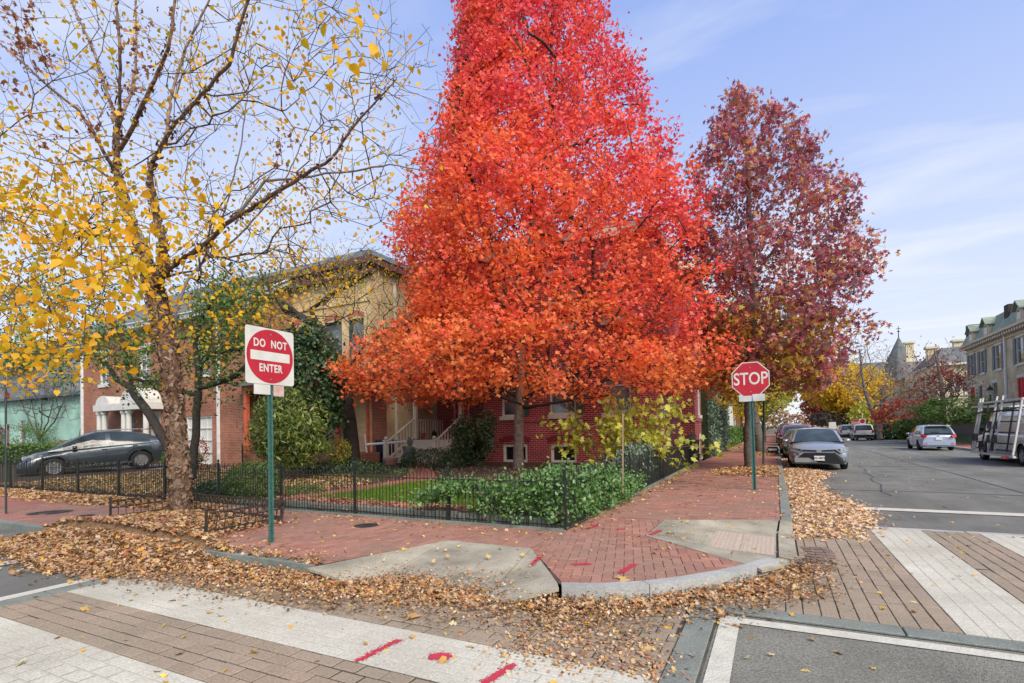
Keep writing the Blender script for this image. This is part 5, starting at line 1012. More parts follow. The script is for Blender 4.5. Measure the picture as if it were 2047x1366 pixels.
# ---- right sidewalk: ivy wall and trees further along
hedgebox('ivy_wall', 'tall dense ivy-covered hedge just beyond the red brick house', (-3.3, 26.3), (-3.3, 38), 1.0, .1, 3.9, 9000, .12, Ml_bluegreen)
hedgebox('hedge_row', 'lower green hedge further along the right sidewalk', (-3.4, 38.5), (-3.4, 60), 1.0, .1, 1.5, 3600, .17, Ml_green)
bush('arborvitae', 'bright green upright evergreen rising above the ivy-covered hedge', 'tree', (-3.9, 35, 3.2), (1.1, 2.4, 2.6), 5200, .16, 'lance', Ml_green, shell=.6, droop=-1)
def simple_tree(name, lb, base, H, cr, ch, n, size, shape, lm, bark, tr=.18, ntw=220, lean=(0, 0), fork=.35, cat='tree', group=None, tip=.012, sig=.3, grow=True, droop=0., bare=0, noise=.25):
    b0 = np.array(base, float); cz = H-ch; c = b0+np.array((lean[0], lean[1], cz)); tw = ell(ntw, c, (cr, cr, ch), .25, .5, noise)
    tw = tw[tw[:, 2] > b0[2]+H*.15]
    f = b0+np.array((lean[0]*.5, lean[1]*.5, H*fork)); stems = [([b0-[0, 0, .2], b0*.6+f*.4, f, c, c+[0, 0, ch*.7]], [tr, tr*.85, tr*.75, tr*.4, .02])]
    for i in range(4):
        a = i*1.57+RNG.uniform(-.4, .4); stems.append(([f+(f-b0)*0, f+np.array((math.cos(a)*cr*.35, math.sin(a)*cr*.35, (H-f[2]+b0[2])*.35)), f+np.array((math.cos(a)*cr*.6, math.sin(a)*cr*.6, (H-f[2]+b0[2])*.7))], [tr*.5, tr*.35, .03]))
    lf = dict(n=n, sig=sig, size=size, shape=shape, rmax=.05, droop=droop) if n else None
    return tree(name, lb, cat, tuple(b0), stems, tw, lf, lm, bark, group=group, tip=tip, step=.7, k=.7, kmax=6)
simple_tree('street_tree', 'thick grey trunk with yellow leaves behind the sweetgum on the right sidewalk', (-.72, 32.8, .1), 9.5, 3.6, 3.3, 3800, .22, 'maple', Ml_yel, M_bark, tr=.36, lean=(-1.2, 0), sig=.4)
simple_tree('street_tree', 'yellow-green street tree over the far parked cars', (-1.0, 55, .1), 9, 3.4, 3.2, 3600, .32, 'oval', Ml_ygreen, M_bark, tr=.25, sig=.4)
simple_tree('street_tree', 'slender multi-stem tree with yellow leaves beside the ivy hedge', (-4.5, 42, .1), 7.5, 2.4, 2.4, 2000, .25, 'oval', Ml_yel, M_twig, tr=.1, fork=.1)
simple_tree('street_tree', 'orange-brown tree far down the left side of the street', (-1.5, 85, .1), 10, 4, 3.6, 2600, .5, 'oval', Ml_tan, M_bark, tr=.3)
simple_tree('street_tree', 'rust-red tree far down the street in front of the bright yellow one', (2.5+5.8, 120, .0), 9.5, 4.2, 3.6, 3600, .5, 'oval', Ml_rust, M_barkd, tr=.3)
simple_tree('street_tree', 'bright yellow-green round tree far down the street', (10.8, 95, .1), 8.0, 4.4, 3.2, 5200, .42, 'oval', Ml_ygreen, M_bark, tr=.25)
simple_tree('street_tree', 'large golden tree behind the stop sign across the street', (D(1690, 870, 84).x, 84, .1), 10.2, 5.2, 3.6, 11000, .42, 'oval', Ml_yel, M_barkd, tr=.42, sig=.5)
bb2 = G(1758, 878, .13)
def two_stem(name, lb, base, pxs, a, tr, tws, leafm, lf, bark=M_bark, tip=.022):
    hh = lambda x, y: tuple(D(x, y, a)); tw = []
    for (n, cx, cy, sx, sy) in tws:
        for _ in range(n): tw.append(tuple(D(RNG.normal(cx, sx), RNG.normal(cy, sy), RNG.uniform(a-2.6, a+2.6))))
    st = [([hh(*p) for p in ch], list(np.linspace(r0, r1, len(ch)))) if i == 0 else ([hh(*p) for p in ch], list(np.linspace(r0, r1, len(ch))), 'near') for i, (ch, r0, r1) in enumerate(pxs)]
    return tree(name, lb, 'tree', hh(*pxs[0][0][0]), st, tw, lf, leafm, bark, step=.7, k=.7, tip=tip, kmax=6)
two_stem('street_tree', 'bare forked tree on the far kerb behind the white hatchback', None, [([(1759, 878), (1757, 850), (1740, 815), (1728, 780), (1722, 745), (1718, 700)], .28, .06), ([(1759, 865), (1762, 820), (1764, 780), (1785, 735)], .2, .05)], 62, .3,
         [(330, 1722, 722, 24, 34), (190, 1770, 745, 24, 30), (90, 1700, 760, 18, 20)], Ml_tan, dict(n=500, sig=.4, size=.16, shape='oval', rmax=.05), M_twig, tip=.013)
two_stem('street_tree', 'bare dark tree with a few red leaves above the white hatchback', None, [([(1884, 856), (1884, 835), (1886, 800), (1880, 760), (1874, 725), (1868, 700)], .26, .05), ([(1884, 840), (1860, 800), (1835, 770)], .14, .04), ([(1886, 790), (1905, 755), (1930, 735)], .1, .04)], 50, .3,
         [(230, 1878, 750, 30, 34), (230, 1830, 785, 26, 28), (60, 1925, 765, 20, 20)], Ml_rust, dict(n=1500, sig=.35, size=.17, shape='oval', rmax=.05), M_twig, tip=.013)
bush('red_shrub', 'red-leaved shrub tree behind the white hatchback', 'shrub', at(1815, 825, 58), (2.6, 1.6, 1.7), 1900, .24, 'oval', Ml_redshrub, clumps=70, shell=.3); bush('red_shrub', 'small scarlet branch cluster in front of the yellow house', 'shrub', at(1885, 758, 51), (1.3, 1, .8), 500, .2, 'oval', Ml_redshrub, clumps=30)
bush('green_bush', 'rounded dark green bush beside the far fence', 'shrub', at(1835, 858, 54), (1.8, 1.3, 1.0), 3200, .2, 'oval', Ml_green, shell=.5); bush('green_bush', 'dark green bushes below the bare forked tree', 'shrub', at(1778, 866, 66), (2.6, 1.3, 1.1), 2600, .26, 'oval', Ml_dkgreen, shell=.5)
bush('juniper', 'wide feathery juniper on the bank in front of the row house', 'shrub', at(1922, 822, 46), (2.5, 1.6, .95), 4200, .26, 'lance', Ml_green, shell=.4, flat=.8, clumps=80); bush('topiary_bush', 'flat-topped grey-brown bush on a thin stem across the street', 'shrub', at(1666, 836, 84), (3.1, 2.0, 1.1), 3200, .28, 'oval', leafmat('greybrown', [(.14, .10, .07), (.20, .15, .10), (.10, .08, .05)], .2), shell=.5)
bush('ivy_pillar', 'yellow-green creeper by the white fence across the street', 'shrub', at(1740, 845, 78), (2.4, 1.2, 2.6), 1600, .3, 'oval', Ml_ygreen, clumps=50)
# far wood line closes the street
T = []; 
for i in range(34): x = -60+i*5.2; T.append((x, 235+14*math.sin(i*2.1), 4+1.6*math.sin(i*1.3), 5.5+2*math.sin(i*.9)))
T = np.array(T); n = 9000; k = RNG.integers(0, len(T), n); u = RNG.normal(size=(n, 3)); u /= np.linalg.norm(u, axis=1)[:, None]; P = np.column_stack([T[k, 0], T[k, 1], T[k, 2]])+u*T[k, 3][:, None]*np.array([1, .6, 1]); P[:, 2] = np.abs(P[:, 2])
o = leaves('far_trees', P, 1.4, 'oval', Ml_tan); o['kind'] = 'stuff'; tag(o, 'band of bare autumn trees closing the far end of the street', 'trees')
for i, (x, y, hh_, cr_, lm_, lb) in enumerate([(-6, 100, 12, 5, Ml_tan, 'brownish tree far behind the left row of parked cars'), (14.5, 120, 11, 5, Ml_yel, 'pale golden tree behind the topiary bush'), (-5, 70, 9, 3.6, Ml_yel, 'yellow tree beyond the arborvitae on the right sidewalk'), (13, 150, 12, 6, Ml_rust, 'brick-red tree at the far end of the street')]):
    simple_tree('distant_tree', lb, (x, y, 0), hh_, cr_, hh_*.36, 2200, .5, 'oval', lm_, M_bark, tr=.3)
# ------------------------------------------------------------------ buildings
M_red = brickmat('red_brick', [(.34, .035, .042), (.25, .025, .034)], (.60, .42, .38), .215, .076, .012)
M_redside = M_red
M_tanb = brickmat('tan_brick', [(.66, .50, .29), (.54, .40, .22)], (.68, .55, .38), .21, .072, .01)
M_colb = brickmat('brown_red_brick', [(.34, .125, .07), (.24, .085, .05)], (.46, .34, .26), .21, .072, .012)
M_rowb = brickmat('buff_brick', [(.54, .46, .31), (.42, .35, .23)], (.54, .48, .36), .21, .072, .01)
M_slate = brickmat('slate_roof', [(.12, .135, .14), (.17, .185, .18)], (.05, .055, .055), .3, .2, .012, bump=.6)
M_gslate = brickmat('green_slate', [(.27, .32, .26), (.21, .26, .21)], (.13, .15, .13), .3, .2, .012, bump=.6)
M_siding = brickmat('cream_siding', [(.66, .60, .42), (.64, .58, .40)], (.40, .36, .26), 4, .13, .012, bump=.5)
M_mint = brickmat('mint_wall', [(.34, .56, .46), (.33, .54, .45)], (.26, .44, .36), 5, .25, .006, bump=.2)
M_trim = mat('cream_trim', (.72, .69, .58), .6, scale=5, col2=(.62, .59, .49)); M_stone = mat('limestone', (.62, .60, .54), .8, scale=8, bump=.3, col2=(.52, .50, .45))
M_glass = mat('window_glass', (.03, .04, .045), .06, scale=1.2, col2=(.16, .20, .22), spec=1.0); M_glassd = mat('dark_glass', (.012, .016, .016), .08, spec=1.0)
M_shut = mat('shutter_grey', (.10, .14, .16), .6); M_doorred = mat('red_door', (.55, .03, .05), .4, var=.08, spec=.5); M_orange = mat('orange_paint', (.58, .13, .07), .6, scale=6, col2=(.48, .10, .055)); M_gutter = mat('white_gutter', (.66, .68, .68), .45, spec=.5)
M_cornice = mat('brown_cornice', (.14, .07, .055), .7); M_rust_c = mat('buff_cornice', (.56, .47, .33), .7, scale=6, col2=(.44, .36, .25)); M_lint = mat('red_lintel', (.42, .13, .10), .8)
class Fac:
    """upright wall plane: local u along, v up, n outwards"""
    def __init__(s, e, p, q, z0, z1): s.e = e; s.p = Vector((p[0], p[1], 0)); d = Vector((q[0]-p[0], q[1]-p[1], 0)); s.len = d.length; s.u = d.normalized(); s.n = Vector((s.u.y, -s.u.x, 0)); s.z0 = z0; s.z1 = z1; s.o = e.location.copy()
    def P(s, u, v, n=0.): w_ = s.p+s.u*u+s.n*n; return (w_.x-s.o.x, w_.y-s.o.y, v-s.o.z)
    def wall(s, m, ops=(), nm='wall', dep=.14, z1b=None):
        us = sorted({0., s.len, *[o[0] for o in ops], *[o[1] for o in ops]}); vs = sorted({s.z0, s.z1, *[o[2] for o in ops], *[o[3] for o in ops]}); b = MB()
        for i in range(len(us)-1):
            for j in range(len(vs)-1):
                cu, cv = (us[i]+us[i+1])/2, (vs[j]+vs[j+1])/2
                if any(o[0] < cu < o[1] and o[2] < cv < o[3] for o in ops): continue
                q = [(us[i], vs[j]), (us[i+1], vs[j]), (us[i+1], vs[j+1]), (us[i], vs[j+1])]; b.poly([s.P(*t) for t in q], uv=q)
        for o in ops:
            c = [(o[0], o[2]), (o[1], o[2]), (o[1], o[3]), (o[0], o[3])]
            for k in range(4): a_, b_ = c[k], c[(k+1) % 4]; b.poly([s.P(*a_), s.P(*b_), s.P(*b_, -dep), s.P(*a_, -dep)], uv=[a_, b_, (b_[0]+dep, b_[1]), (a_[0]+dep, a_[1])])
        return b.build(nm, m, s.e, recalc=False)
    def bx(s, nm, m, u0, u1, v0, v1, n0, n1, par=None):
        b = MB(); c = [s.P(u, v, n) for n in (n0, n1) for u, v in ((u0, v0), (u1, v0), (u1, v1), (u0, v1))]
        b.mesh(c, [(3, 2, 1, 0), (4, 5, 6, 7), (0, 1, 5, 4), (1, 2, 6, 5), (2, 3, 7, 6), (3, 0, 4, 7)]); return b.build(nm, m, par or s.e)
    def window(s, o, fm, gm=None, sill=None, lintel=None, bars=(1, 1), fw=.06, dep=.11, grille=0, nm='window', arch=0):
        u0, u1, v0, v1 = o; gm = gm or M_glass
        b = MB()
        def bb(a, c, d, e_, n0, n1):
            q = [s.P(u, v, n) for n in (n0, n1) for u, v in ((a, d), (c, d), (c, e_), (a, e_))]; b.mesh(q, [(3, 2, 1, 0), (4, 5, 6, 7), (0, 1, 5, 4), (1, 2, 6, 5), (2, 3, 7, 6), (3, 0, 4, 7)])
        bb(u0, u0+fw, v0, v1, -dep, -.03); bb(u1-fw, u1, v0, v1, -dep, -.03); bb(u0+fw, u1-fw, v0, v0+fw, -dep, -.035); bb(u0+fw, u1-fw, v1-fw, v1, -dep, -.035)
        for i in range(1, bars[0]): x = u0+(u1-u0)*i/bars[0]; bb(x-.012, x+.012, v0+fw, v1-fw, -dep, -.06)
        for i in range(1, bars[1]): z = v0+(v1-v0)*i/bars[1]; bb(u0+fw, u1-fw, z-.02, z+.02, -dep, -.055)
        f = b.build(nm, fm, s.e)
        g = MB(); g.poly([s.P(u, v, -dep+.005) for u, v in ((u0+fw/2, v0+fw/2), (u1-fw/2, v0+fw/2), (u1-fw/2, v1-fw/2), (u0+fw/2, v1-fw/2))]); g.build('pane', gm, f, recalc=False)
        if sill: s.bx('sill', sill, u0-.08, u1+.08, v0-.16, v0-.003, -.1, .07, f)
        if lintel:
            if arch:
                L_ = MB(); n = 8; r0 = [(u0-.02+(u1-u0+.04)*i/n, v1+arch*math.sin(math.pi*i/n)) for i in range(n+1)]
                for i in range(n): a_, c_ = r0[i], r0[i+1]; q = [s.P(a_[0], a_[1]+.003, .02), s.P(c_[0], c_[1]+.003, .02), s.P(c_[0], c_[1]+.24, .02), s.P(a_[0], a_[1]+.24, .02)]; L_.poly(q)
                L_.build('arch', lintel, f, recalc=False)
            else: s.bx('lintel', lintel, u0-.1, u1+.1, v1+.003, v1+.24, -.05, .02, f)
        if grille:
            g = MB()
            for i in range(grille): x = u0+(u1-u0)*(i+.5)/grille; g.bar(s.P(x, v0, .03), s.P(x, v1, .03), .018)
            g.build('window_grille', M_wht if grille > 3 else M_fe, f)
        return f
def box_part(e, nm, m, x0, x1, y0, y1, z0, z1):
    b = MB(); o = e.location; b.box(((x0+x1)/2-o.x, (y0+y1)/2-o.y, (z0+z1)/2-o.z), (x1-x0, y1-y0, z1-z0)); return b.build(nm, m, e)
# ---- red brick corner house
H1 = empty('brick_house', (-8, 24, 0), 0, 'deep red painted brick house with pale mortar behind the scarlet maple', 'house')
z0, z1 = .0, 8.6
W = [((-15.4, 22.0), (-11.9, 22.0)), ((-11.9, 22.0), (-10.7, 18.6)), ((-10.7, 18.6), (-3.75, 18.6)), ((-3.75, 18.6), (-3.75, 24.2)), ((-3.75, 24.2), (-3.17, 24.2)), ((-3.17, 24.2), (-3.17, 36))]
base2 = [(1.0, 1.95, 2.35, 4.2), (3.0, 4.2, 2.35, 4.2)]
F = Fac(H1, *W[0], z0, z1); ops = [(1.0, 1.9, 1.35, 3.5), (1.2, 2.2, 5.2, 7)]; F.wall(M_red, ops); f = F.window(ops[0], M_wht, M_doorred, nm='door', bars=(1, 1)); F.window(ops[1], M_wht, sill=M_stone, bars=(1, 2))
F = Fac(H1, *W[1], z0, z1); ops = [(1.0, 2.3, 2.35, 4.3), (1.1, 2.4, 5.95, 7.8)]; F.wall(M_red, ops); [F.window(o, M_wht, sill=M_stone, bars=(1, 2)) for o in ops]; F.bx('belt_course', M_red, 0, F.len, 1.96, 2.14, 0, .05)
F = Fac(H1, *W[2], z0, z1); u = lambda x: x+10.7
bw = [(u(-9.83), u(-8.75), .36, 1.06), (u(-7.75), u(-6.70), .36, 1.06), (u(-5.6), u(-4.6), .36, 1.06)]
fw_ = [(u(-9.85), u(-8.95), 2.2, 4.2), (u(-7.75), u(-6.70), 2.2, 4.2), (u(-5.6), u(-4.6), 2.2, 4.2)]; sw = [(o[0], o[1], 5.6, 7.5) for o in fw_]
F.wall(M_red, bw+fw_+sw); F.bx('belt_course', M_red, 0, u(-9.95), 1.96, 2.14, 0, .05); F.bx('belt_course', M_red, u(-8.85), u(-7.85), 1.96, 2.14, 0, .05); F.bx('belt_course', M_red, u(-6.6), u(-5.7), 1.96, 2.14, 0, .05); F.bx('belt_course', M_red, u(-4.5), F.len, 1.96, 2.14, 0, .05)
M_redplain = mat('red_arch_bricks', (.26, .03, .03), .8, scale=30, col2=(.16, .018, .022))
for o in bw:
    f = F.window(o, M_trim, M_glassd, sill=M_stone, bars=(1, 1), fw=.09, lintel=None); s_ = MB(); n = 17
    for i in range(n):
        t = (i+.5)/n; x = o[0]-.12+(o[1]-o[0]+.24)*t; zc_ = o[3]+.06+.11*math.sin(math.pi*t); tl = (t-.5)*.5
        a_ = Vector(F.P(x, zc_, .012)); b_ = Vector(F.P(x+tl*.25, zc_+.2, .012)); s_.bar(a_, b_, .06, .024, up=tuple(F.n))
    s_.build('arch_bricks', M_redplain, f)['kind'] = 'stuff'
    F.bx('arch_fill', M_trim, o[0], o[1], o[3]+.001, o[3]+.07, -.1, -.02, f)
for o in fw_: F.window(o, M_wht, sill=M_stone, bars=(1, 2)); 
for o in sw: F.window(o, M_wht, sill=M_stone, bars=(1, 2), lintel=M_stone)
for i, o in enumerate(fw_[:2]): F.bx('shutter', mat('green_shutter', (.03, .09, .07), .6), o[1]+.02, o[1]+.30, o[2], o[3], .0, .04)
F = Fac(H1, *W[3], z0, z1); ops = [(1.2, 2.2, 2.2, 4.2), (3.4, 4.4, 2.2, 4.2)]; F.wall(M_red, ops); [F.window(o, M_wht, sill=M_stone, bars=(1, 2)) for o in ops]; F.bx('belt_course', M_red, 0, F.len, 1.96, 2.05, 0, .05)
F = Fac(H1, *W[4], z0, z1); F.wall(M_red)
F.bx('belt_course', M_red, 0, F.len, 1.9, 2.0, 0, .05)
F = Fac(H1, *W[5], z0, z1); ops = [(1.2, 1.9, .3, 1.0), (3.3, 4.0, .3, 1.0), (1.2, 2.0, 2.2, 4.0), (3.2, 4.0, 2.2, 4.0), (6, 7, 2.2, 4), (9, 10, 2.2, 4), (1.2, 2.0, 5.6, 7.4), (3.2, 4.0, 5.6, 7.4)]; F.wall(M_red, ops)
for o in ops: F.window(o, M_wht, sill=M_stone, bars=(1, 2), arch=.12 if o[2] < 2 else 0, lintel=M_stone)
F.bx('belt_course', M_red, 0, F.len, 1.9, 2.0, 0, .05)
b = MB(); ring = [(-15.4, 22), (-11.9, 22), (-10.7, 18.6), (-3.75, 18.6), (-3.75, 24.2), (-3.17, 24.2), (-3.17, 36), (-15.4, 36)]
def prism(b, ring, z0, z1, o=(0, 0, 0), grow=0):
    cx = sum(p[0] for p in ring)/len(ring); cy = sum(p[1] for p in ring)/len(ring); r = [(p[0]+grow*(1 if p[0] > cx else -1)-o[0], p[1]+grow*(1 if p[1] > cy else -1)-o[1]) for p in ring]; n = len(r)
    b.mesh([(*p, z0-o[2]) for p in r]+[(*p, z1-o[2]) for p in r], [tuple(range(n))[::-1], tuple(range(n, 2*n))]+[(i, (i+1) % n, (i+1) % n+n, i+n) for i in range(n)])
prism(b, ring, 8.6, 9.0, H1.location, .2); b.build('cornice', M_trim, H1); b = MB(); prism(b, ring, 9.0, 9.15, H1.location, .05); b.build('roof', M_slate, H1)
box_part(H1, 'chimney', M_red, -13.6, -12.7, 22.6, 23.5, 9.1, 10.6)
box_part(H1, 'meter_box', mat('meter_box', (.28, .36, .33), .5), -10.6, -10.25, 18.35, 18.58, 1.0, 1.55)
# porch and steps
PO = empty('front_porch', (-13.6, 18.5, 0), 0, 'cream painted wooden porch and steps with balusters at the brick house', 'porch')
def ppart(nm, m, boxes=(), bars=(), lathes=()):
    b = MB(); o = PO.location
    for c, d in boxes: b.box((c[0]-o.x, c[1]-o.y, c[2]-o.z), d)
    for p, q_, w_, h_ in bars: b.bar(Vector(p)-o, Vector(q_)-o, w_, h_)
    for c, pr, k in lathes: b.lathe((c[0]-o.x, c[1]-o.y, c[2]-o.z), pr, k)
    return b.build(nm, m, PO)
xa, xb, yb_, yt, zd = -14.85, -12.35, 17.4, 19.4, 1.32
M_terra = mat('terracotta_tile', (.30, .10, .07), .8)
ppart('deck', M_terra, [((-13.6, 20.7, zd-.03), (2.9, 2.6, .06))]); ppart('skirt', M_trim, [((-13.6, 19.36, .75), (2.75, .06, 1.05)), ((-13.6, 19.31, 1.17), (2.8, .05, .14)), ((-13.6, 19.31, .86), (2.8, .05, .10))])
for i in range(6): ppart('step', M_trim, [(((xa+xb)/2, yb_+.15+i*.32, .36+i*.155), (xb-xa-.1, .34, .155))])
for x, nm in ((xa, 'newel'), (xb, 'newel')):
    ppart('newel', M_trim, [((x, yb_, .78), (.17, .17, 1.0)), ((x, yb_, 1.29), (.21, .21, .05))], lathes=[((x, yb_, 1.31), [(.03, 0), (.075, .05), (.08, .09), (.05, .14), (.01, .16)], 10)])
    ppart('handrail', M_trim, bars=[((x, yb_, 1.2), (x, yt, 2.25), .07, .06)]); ppart('bottom_rail', M_trim, bars=[((x, yb_, .45), (x, yt, 1.45), .05, .10)])
    for i in range(9): t = (i+.7)/9.4; ppart('baluster', M_trim, bars=[((x, yb_+(yt-yb_)*t, .45+1.0*t), (x, yb_+(yt-yb_)*t, 1.2+1.05*t), .035, .035)])
    ppart('porch_post', M_trim, [((x, yt+.06, 2.75), (.16, .16, 2.9)), ((x+.0, yt+.06, 1.75), (.2, .2, .86)), ((x, yt+.06, 4.15), (.22, .22, .12))])
for x in (xa,): 
    ppart('top_rail', M_trim, bars=[((x, 19.5, 2.2), (x, 21.9, 2.2), .07, .06)]); 
    for i in range(11): ppart('baluster', M_trim, bars=[((x, 19.65+i*.2, 1.34), (x, 19.65+i*.2, 2.2), .035, .035)])
ppart('back_rail', M_trim, bars=[((-14.4, 21.85, 2.2), (-13.4, 21.85, 2.2), .07, .06)])
for i in range(8): ppart('baluster', M_trim, bars=[((-14.3+i*.12, 21.85, 1.34), (-14.3+i*.12, 21.85, 2.2), .035, .035)])
ppart('porch_roof', M_trim, [((-13.6, 20.6, 4.35), (3.2, 2.9, .3))]); ppart('roof_top', M_slate, [((-13.6, 20.6, 4.56), (3.3, 3.0, .1))])
def pot(lb, p, r, h, m=None):
    e = empty('flower_pot', p, label=lb, cat='flower pot'); b = MB(); b.smooth = False; b.lathe((0, 0, 0), [(r*.66, 0), (r*.95, h*.78), (r*1.06, h*.78), (r*1.06, h), (r*.9, h), (r*.88, h*.85)], 16); b.build('pot', m or mat('terracotta', (.38, .14, .10), .8, scale=8, col2=(.28, .11, .09)), e); b = MB(); b.lathe((0, 0, h*.8), [(r*.88, 0), (r*.5, .03)], 12); b.build('soil', M_soil, e)
g = D(781, 936, 16.7); pot('large speckled terracotta pot at the foot of the left newel post', (g.x, g.y, g.z), .30, .42, mat('speckled_pot', (.36, .16, .13), .85, scale=60, col2=(.5, .32, .28)))
g = D(846, 877, 19.8); pot('small terracotta pot standing on the porch deck', (g.x, g.y, 1.33), .12, .26); g = D(812, 906, 17.8); pot('terracotta pot on the lower porch steps', (g.x, g.y, .75), .16, .28)
b = MB(); b.smooth = True; g = D(820, 925, 16.9); M_statue = mat('weathered_stone', (.20, .24, .22), .9, scale=10, bump=.5, col2=(.13, .16, .14))
e = empty('garden_statue', (g.x, g.y, g.z), label='grey weathered seated stone figure beside the porch steps', cat='statue')
b.lathe((0, 0, 0), [(.28, 0), (.30, .08), (.26, .18), (.20, .28), (.19, .42), (.22, .55), (.20, .62), (.07, .66), (.06, .70)], 14); b.build('body', M_statue, e); b = MB(); b.smooth = True; b.lathe((0, 0, .68), [(.05, 0), (.10, .05), (.12, .13), (.11, .2), (.07, .26), (.05, .28), (.05, .33), (.01, .35)], 12); b.build('head', M_statue, e)
b = MB(); b.smooth = True
for s_ in (-1, 1): b.tube([(s_*.20, 0, .55), (s_*.27, -.04, .38), (s_*.22, -.16, .24), (s_*.06, -.22, .22)], [.06, .055, .05, .04], 8); b.tube([(s_*.12, 0, .10), (s_*.30, -.16, .08), (s_*.05, -.26, .08)], [.09, .08, .05], 8)
b.build('limbs', M_statue, e)
e = empty('pipe_railing', (-16.3, 17.0, 0), label='white plastic pipe rail left of the porch steps', cat='railing'); b = MB(); p, q_ = D(733, 889, 16.9), D(812, 883, 17.9); b.tube([p-e.location, q_-e.location], .055, 8); b.build('rail', M_gutter, e); b = MB(); b.tube([D(729, 868, 16.9)-e.location, D(733, 905, 16.9)-e.location], .04, 8); b.build('leg', M_gutter, e)
e = empty('trash_bin', (-15.35, 17.9, .3), label='dark blue wheeled bin beside the tan brick wall', cat='bin'); b = MB(); b.mesh([(-.26, -.28, 0), (.26, -.28, 0), (.26, .28, 0), (-.26, .28, 0), (-.32, -.36, .95), (.32, -.36, .95), (.32, .36, .95), (-.32, .36, .95)], [(3, 2, 1, 0), (4, 5, 6, 7), (0, 1, 5, 4), (1, 2, 6, 5), (2, 3, 7, 6), (3, 0, 4, 7)]); b.build('bin_body', mat('bin_blue', (.015, .03, .07), .5), e); b = MB(); b.box((0, 0, .99), (.7, .78, .06), bev=.02); b.build('lid', mat('bin_lid', (.02, .05, .16), .5), e)
e = empty('bird_house', D(868, 876, 20), label='small dark lantern-shaped ornament on the porch deck', cat='ornament'); b = MB(); b.box((0, 0, .12), (.16, .16, .22)); b.lathe((0, 0, .23), [(.15, 0), (.01, .16)], 4); b.build('body', M_fe, e)
e = empty('wooden_gate', D(672, 915, 15.5), label='grey weathered board gate between the shrubs and the tan house', cat='gate')
for i in range(9): b = MB(); b.box((-.9+i*.17, 0, .62), (.12, .03, 1.25)); b.build('board', mat('weathered_wood', (.22, .19, .16), .9, scale=8, bump=.5, col2=(.15, .13, .11)), e)
b = MB(); b.box((.75, 0, .7), (.12, .12, 1.5)); b.build('green_post', mat('mossy_post', (.16, .20, .05), .9), e); b = MB(); b.box((-.2, .03, .3), (1.7, .04, .1)); b.box((-.2, .03, 1.0), (1.7, .04, .1)); b.build('rails', MATS['weathered_wood'], e)
e = empty('wooden_stake', D(1245, 985, 9.8), label='thin bare wooden stake standing behind the side fence', cat='stake'); b = MB(); p = D(1245, 828, 9.8)-e.location; b.tube([(0, 0, 0), p], .013, 6); b.build('stake', mat('stake_wood', (.36, .26, .16), .8), e)
# ---- tan brick house
H2 = empty('brick_house', (-18, 20, 0), 0, 'tan brick house with a dark bracketed cornice and orange porch columns', 'house')
z1 = 9.2
F = Fac(H2, (-22.2, 17.4), (-15.6, 17.4), .0, z1); u = lambda x: x+22.2
ops = [(u(-18.3), u(-17.3), 4.5, 6.7), (u(-16.9+.0), u(-16.0), 4.5, 6.7), (u(-20.6), u(-19.6), 4.5, 6.7), (u(-18.6), u(-17.4), 1.0, 3.0)]
F.wall(M_tanb, ops); [F.window(o, mat('dark_sash', (.06, .09, .08), .5), sill=M_lint, lintel=M_lint, bars=(1, 2), arch=.14) for o in ops]
F.bx('string_course', M_tanb, 0, F.len, 7.4, 7.6, 0, .06); F.bx('cornice', M_cornice, -.2, F.len+.25, 8.5, 8.75, 0, .25); F.bx('cornice', M_cornice, -.3, F.len+.35, 8.95, 9.25, 0, .42)
for i in range(15): F.bx('bracket', M_cornice, .2+i*.45, .34+i*.45, 8.5, 8.95, .0, .38)
F = Fac(H2, (-15.6, 17.4), (-15.6, 30), .0, z1); F.wall(M_tanb); F.bx('cornice', M_cornice, 0, F.len, 8.95, 9.25, 0, .35)
F.bx('downpipe', M_trim, 1.5, 1.6, .2, 8.5, .02, .12); F.bx('corner_pilaster', M_colb, -.0, .9, .0, 6, .0, .05)
F = Fac(H2, (-22.2, 30), (-22.2, 17.4), 0, z1); F.wall(M_tanb)
b = MB(); o = H2.location; b.mesh([(-22.5-o.x, 17.0-o.y, 9.25), (-15.2-o.x, 17.0-o.y, 9.25), (-15.2-o.x, 30-o.y, 9.25), (-22.5-o.x, 30-o.y, 9.25), (-20-o.x, 19.6-o.y, 10.7), (-17.6-o.x, 19.6-o.y, 10.7), (-17.6-o.x, 28-o.y, 10.7), (-20-o.x, 28-o.y, 10.7)], [(0, 1, 5, 4), (1, 2, 6, 5), (2, 3, 7, 6), (3, 0, 4, 7), (4, 5, 6, 7)]); b.build('roof', M_slate, H2)
box_part(H2, 'downpipe', M_orange, -15.75, -15.65, 17.2, 17.3, .4, 4.2)
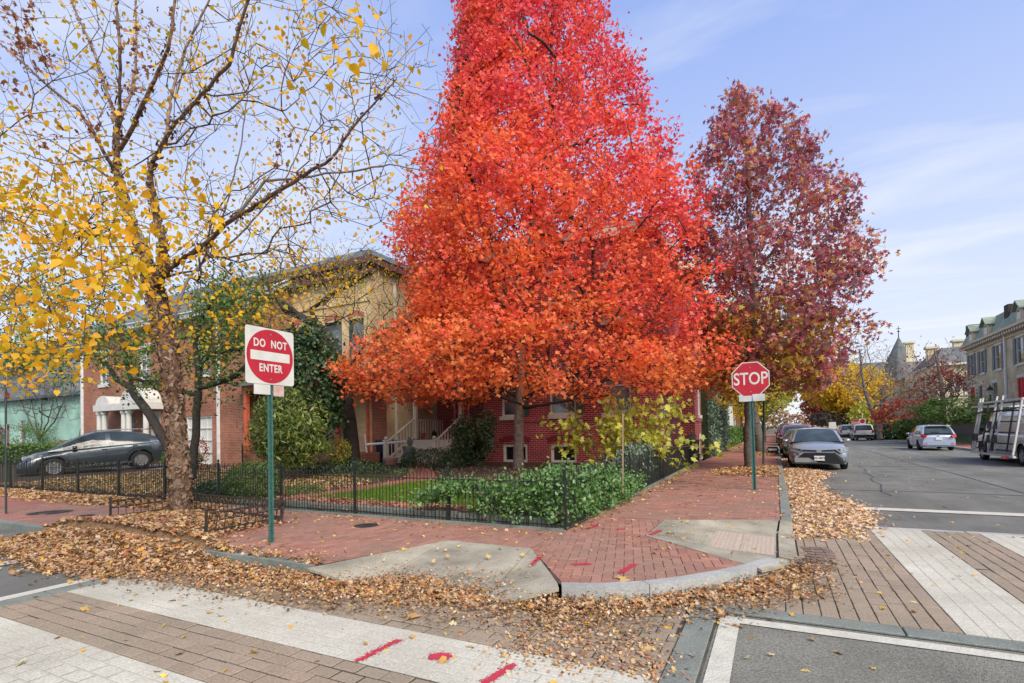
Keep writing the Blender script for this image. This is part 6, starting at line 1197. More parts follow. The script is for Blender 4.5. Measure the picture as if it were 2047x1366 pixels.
# porch of the tan house
F = Fac(H2, (-20.3, 14.6), (-14.6, 14.6), .3, 4.4)
F.bx('porch_beam', M_orange, 0, F.len, 3.5, 3.8, -.2, 0); F.bx('porch_deck', M_colb, 0, F.len-.6, .25, .8, -2.8, -.0)
for x in (.1, 1.75, 5.35): F.bx('porch_column', M_orange, x, x+.17, .8, 3.5, -.18, -.01)
b = MB(); c = [F.P(-.3, 3.81, .3), F.P(F.len+.3, 3.81, .3), F.P(F.len+.3, 4.4, -2.8), F.P(-.3, 4.4, -2.8)]; b.poly(c, uv=[(0, 0), (6, 0), (6, 3), (0, 3)]); c2 = [(p[0], p[1], p[2]-.12) for p in c]; b.poly(c2[::-1]); b.poly([c[0], c2[0], c2[1], c[1]]); b.poly([c[1], c2[1], c2[2], c[2]]); b.build('porch_roof', M_slate, H2, recalc=False)
F.bx('porch_step', M_lint, 0, 1.6, .12, .3, .0, .8); F.bx('porch_step', M_lint, 0, 1.6, .3, .5, .0, .4)
# ---- colonial brick house at the left with white portico
H3 = empty('colonial_house', (-27, 18, 0), 0, 'brown-red brick house with slate roof, white portico and garage at the left', 'house')
F = Fac(H3, (-34.3, 15), (-20.5, 15), .2, 7.3); u = lambda x: x+34.3
def ux(px): return D(px, 850, 15).x+34.3
ops = [(ux(195), ux(216), .95, 3.0), (ux(250), ux(269), .95, 3.0), (ux(300), ux(322), .45, 2.9), (ux(372), ux(424), .3, 2.55), (ux(200), ux(218), 4.5, 6.1), (ux(280), ux(300), 4.5, 6.1), (ux(330), ux(352), 4.5, 6.1), (ux(395), ux(420), 4.5, 6.1)]
F.wall(M_colb, ops)
for o in ops[:2]: F.window(o, M_wht, sill=M_wht, lintel=M_wht, bars=(2, 3), grille=6)
f = F.window(ops[2], M_wht, M_wht, nm='door', bars=(2, 3)); f = F.window(ops[3], M_wht, M_wht, nm='garage_door', bars=(4, 4))
for o in ops[4:]: F.window(o, M_wht, sill=M_wht, lintel=M_wht, bars=(2, 3))
for px in (232, 242, 281, 291, 325): x = ux(px); b = MB(); c = F.P(x, .4, .75); b.lathe((c[0], c[1], c[2]), [(.17, 0), (.17, .08), (.13, .12), (.115, 2.35), (.16, 2.45), (.16, 2.55)], 12); b.build('portico_column', M_wht, H3)
F.bx('entablature', M_wht, ux(228), ux(330), 2.98, 3.3, 0, .95)
for xc, w_ in ((ux(244), 1.25), (ux(303), 2.1)):
    b = MB(); n = 12; top = [(xc+w_/2*math.cos(math.pi*i/n)*1.0, 3.3+w_*.36*math.sin(math.pi*i/n)) for i in range(n+1)]
    vs = [F.P(a_, c_, .9) for a_, c_ in top]+[F.P(a_, c_, .1) for a_, c_ in top]; k = n+1; b.mesh(vs, [tuple(range(k)), tuple(range(2*k-1, k-1, -1))]+[(i, i+1, i+1+k, i+k) for i in range(k-1)]); b.build('arched_pediment', M_wht, H3)
F.bx('eave', M_wht, -.3, F.len+.3, 7.1, 7.35, 0, .35); F.bx('downpipe', M_gutter, ux(438), ux(438)+.1, .3, 7.1, .02, .12); F.bx('corner_board', M_gutter, -.02, .14, .3, 7.1, .01, .08)
F2 = Fac(H3, (-20.5, 15), (-20.5, 26), .2, 7.3); F2.wall(M_colb)
b = MB(); b.poly([F.P(-.4, 7.35, .45), F.P(F.len+.35, 7.35, .45), F.P(F.len+.35, 10.9, -5.2), F.P(-.4, 10.9, -5.2)], uv=[(0, 0), (14, 0), (14, 6.5), (0, 6.5)]); b.poly([F.P(-.4, 10.9, -5.2), F.P(F.len+.35, 10.9, -5.2), F.P(F.len+.35, 7.35, -11), F.P(-.4, 7.35, -11)], uv=[(0, 0), (14, 0), (14, 6.5), (0, 6.5)])
b.build('roof', M_slate, H3, recalc=False); b = MB(); b.poly([F2.P(0, 7.3, -.001), F2.P(11, 7.3, -.001), F2.P(5.2, 10.85, -.001)], uv=[(0, 7.3), (11, 7.3), (5.2, 10.9)]); b.build('gable', M_colb, H3, recalc=False)
b = MB(); b.bar(F2.P(-.45, 7.25, .12), F2.P(5.2, 10.8, .12), .3, .22); b.bar(F2.P(11.2, 7.25, .12), F2.P(5.2, 10.8, .12), .3, .22); b.build('gable_rake', M_wht, H3)
e = empty('iron_gate', (-29.5, 14.0, .35), label='tall black railing in front of the colonial house', cat='fence'); 
for i in range(46): b = MB() if i == 0 else b; b.bar((-2.6+i*.15, 0, 0), (-2.6+i*.15, 0, 1.35), .018)
o = b.build('pickets', M_fe, e); o['kind'] = 'stuff'; b = MB(); b.box((.8, 0, 1.2), (7, .03, .03)); b.box((.8, 0, .15), (7, .03, .03)); b.build('rail', M_fe, e)
# mint green wall building
H4 = empty('mint_house', (-46, 20, 0), 0, 'mint green painted wall with grey slate roof at the left edge', 'house')
F = Fac(H4, (-60, 17.2), (-34.6, 17.2), .2, 4.6); F.wall(M_mint, [(2, 3.2, 1.2, 3), (12, 13, 1.2, 3)]); F.window((2, 3.2, 1.2, 3), M_wht); F.window((12, 13, 1.2, 3), M_wht)
b = MB(); b.poly([F.P(-.4, 4.6, .4), F.P(F.len+.3, 4.6, .4), F.P(F.len+.3, 10, -4.6), F.P(-.4, 10, -4.6)], uv=[(0, 0), (25, 0), (25, 7), (0, 7)]); b.build('roof', M_slate, H4, recalc=False); F.bx('eave', M_shut, -.4, F.len+.3, 4.4, 4.6, 0, .4)
# ---- row houses on the right
H5 = empty('row_house', (16.5, 50, 0), 0, 'buff brick row of houses with mansard roof and red doors behind the van', 'house')
F = Fac(H5, (16.5, 64.1), (16.5, 40), 1.2, 8.8); zt = 8.9
def uy(px, z=5.0):  # distance along the front from the sight line
    return 64.1-DC(px, 773, 16.5).y
W1 = []
for base in (0, 11.6):
    doors = [(.9+base, 2.0+base, 2.75, 4.95)]; wins = [(3.1+base, 4.0+base, 2.9, 4.95), (6.4+base, 7.5+base, 2.9, 4.95)]; up = [(.8+base, 2.0+base, 6.0, 8.0), (3.6+base, 4.8+base, 6.0, 8.0), (7.2+base, 8.6+base, 6.0, 8.0)]; W1.append((doors, wins, up))
bb_ = 9.9; up2 = [(bb_+1.6, bb_+3.0, 6.0, 8.0), (bb_+4.4, bb_+5.8, 6.0, 8.0), (bb_+8, bb_+9.4, 6, 8)]; d2 = [(bb_+1.6, bb_+2.9, 2.75, 4.95)]; w2 = [(bb_+4.5, bb_+6.0, 2.9, 4.95), (bb_+8.2, bb_+9.5, 2.9, 4.95)]
ops = W1[0][0]+W1[0][1]+W1[0][2]+up2+d2+w2; F.wall(M_rowb, ops)
for o in W1[0][0]+d2: f = F.window(o, M_doorred, M_doorred, nm='door', lintel=M_stone, bars=(2, 2), fw=.12)
for o in W1[0][1]+w2: F.window(o, M_wht, lintel=M_stone, bars=(1, 2), grille=3)
for o in W1[0][2]+up2:
    F.window(o, M_wht, lintel=M_stone, sill=M_stone, bars=(1, 2)); 
    for a_, c_ in ((o[0]-.48, o[0]-.03), (o[1]+.03, o[1]+.48)): F.bx('shutter', M_shut, a_, c_, o[2], o[3], .005, .06)
F.bx('cornice', M_rust_c, -.5, F.len, 8.75, 8.95, 0, .55); F.bx('cornice', M_rust_c, -.35, F.len, 8.2, 8.32, 0, .1)
for i in range(50): F.bx('modillion', M_stone, .0+i*.48, .2+i*.48, 8.5, 8.74, 0, .42)
F.bx('downpipe', M_gutter, 9.45, 9.6, 2, 8.5, .02, .14)
b = MB(); b.poly([F.P(-.3, 8.95, .35), F.P(F.len, 8.95, .35), F.P(F.len, 10.7, -.5), F.P(-.3, 10.7, -.5)], uv=[(0, 0), (24, 0), (24, 2), (0, 2)]); b.poly([F.P(-.3, 10.7, -.5), F.P(F.len, 10.7, -.5), F.P(F.len, 10.8, -9), F.P(-.3, 10.8, -9)]); b.poly([F.P(-.3, 8.95, .35), F.P(-.3, 10.7, -.5), F.P(-.3, 10.7, -9), F.P(-.3, 8.95, -9)]); b.build('mansard_roof', M_gslate, H5, recalc=False)
for uc in (2.6, 6.4, 13.2, 17.5):
    b = MB(); w_ = .62; c = [F.P(uc-w_, 9.0, .3), F.P(uc+w_, 9.0, .3), F.P(uc+w_, 9.9, .3), F.P(uc, 10.45, .3), F.P(uc-w_, 9.9, .3)]; d = [F.P(*t, -.5) for t in ((uc-w_, 9.0), (uc+w_, 9.0), (uc+w_, 9.9), (uc, 10.45), (uc-w_, 9.9))]; b.mesh(c+d, [(0, 1, 2, 3, 4)]+[(i, (i+1) % 5, (i+1) % 5+5, i+5) for i in range(5)]); dm = b.build('dormer', M_rust_c, H5)
    F.bx('dormer_window', M_glass, uc-.3, uc+.3, 9.15, 9.85, .3, .32, dm); b = MB(); b.bar(F.P(uc-w_-.15, 9.85, .1), F.P(uc, 10.55, .1), .9, .1, up=(0, 0, 1)); b.bar(F.P(uc+w_+.15, 9.85, .1), F.P(uc, 10.55, .1), .9, .1); b.build('dormer_roof', M_gslate, dm)
for uc in (.0, 9.4): F.bx('chimney', M_barkd, uc-.35, uc+.45, 8.9, 10.95, -1.4, -.1)
Fe = Fac(H5, (26, 64.1), (16.5, 64.1), .2, 8.8); Fe.wall(M_rowb)
Fz = Fac(H5, (16.5, 40), (26, 40), .2, 10.7); Fz.wall(M_rowb)
for i, (uq, nq) in enumerate(((2.9, 1.6), (12.5, 2.0))):
    e = empty('gas_lantern', (16.5-2.0, 64.1-uq-.4, 2.6), label=['black lantern on a post before the farther red door', 'black lantern on a post before the nearer red door'][i], cat='lamp post'); b = MB(); b.tube([(0, 0, 0), (0, 0, 1.1)], .05, 6); b.build('post', M_fe, e); b = MB(); b.lathe((0, 0, 1.1), [(.1, 0), (.2, .35)], 6); b.build('lamp_glass', mat('lamp_glass', (.6, .6, .58), .3), e); b = MB(); b.lathe((0, 0, 1.45), [(.27, 0), (.2, .08), (.05, .28), (.02, .4)], 6); b.build('cap', M_fe, e)
# ---- yellow house with slate roof and turret behind
H6 = empty('yellow_house', (20, 82, 0), 0, 'cream clapboard house with slate roof between the turret and the row houses', 'house')
F = Fac(H6, (16.9, 76), (23.5, 76), .5, 8.5)
ops = [(D(x0_, 760, 76).x-16.9, D(x1_, 760, 76).x-16.9, 5.1, 7.0) for x0_, x1_ in ((1894, 1906), (1908, 1921), (1923, 1937))]; F.wall(M_siding, ops); [F.window(o, M_wht, bars=(1, 2), fw=.08) for o in ops]
F.bx('eave', M_wht, -.3, F.len+.3, 8.3, 8.55, 0, .5); b = MB(); b.poly([F.P(-.3, 8.55, .5), F.P(F.len+.3, 8.55, .5), F.P(F.len+.3, 10.7, -3.2), F.P(1.2, 10.7, -3.2)], uv=[(0, 0), (9, 0), (9, 5), (1, 5)]); b.poly([F.P(-.3, 8.55, .5), F.P(1.2, 10.7, -3.2), F.P(1.2, 10.7, -9), F.P(-.3, 8.55, -12)]); b.poly([F.P(1.2, 10.7, -3.2), F.P(F.len+.3, 10.7, -3.2), F.P(F.len+.3, 10.7, -9), F.P(1.2, 10.7, -9)]); b.build('roof', M_slate, H6, recalc=False)
Fs = Fac(H6, (16.9, 95), (16.9, 76), .5, 8.5); Fs.wall(M_siding, [(4, 5.2, 5, 7), (12, 13.2, 5, 7), (12, 13.2, 1.5, 3.5)]); [Fs.window(o, M_wht) for o in ((4, 5.2, 5, 7), (12, 13.2, 5, 7), (12, 13.2, 1.5, 3.5))]
def chim(px, y0_, y1_, a, w_): p = D(px, y1_, a); t = D(px, y0_, a); box_part(H6, 'chimney', M_siding, p.x-w_/2, p.x+w_/2, a-.4, a+.4, p.z-1, t.z); box_part(H6, 'chimney_cap', M_siding, p.x-w_*.7, p.x+w_*.7, a-.6, a+.6, t.z-.25, t.z)
chim(1863, 694, 726, 82, 1.0); chim(1818, 684, 710, 92, .9); chim(1914, 680, 692, 84, .9)
H7 = empty('turret_house', (15, 98, 0), 0, 'grey stone house with a tall pointed slate turret and finial', 'house')
c = D(1797, 700, 96); t = D(1797, 676, 96); bz_ = D(1797, 760, 96).z; b = MB(); b.lathe((c.x-15, -2, 0), [(2.5, 0), (2.5, bz_)], 10); b.build('tower', M_siding, H7)
b = MB(); b.lathe((c.x-15, -2, bz_-.2), [(3.2, 0), (2.9, .2), (.12, t.z-bz_+.2)], 10); b.build('cone_roof', M_slate, H7); b = MB(); b.lathe((c.x-15, -2, t.z), [(.07, 0), (.05, .9), (.22, 1.0), (.05, 1.1), (.04, 1.7), (.02, 1.8)], 6); b.box((c.x-15, -2, t.z+1.4), (.6, .06, .08)); b.build('finial', M_fe, H7)
b = MB(); b.box((6.5, 6, 4.0), (15, 14, 8)); b.build('wall', M_siding, H7); b = MB(); b.mesh([(-1.3, -1.5, 8), (14.5, -1.5, 8), (14.5, 13.5, 8), (-1.3, 13.5, 8), (2, 3, 11.4), (11, 3, 11.4), (11, 9, 11.4), (2, 9, 11.4)], [(0, 1, 5, 4), (1, 2, 6, 5), (2, 3, 7, 6), (3, 0, 4, 7), (4, 5, 6, 7)]); b.build('roof', M_slate, H7)
for i in range(3):
    w = MB(); w.box((1+i*2.6, -1.03, 6), (1.1, .06, 1.7)); w.build('window', M_glass, H7)
def simple_house(lb, x0, x1, y0, y1, h, wm, rm, name='house', roof=1.2, nwin=3, face='x', cat='house'):
    e = empty(name, ((x0+x1)/2, (y0+y1)/2, 0), 0, lb, cat); hx_, hy = (x1-x0)/2, (y1-y0)/2; pts = [(-hx_, -hy), (hx_, -hy), (hx_, hy), (-hx_, hy)]
    for k in range(4):
        a_, c_ = pts[k], pts[(k+1) % 4]; F = Fac(e, (a_[0]+e.location.x, a_[1]+e.location.y), (c_[0]+e.location.x, c_[1]+e.location.y), 0, h); ops = []
        if k in (0, 1, 3):
            n = max(2, int(F.len/3.2))
            for i in range(n):
                for z in (1.2, 4.2, 7.2):
                    if z+1.7 < h: u_ = F.len*(i+.5)/n; ops.append((u_-.5, u_+.5, z, z+1.6))
        F.wall(wm, ops); [F.window(o, M_wht, bars=(1, 2), sill=M_wht) for o in ops]
        F.bx('cornice', M_trim, -.2, F.len+.2, h-.25, h, 0, .3)
    b = MB(); g_ = .3; r = [(-hx_-g_, -hy-g_, h), (hx_+g_, -hy-g_, h), (hx_+g_, hy+g_, h), (-hx_-g_, hy+g_, h)]; t_ = [(p[0]*.55, p[1]*.7, h+roof) for p in r]; b.mesh(r+t_, [(0, 1, 5, 4), (1, 2, 6, 5), (2, 3, 7, 6), (3, 0, 4, 7), (4, 5, 6, 7)]); b.build('roof', rm, e); return e
simple_house('cream house with white cornice glimpsed past the ivy-covered hedge', -14, -5.2, 40, 50, 5.6, M_siding, M_slate)
simple_house('white painted house beyond the hedge on the right sidewalk', -14, -4.6, 62, 74, 7.2, mat('white_stucco', (.58, .60, .60), .8), M_slate)
simple_house('white house behind the distant stop sign', 11.8, 22, 100, 112, 5.6, MATS['white_stucco'], M_slate); simple_house('long low flat-roofed building at the far end of the street', -30, -5, 160, 200, 9, M_rowb, M_slate, roof=.3)
simple_house('dark-roofed distant house left of the turret', 13, 23, 128, 140, 10.5, M_rowb, M_slate, roof=4); simple_house('distant row of houses on the left of the street', -14, -4.6, 84, 130, 7.5, M_colb, M_slate, roof=.4)
# opposite yard: board fence, retaining wall
e = empty('board_fence', (13.4, 53, .2), label='grey board fence below the bare dark tree', cat='fence')
for i in range(34): b = MB(); b.box((0, -3.4+i*.2, .85), (.03, .17, 1.6+.03*random.random())); b.build('board', MATS['weathered_wood'], e)
b = MB(); b.box((.04, 0, .5), (.04, 7, .1)); b.box((.04, 0, 1.3), (.04, 7, .1)); b.build('rail', MATS['weathered_wood'], e)
e = empty('retaining_wall', (13.9, 44, .2), label='brown timber retaining wall under the juniper', cat='wall'); b = MB()
for i in range(5): b = MB(); b.box((0, 0, .2+i*.28), (.2, 10, .26)); b.build('timber', mat('dark_timber', (.10, .07, .05), .9, scale=5, col2=(.06, .045, .035)), e)
# far signs
for (px, py, a, lb) in ((1710, 846, 66, 'distant red STOP sign across the street'), (1624, 848, 125, 'tiny far red STOP sign beyond the topiary bush')):
    p = D(px, py, a); e = empty('stop_sign', (p.x, p.y, .1), label=lb, cat='stop sign'); b = MB(); b.tube([(0, 0, 0), (0, 0, p.z)], .04, 6); b.build('pole', M_poled, e); b = MB(); octa(.42, p.z-.1, -.06, b); b.build('border', M_swhite, e); b = MB(); octa(.39, p.z-.1, -.07, b); b.build('panel', M_sred, e)
    if a < 100: text('STOP', .36, M_swhite, e, (0, -.075, p.z-.1), sx=.8, bold=.008)
p = D(1724, 844, 70); e = empty('traffic_sign', (p.x, p.y, .1), label='small white sign with red circle right of the distant stop sign', cat='traffic sign'); b = MB(); b.tube([(0, 0, 0), (0, 0, 2.9)], .04, 6); b.build('pole', M_swhite, e); b = MB(); b.box((0, -.06, p.z-.1), (.6, .02, .75)); b.build('panel', M_swhite, e); b = MB(); octa(.24, p.z+.0, -.08, b, k=16); b.build('red_circle', M_sred, e)
p = D(1664, 851, 75); e = empty('street_sign', (p.x, p.y, .1), label='small white rectangular sign below the topiary bush', cat='traffic sign'); b = MB(); b.tube([(0, 0, 0), (0, 0, p.z)], .04, 6); b.build('pole', M_swhite, e); b = MB(); b.box((0, -.05, p.z-.1), (.75, .02, .85)); b.build('panel', M_swhite, e)
p = G(1457, 893, .13); e = empty('yard_sign', (p.x, p.y, .13), label='small white notice board leaning at the hedge foot on the right sidewalk', cat='sign'); b = MB(); b.box((0, 0, .55), (.5, .03, .8)); b.build('panel', M_swhite, e)
# utility pole/lamp down left side? dark recycling box by the sidewalk trees
e = empty('crate', (-.15, 31.0, .13), label='small dark crate on the kerb behind the leaning post', cat='crate'); b = MB(); b.box((0, 0, .2), (.5, .45, .38)); b.build('box', M_fe, e); b = MB(); b.box((0, -.23, .25), (.4, .02, .1)); b.build('white_label', M_swhite, e)
# ------------------------------------------------------------------ cars
M_tyre = mat('tyre', (.018, .018, .018), .85, scale=20, bump=.3); M_rim = mat('alloy_rim', (.42, .43, .44), .3, metal=.85); M_rimd = mat('dark_rim', (.05, .05, .055), .35, metal=.6); M_black = mat('black_plastic', (.015, .016, .018), .55); M_chrome = mat('chrome', (.6, .6, .6), .15, metal=1)
M_cglass = mat('car_glass', (.015, .02, .02), .06, spec=.6, scale=2, col2=(.05, .07, .07)); M_headl = mat('headlamp', (.30, .32, .34), .1, spec=1, coat=1, scale=14, col2=(.06, .07, .08)); M_tail = mat('tail_lamp', (.42, .01, .02), .15, spec=.8, coat=.6); M_platew = mat('number_plate', (.6, .62, .62), .5)
def paint(name, c, metal=.45): return mat(name, c, .28, var=.04, scale=2, metal=metal, spec=.6, coat=.8)
def car(name, label, cat, loc, heading, p, group=None, detail=True):
    """profiles: deck (s, z) = shoulder/bonnet line, roof (s, z, half width) with glass; s runs from tail -L/2 to nose L/2"""
    e = empty(name, loc, heading, label, cat, group); Lh, Wh, H = p['L']/2, p['W']/2, p['H']; mt = p['paint']; wr = p['wr']; ax = (p['fa'], p['ra'])
    gc = p.get('gc', .2); belt = p['belt']
    deck = p['deck']; N_ = 64; S = np.linspace(-Lh, Lh, N_+1)
    dz = np.interp(S, [d[0] for d in deck], [d[1] for d in deck]); bl = np.interp(S, [d[0] for d in belt], [d[1] for d in belt])
    nose = np.clip((Lh-np.abs(S))/p.get('round', .45), 0, 1); hw = Wh*(1-.17*(1-nose)**2.2)
    V = []; F = []; MI = []
    rows = 8
    for i, s in enumerate(S):
        zb = gc+.05*(1-nose[i]); arch = zb
        for a_ in ax:
            d = abs(s-a_); R = wr+.065
            if d < R: arch = max(arch, wr+math.sqrt(R*R-d*d)-.0)
        zb2 = max(zb, min(arch, bl[i]-.12)); w_ = hw[i]; zs = bl[i]; zt = max(dz[i], zs+.01)
        fl = .03 if arch > zb+.02 else 0
        V += [(s, w_*.90 if not fl else w_+.0, zb2), (s, w_*.985+fl*.4, zb2+(zs-zb2)*.25), (s, w_+fl*.4, zb2+(zs-zb2)*.55), (s, w_*.985, zs-.05), (s, w_*.95, zs), (s, w_*.84, zs+(zt-zs)*.72), (s, w_*.45, zt), (s, 0, zt+.012)]
    n = rows
    for i in range(N_):
        for j in range(n-1): F.append((i*n+j, (i+1)*n+j, (i+1)*n+j+1, i*n+j+1)); MI.append(0)
    V += [(-Lh, 0, gc+.05), (Lh, 0, gc+.05)]; kk = len(V); F.append((kk-2,)+tuple(range(n))); MI.append(0); F.append((kk-1,)+tuple(N_*n+j for j in range(n))); MI.append(0)
    me = bpy.data.meshes.new('body'); me.from_pydata([tuple(v) for v in V], [], F); me.materials.append(mt); me.polygons.foreach_set('use_smooth', [len(f) == 4 for f in F]); o = bpy.data.objects.new('body', me); COL.objects.link(o); o.parent = e
    mod = o.modifiers.new('m', 'MIRROR'); mod.use_axis = (False, True, False); mod.merge_threshold = .002
    # greenhouse
    cab = p['cab']   # (s, z_base, z_roof) stations from rear to front
    cs = [c[0] for c in cab]; V = []; F = []; MI = []; m_ = 26; SS = np.linspace(cs[0], cs[-1], m_+1); SS = np.array(sorted(set(list(SS)+cs))); zr = np.interp(SS, cs, [c[2] for c in cab]); zb_ = np.interp(SS, cs, [c[1] for c in cab])
    rw = Wh*p.get('roofw', .74); bwid = Wh*.935
    for s, a_, z in zip(SS, zb_, zr):
        f = np.clip((z-a_)/(H-a_+1e-6), 0, 1); wt = bwid+(rw-bwid)*f; V += [(s, bwid, a_), (s, bwid+(wt-bwid)*.12, a_+(z-a_)*.10), (s, wt+.012, a_+(z-a_)*.90), (s, wt*.90, z-.01*f), (s, wt*.5, z+.02*f), (s, 0, z+.028*f)]
    n = 6; glass0, glass1 = p['sideglass']; pil = p['pillars']; ws = p['ws']; rg = p['rg']
    for i in range(len(SS)-1):
        c = (SS[i]+SS[i+1])/2
        for j in range(n-1):
            g_ = 0
            if j == 1 and glass0 < c < glass1 and not any(abs(c-q_) < .06 for q_ in pil): g_ = 1
            if j >= 3 and (ws[0] < c < ws[1] or rg[0] < c < rg[1]): g_ = 1
            F.append((i*n+j, (i+1)*n+j, (i+1)*n+j+1, i*n+j+1)); MI.append(g_)
    me = bpy.data.meshes.new('cabin'); me.from_pydata([tuple(map(float, v)) for v in V], [], F); me.materials.append(mt); me.materials.append(M_cglass); me.polygons.foreach_set('material_index', MI); me.polygons.foreach_set('use_smooth', [True]*len(F)); o = bpy.data.objects.new('cabin', me); COL.objects.link(o); o.parent = e; mod = o.modifiers.new('m', 'MIRROR'); mod.use_axis = (False, True, False)
    b = MB(); b.box((0, 0, gc+.12), (p['L']*.86, p['W']*.80, .2)); 
    for a_ in ax: b.box((a_, 0, wr+.12), (wr*2.2, p['W']*.86, wr*1.2))
    b.build('underbody', M_black, e)
    def wheel(x, y):
        b = MB(); b.smooth = True; w_ = .2; sy = 1 if y > 0 else -1
        b.lathe((0, 0, 0), [(wr*.66, -w_/2), (wr*.9, -w_/2), (wr, -w_/2+.03), (wr, w_/2-.03), (wr*.9, w_/2), (wr*.66, w_/2)], 28, axis=1, cap=False); t = b.build('wheel', M_tyre, e, (x, y, wr))
        b = MB(); b.lathe((0, sy*.055, 0), [(wr*.67, 0), (wr*.64, sy*.03), (wr*.60, sy*.03), (wr*.58, -sy*.02)], 24, axis=1); b.lathe((0, sy*.06, 0), [(wr*.16, 0), (wr*.12, sy*.02)], 12, axis=1)
        for k in range(p.get('spokes', 5)): a_ = 2*math.pi*k/p.get('spokes', 5); b.bar((wr*.08*math.cos(a_), sy*.062, wr*.08*math.sin(a_)), (wr*.63*math.cos(a_), sy*.062, wr*.63*math.sin(a_)), wr*.17, .02, up=(0, 1, 0))
        b.build('rim', p.get('rim', M_rim), t); b = MB(); b.lathe((0, sy*.0, 0), [(wr*.66, 0), (wr*.66, sy*.01)], 16, axis=1); b.build('brake_disc', M_black, t)
    for a_ in ax:
        for sy in (1, -1): wheel(a_, sy*(Wh-.105))
    def P(nm, m, boxes=(), bars=(), par=None):
        b = MB()
        for c, d in boxes: b.box(c, d, bev=0)
        for a_, c_, w_, h_ in bars: b.bar(a_, c_, w_, h_)
        return b.build(nm, m, par or e)
    if detail:
        mx_ = p.get('mirror', (Lh*.32, .97))
        for sy in (1, -1):
            b = MB(); b.smooth = True; y = sy*(Wh+.09); b.mesh([(mx_[0]-.08, y-.1, mx_[1]), (mx_[0]+.08, y-.1, mx_[1]+.01), (mx_[0]+.05, y+.1, mx_[1]+.02), (mx_[0]-.08, y+.1, mx_[1]+.02), (mx_[0]-.08, y-.1, mx_[1]+.12), (mx_[0]+.06, y-.1, mx_[1]+.11), (mx_[0]+.03, y+.09, mx_[1]+.12), (mx_[0]-.08, y+.09, mx_[1]+.13)], [(3, 2, 1, 0), (4, 5, 6, 7), (0, 1, 5, 4), (1, 2, 6, 5), (2, 3, 7, 6), (3, 0, 4, 7)]); b.bar((mx_[0], sy*(Wh-.1), mx_[1]-.03), (mx_[0], y, mx_[1]+.03), .05); b.build('wing_mirror', p.get('mirrorm', mt), e)
            for s_ in p.get('handles', ()): P('door_handle', p.get('handlem', mt), bars=[((s_[0]-.09, sy*(Wh*.985+.025), s_[1]), (s_[0]+.09, sy*(Wh*.985+.025), s_[1]+.01), .03, .025)])
            b = MB()
            for s_ in p.get('seams', ()): b.bar((s_, sy*(Wh*1.0+.006), gc+.12), (s_+.01, sy*(Wh*.985+.004), float(np.interp(s_, [d[0] for d in belt], [d[1] for d in belt]))-.04), .008, .008)
            if p.get('seams'): b.build('door_seam', M_black, e)
            for a_, c_, w_, h_, mm in p.get('trim', ()): P('side_trim', mm, bars=[((a_[0], sy*a_[1], a_[2]), (c_[0], sy*c_[1], c_[2]), w_, h_)])
        for nm, m, boxes, bars in p.get('extra', ()): P(nm, m, boxes, bars)
        for nm, m, polys in p.get('faces', ()):
            b = MB()
            for po in polys: b.mesh(po[0], po[1])
            b.build(nm, m, e)
    return e
def quadface(x, ys, zs, th=.02, xs=None):
    n = len(ys); xs = xs or [x]*n; return ([(xs[i], ys[i], zs[i]) for i in range(n)]+[(xs[i]-th, ys[i], zs[i]) for i in range(n)], [tuple(range(n)), tuple(range(2*n-1, n-1, -1))]+[(i, (i+1) % n, (i+1) % n+n, i+n) for i in range(n)])
def mirror(po): v, f = po; return ([(a, -b, c) for a, b, c in v], f)
def platetext(e, s_, x, z, face=1, size=.09, m=None): return text(s_, size, m or M_fe, e, (x, 0, z), rot=(math.pi/2, 0, math.pi/2*face), sx=.9, bold=.002)
# grey sedan, nose towards the camera
sed = dict(L=4.62, W=1.78, H=1.435, paint=paint('silver_grey_paint', (.30, .33, .35)), wr=.325, fa=1.40, ra=-1.30, gc=.18, round=.5,
    deck=[(-2.31, .72), (-2.25, .98), (-1.75, 1.03), (-1.2, 1.0), (.9, .98), (1.0, .98), (1.7, .88), (2.05, .78), (2.24, .64), (2.31, .50)], belt=[(-2.31, .66), (-2.2, .86), (-1, .90), (.8, .86), (1.6, .78), (2.1, .66), (2.31, .48)],
    cab=[(-1.95, 1.0, 1.02), (-1.2, .93, 1.33), (-.6, .93, 1.425), (-.1, .92, 1.435), (.35, .92, 1.40), (.75, .91, 1.22), (1.2, .90, .96)], roofw=.70, sideglass=(-1.35, .95), pillars=(-.15,), ws=(.36, 1.18), rg=(-1.9, -1.15), mirror=(.72, .92), handles=((-.05, .80), (-1.0, .82)), seams=(.95, -.12, -1.05), rim=M_rim)
sed['extra'] = [('number_plate', M_platew, [((2.345, 0, .42), (.02, .31, .16))], []), ('emblem', M_chrome, [((2.30, 0, .66), (.03, .15, .10))], []), ('grille_bar', M_black, [], [((2.235, -.62, .70), (2.285, 0, .665), .03, .045), ((2.285, 0, .665), (2.235, .62, .70), .03, .045)]), ('roof_antenna', M_black, [], [((-.9, 0, 1.43), (-1.0, 0, 1.47), .03, .04)]), ('windscreen_sticker', M_platew, [((.98, -.55, 1.02), (.01, .10, .035))], [])]
hl = quadface(2.2, [.48, .86, .87, .62], [.71, .80, .66, .60], .25, [2.285, 2.02, 2.05, 2.30]); gr = quadface(2.31, [-.45, .45, .78, .70, -.70, -.78], [.60, .60, .33, .22, .22, .33], .1, [2.335, 2.335, 2.295, 2.325, 2.325, 2.295])
sed['faces'] = [('headlight', M_headl, [hl]), ('headlight', M_headl, [mirror(hl)]), ('lower_grille', M_black, [gr]), ('lamp_strip', M_chrome, [quadface(2.2, [.86, .62, .60, .85], [.66, .585, .565, .635], .05, [2.09, 2.31, 2.31, 2.10])]), ('lamp_strip', M_chrome, [mirror(quadface(2.2, [.86, .62, .60, .85], [.66, .585, .565, .635], .05, [2.09, 2.31, 2.31, 2.10]))])]
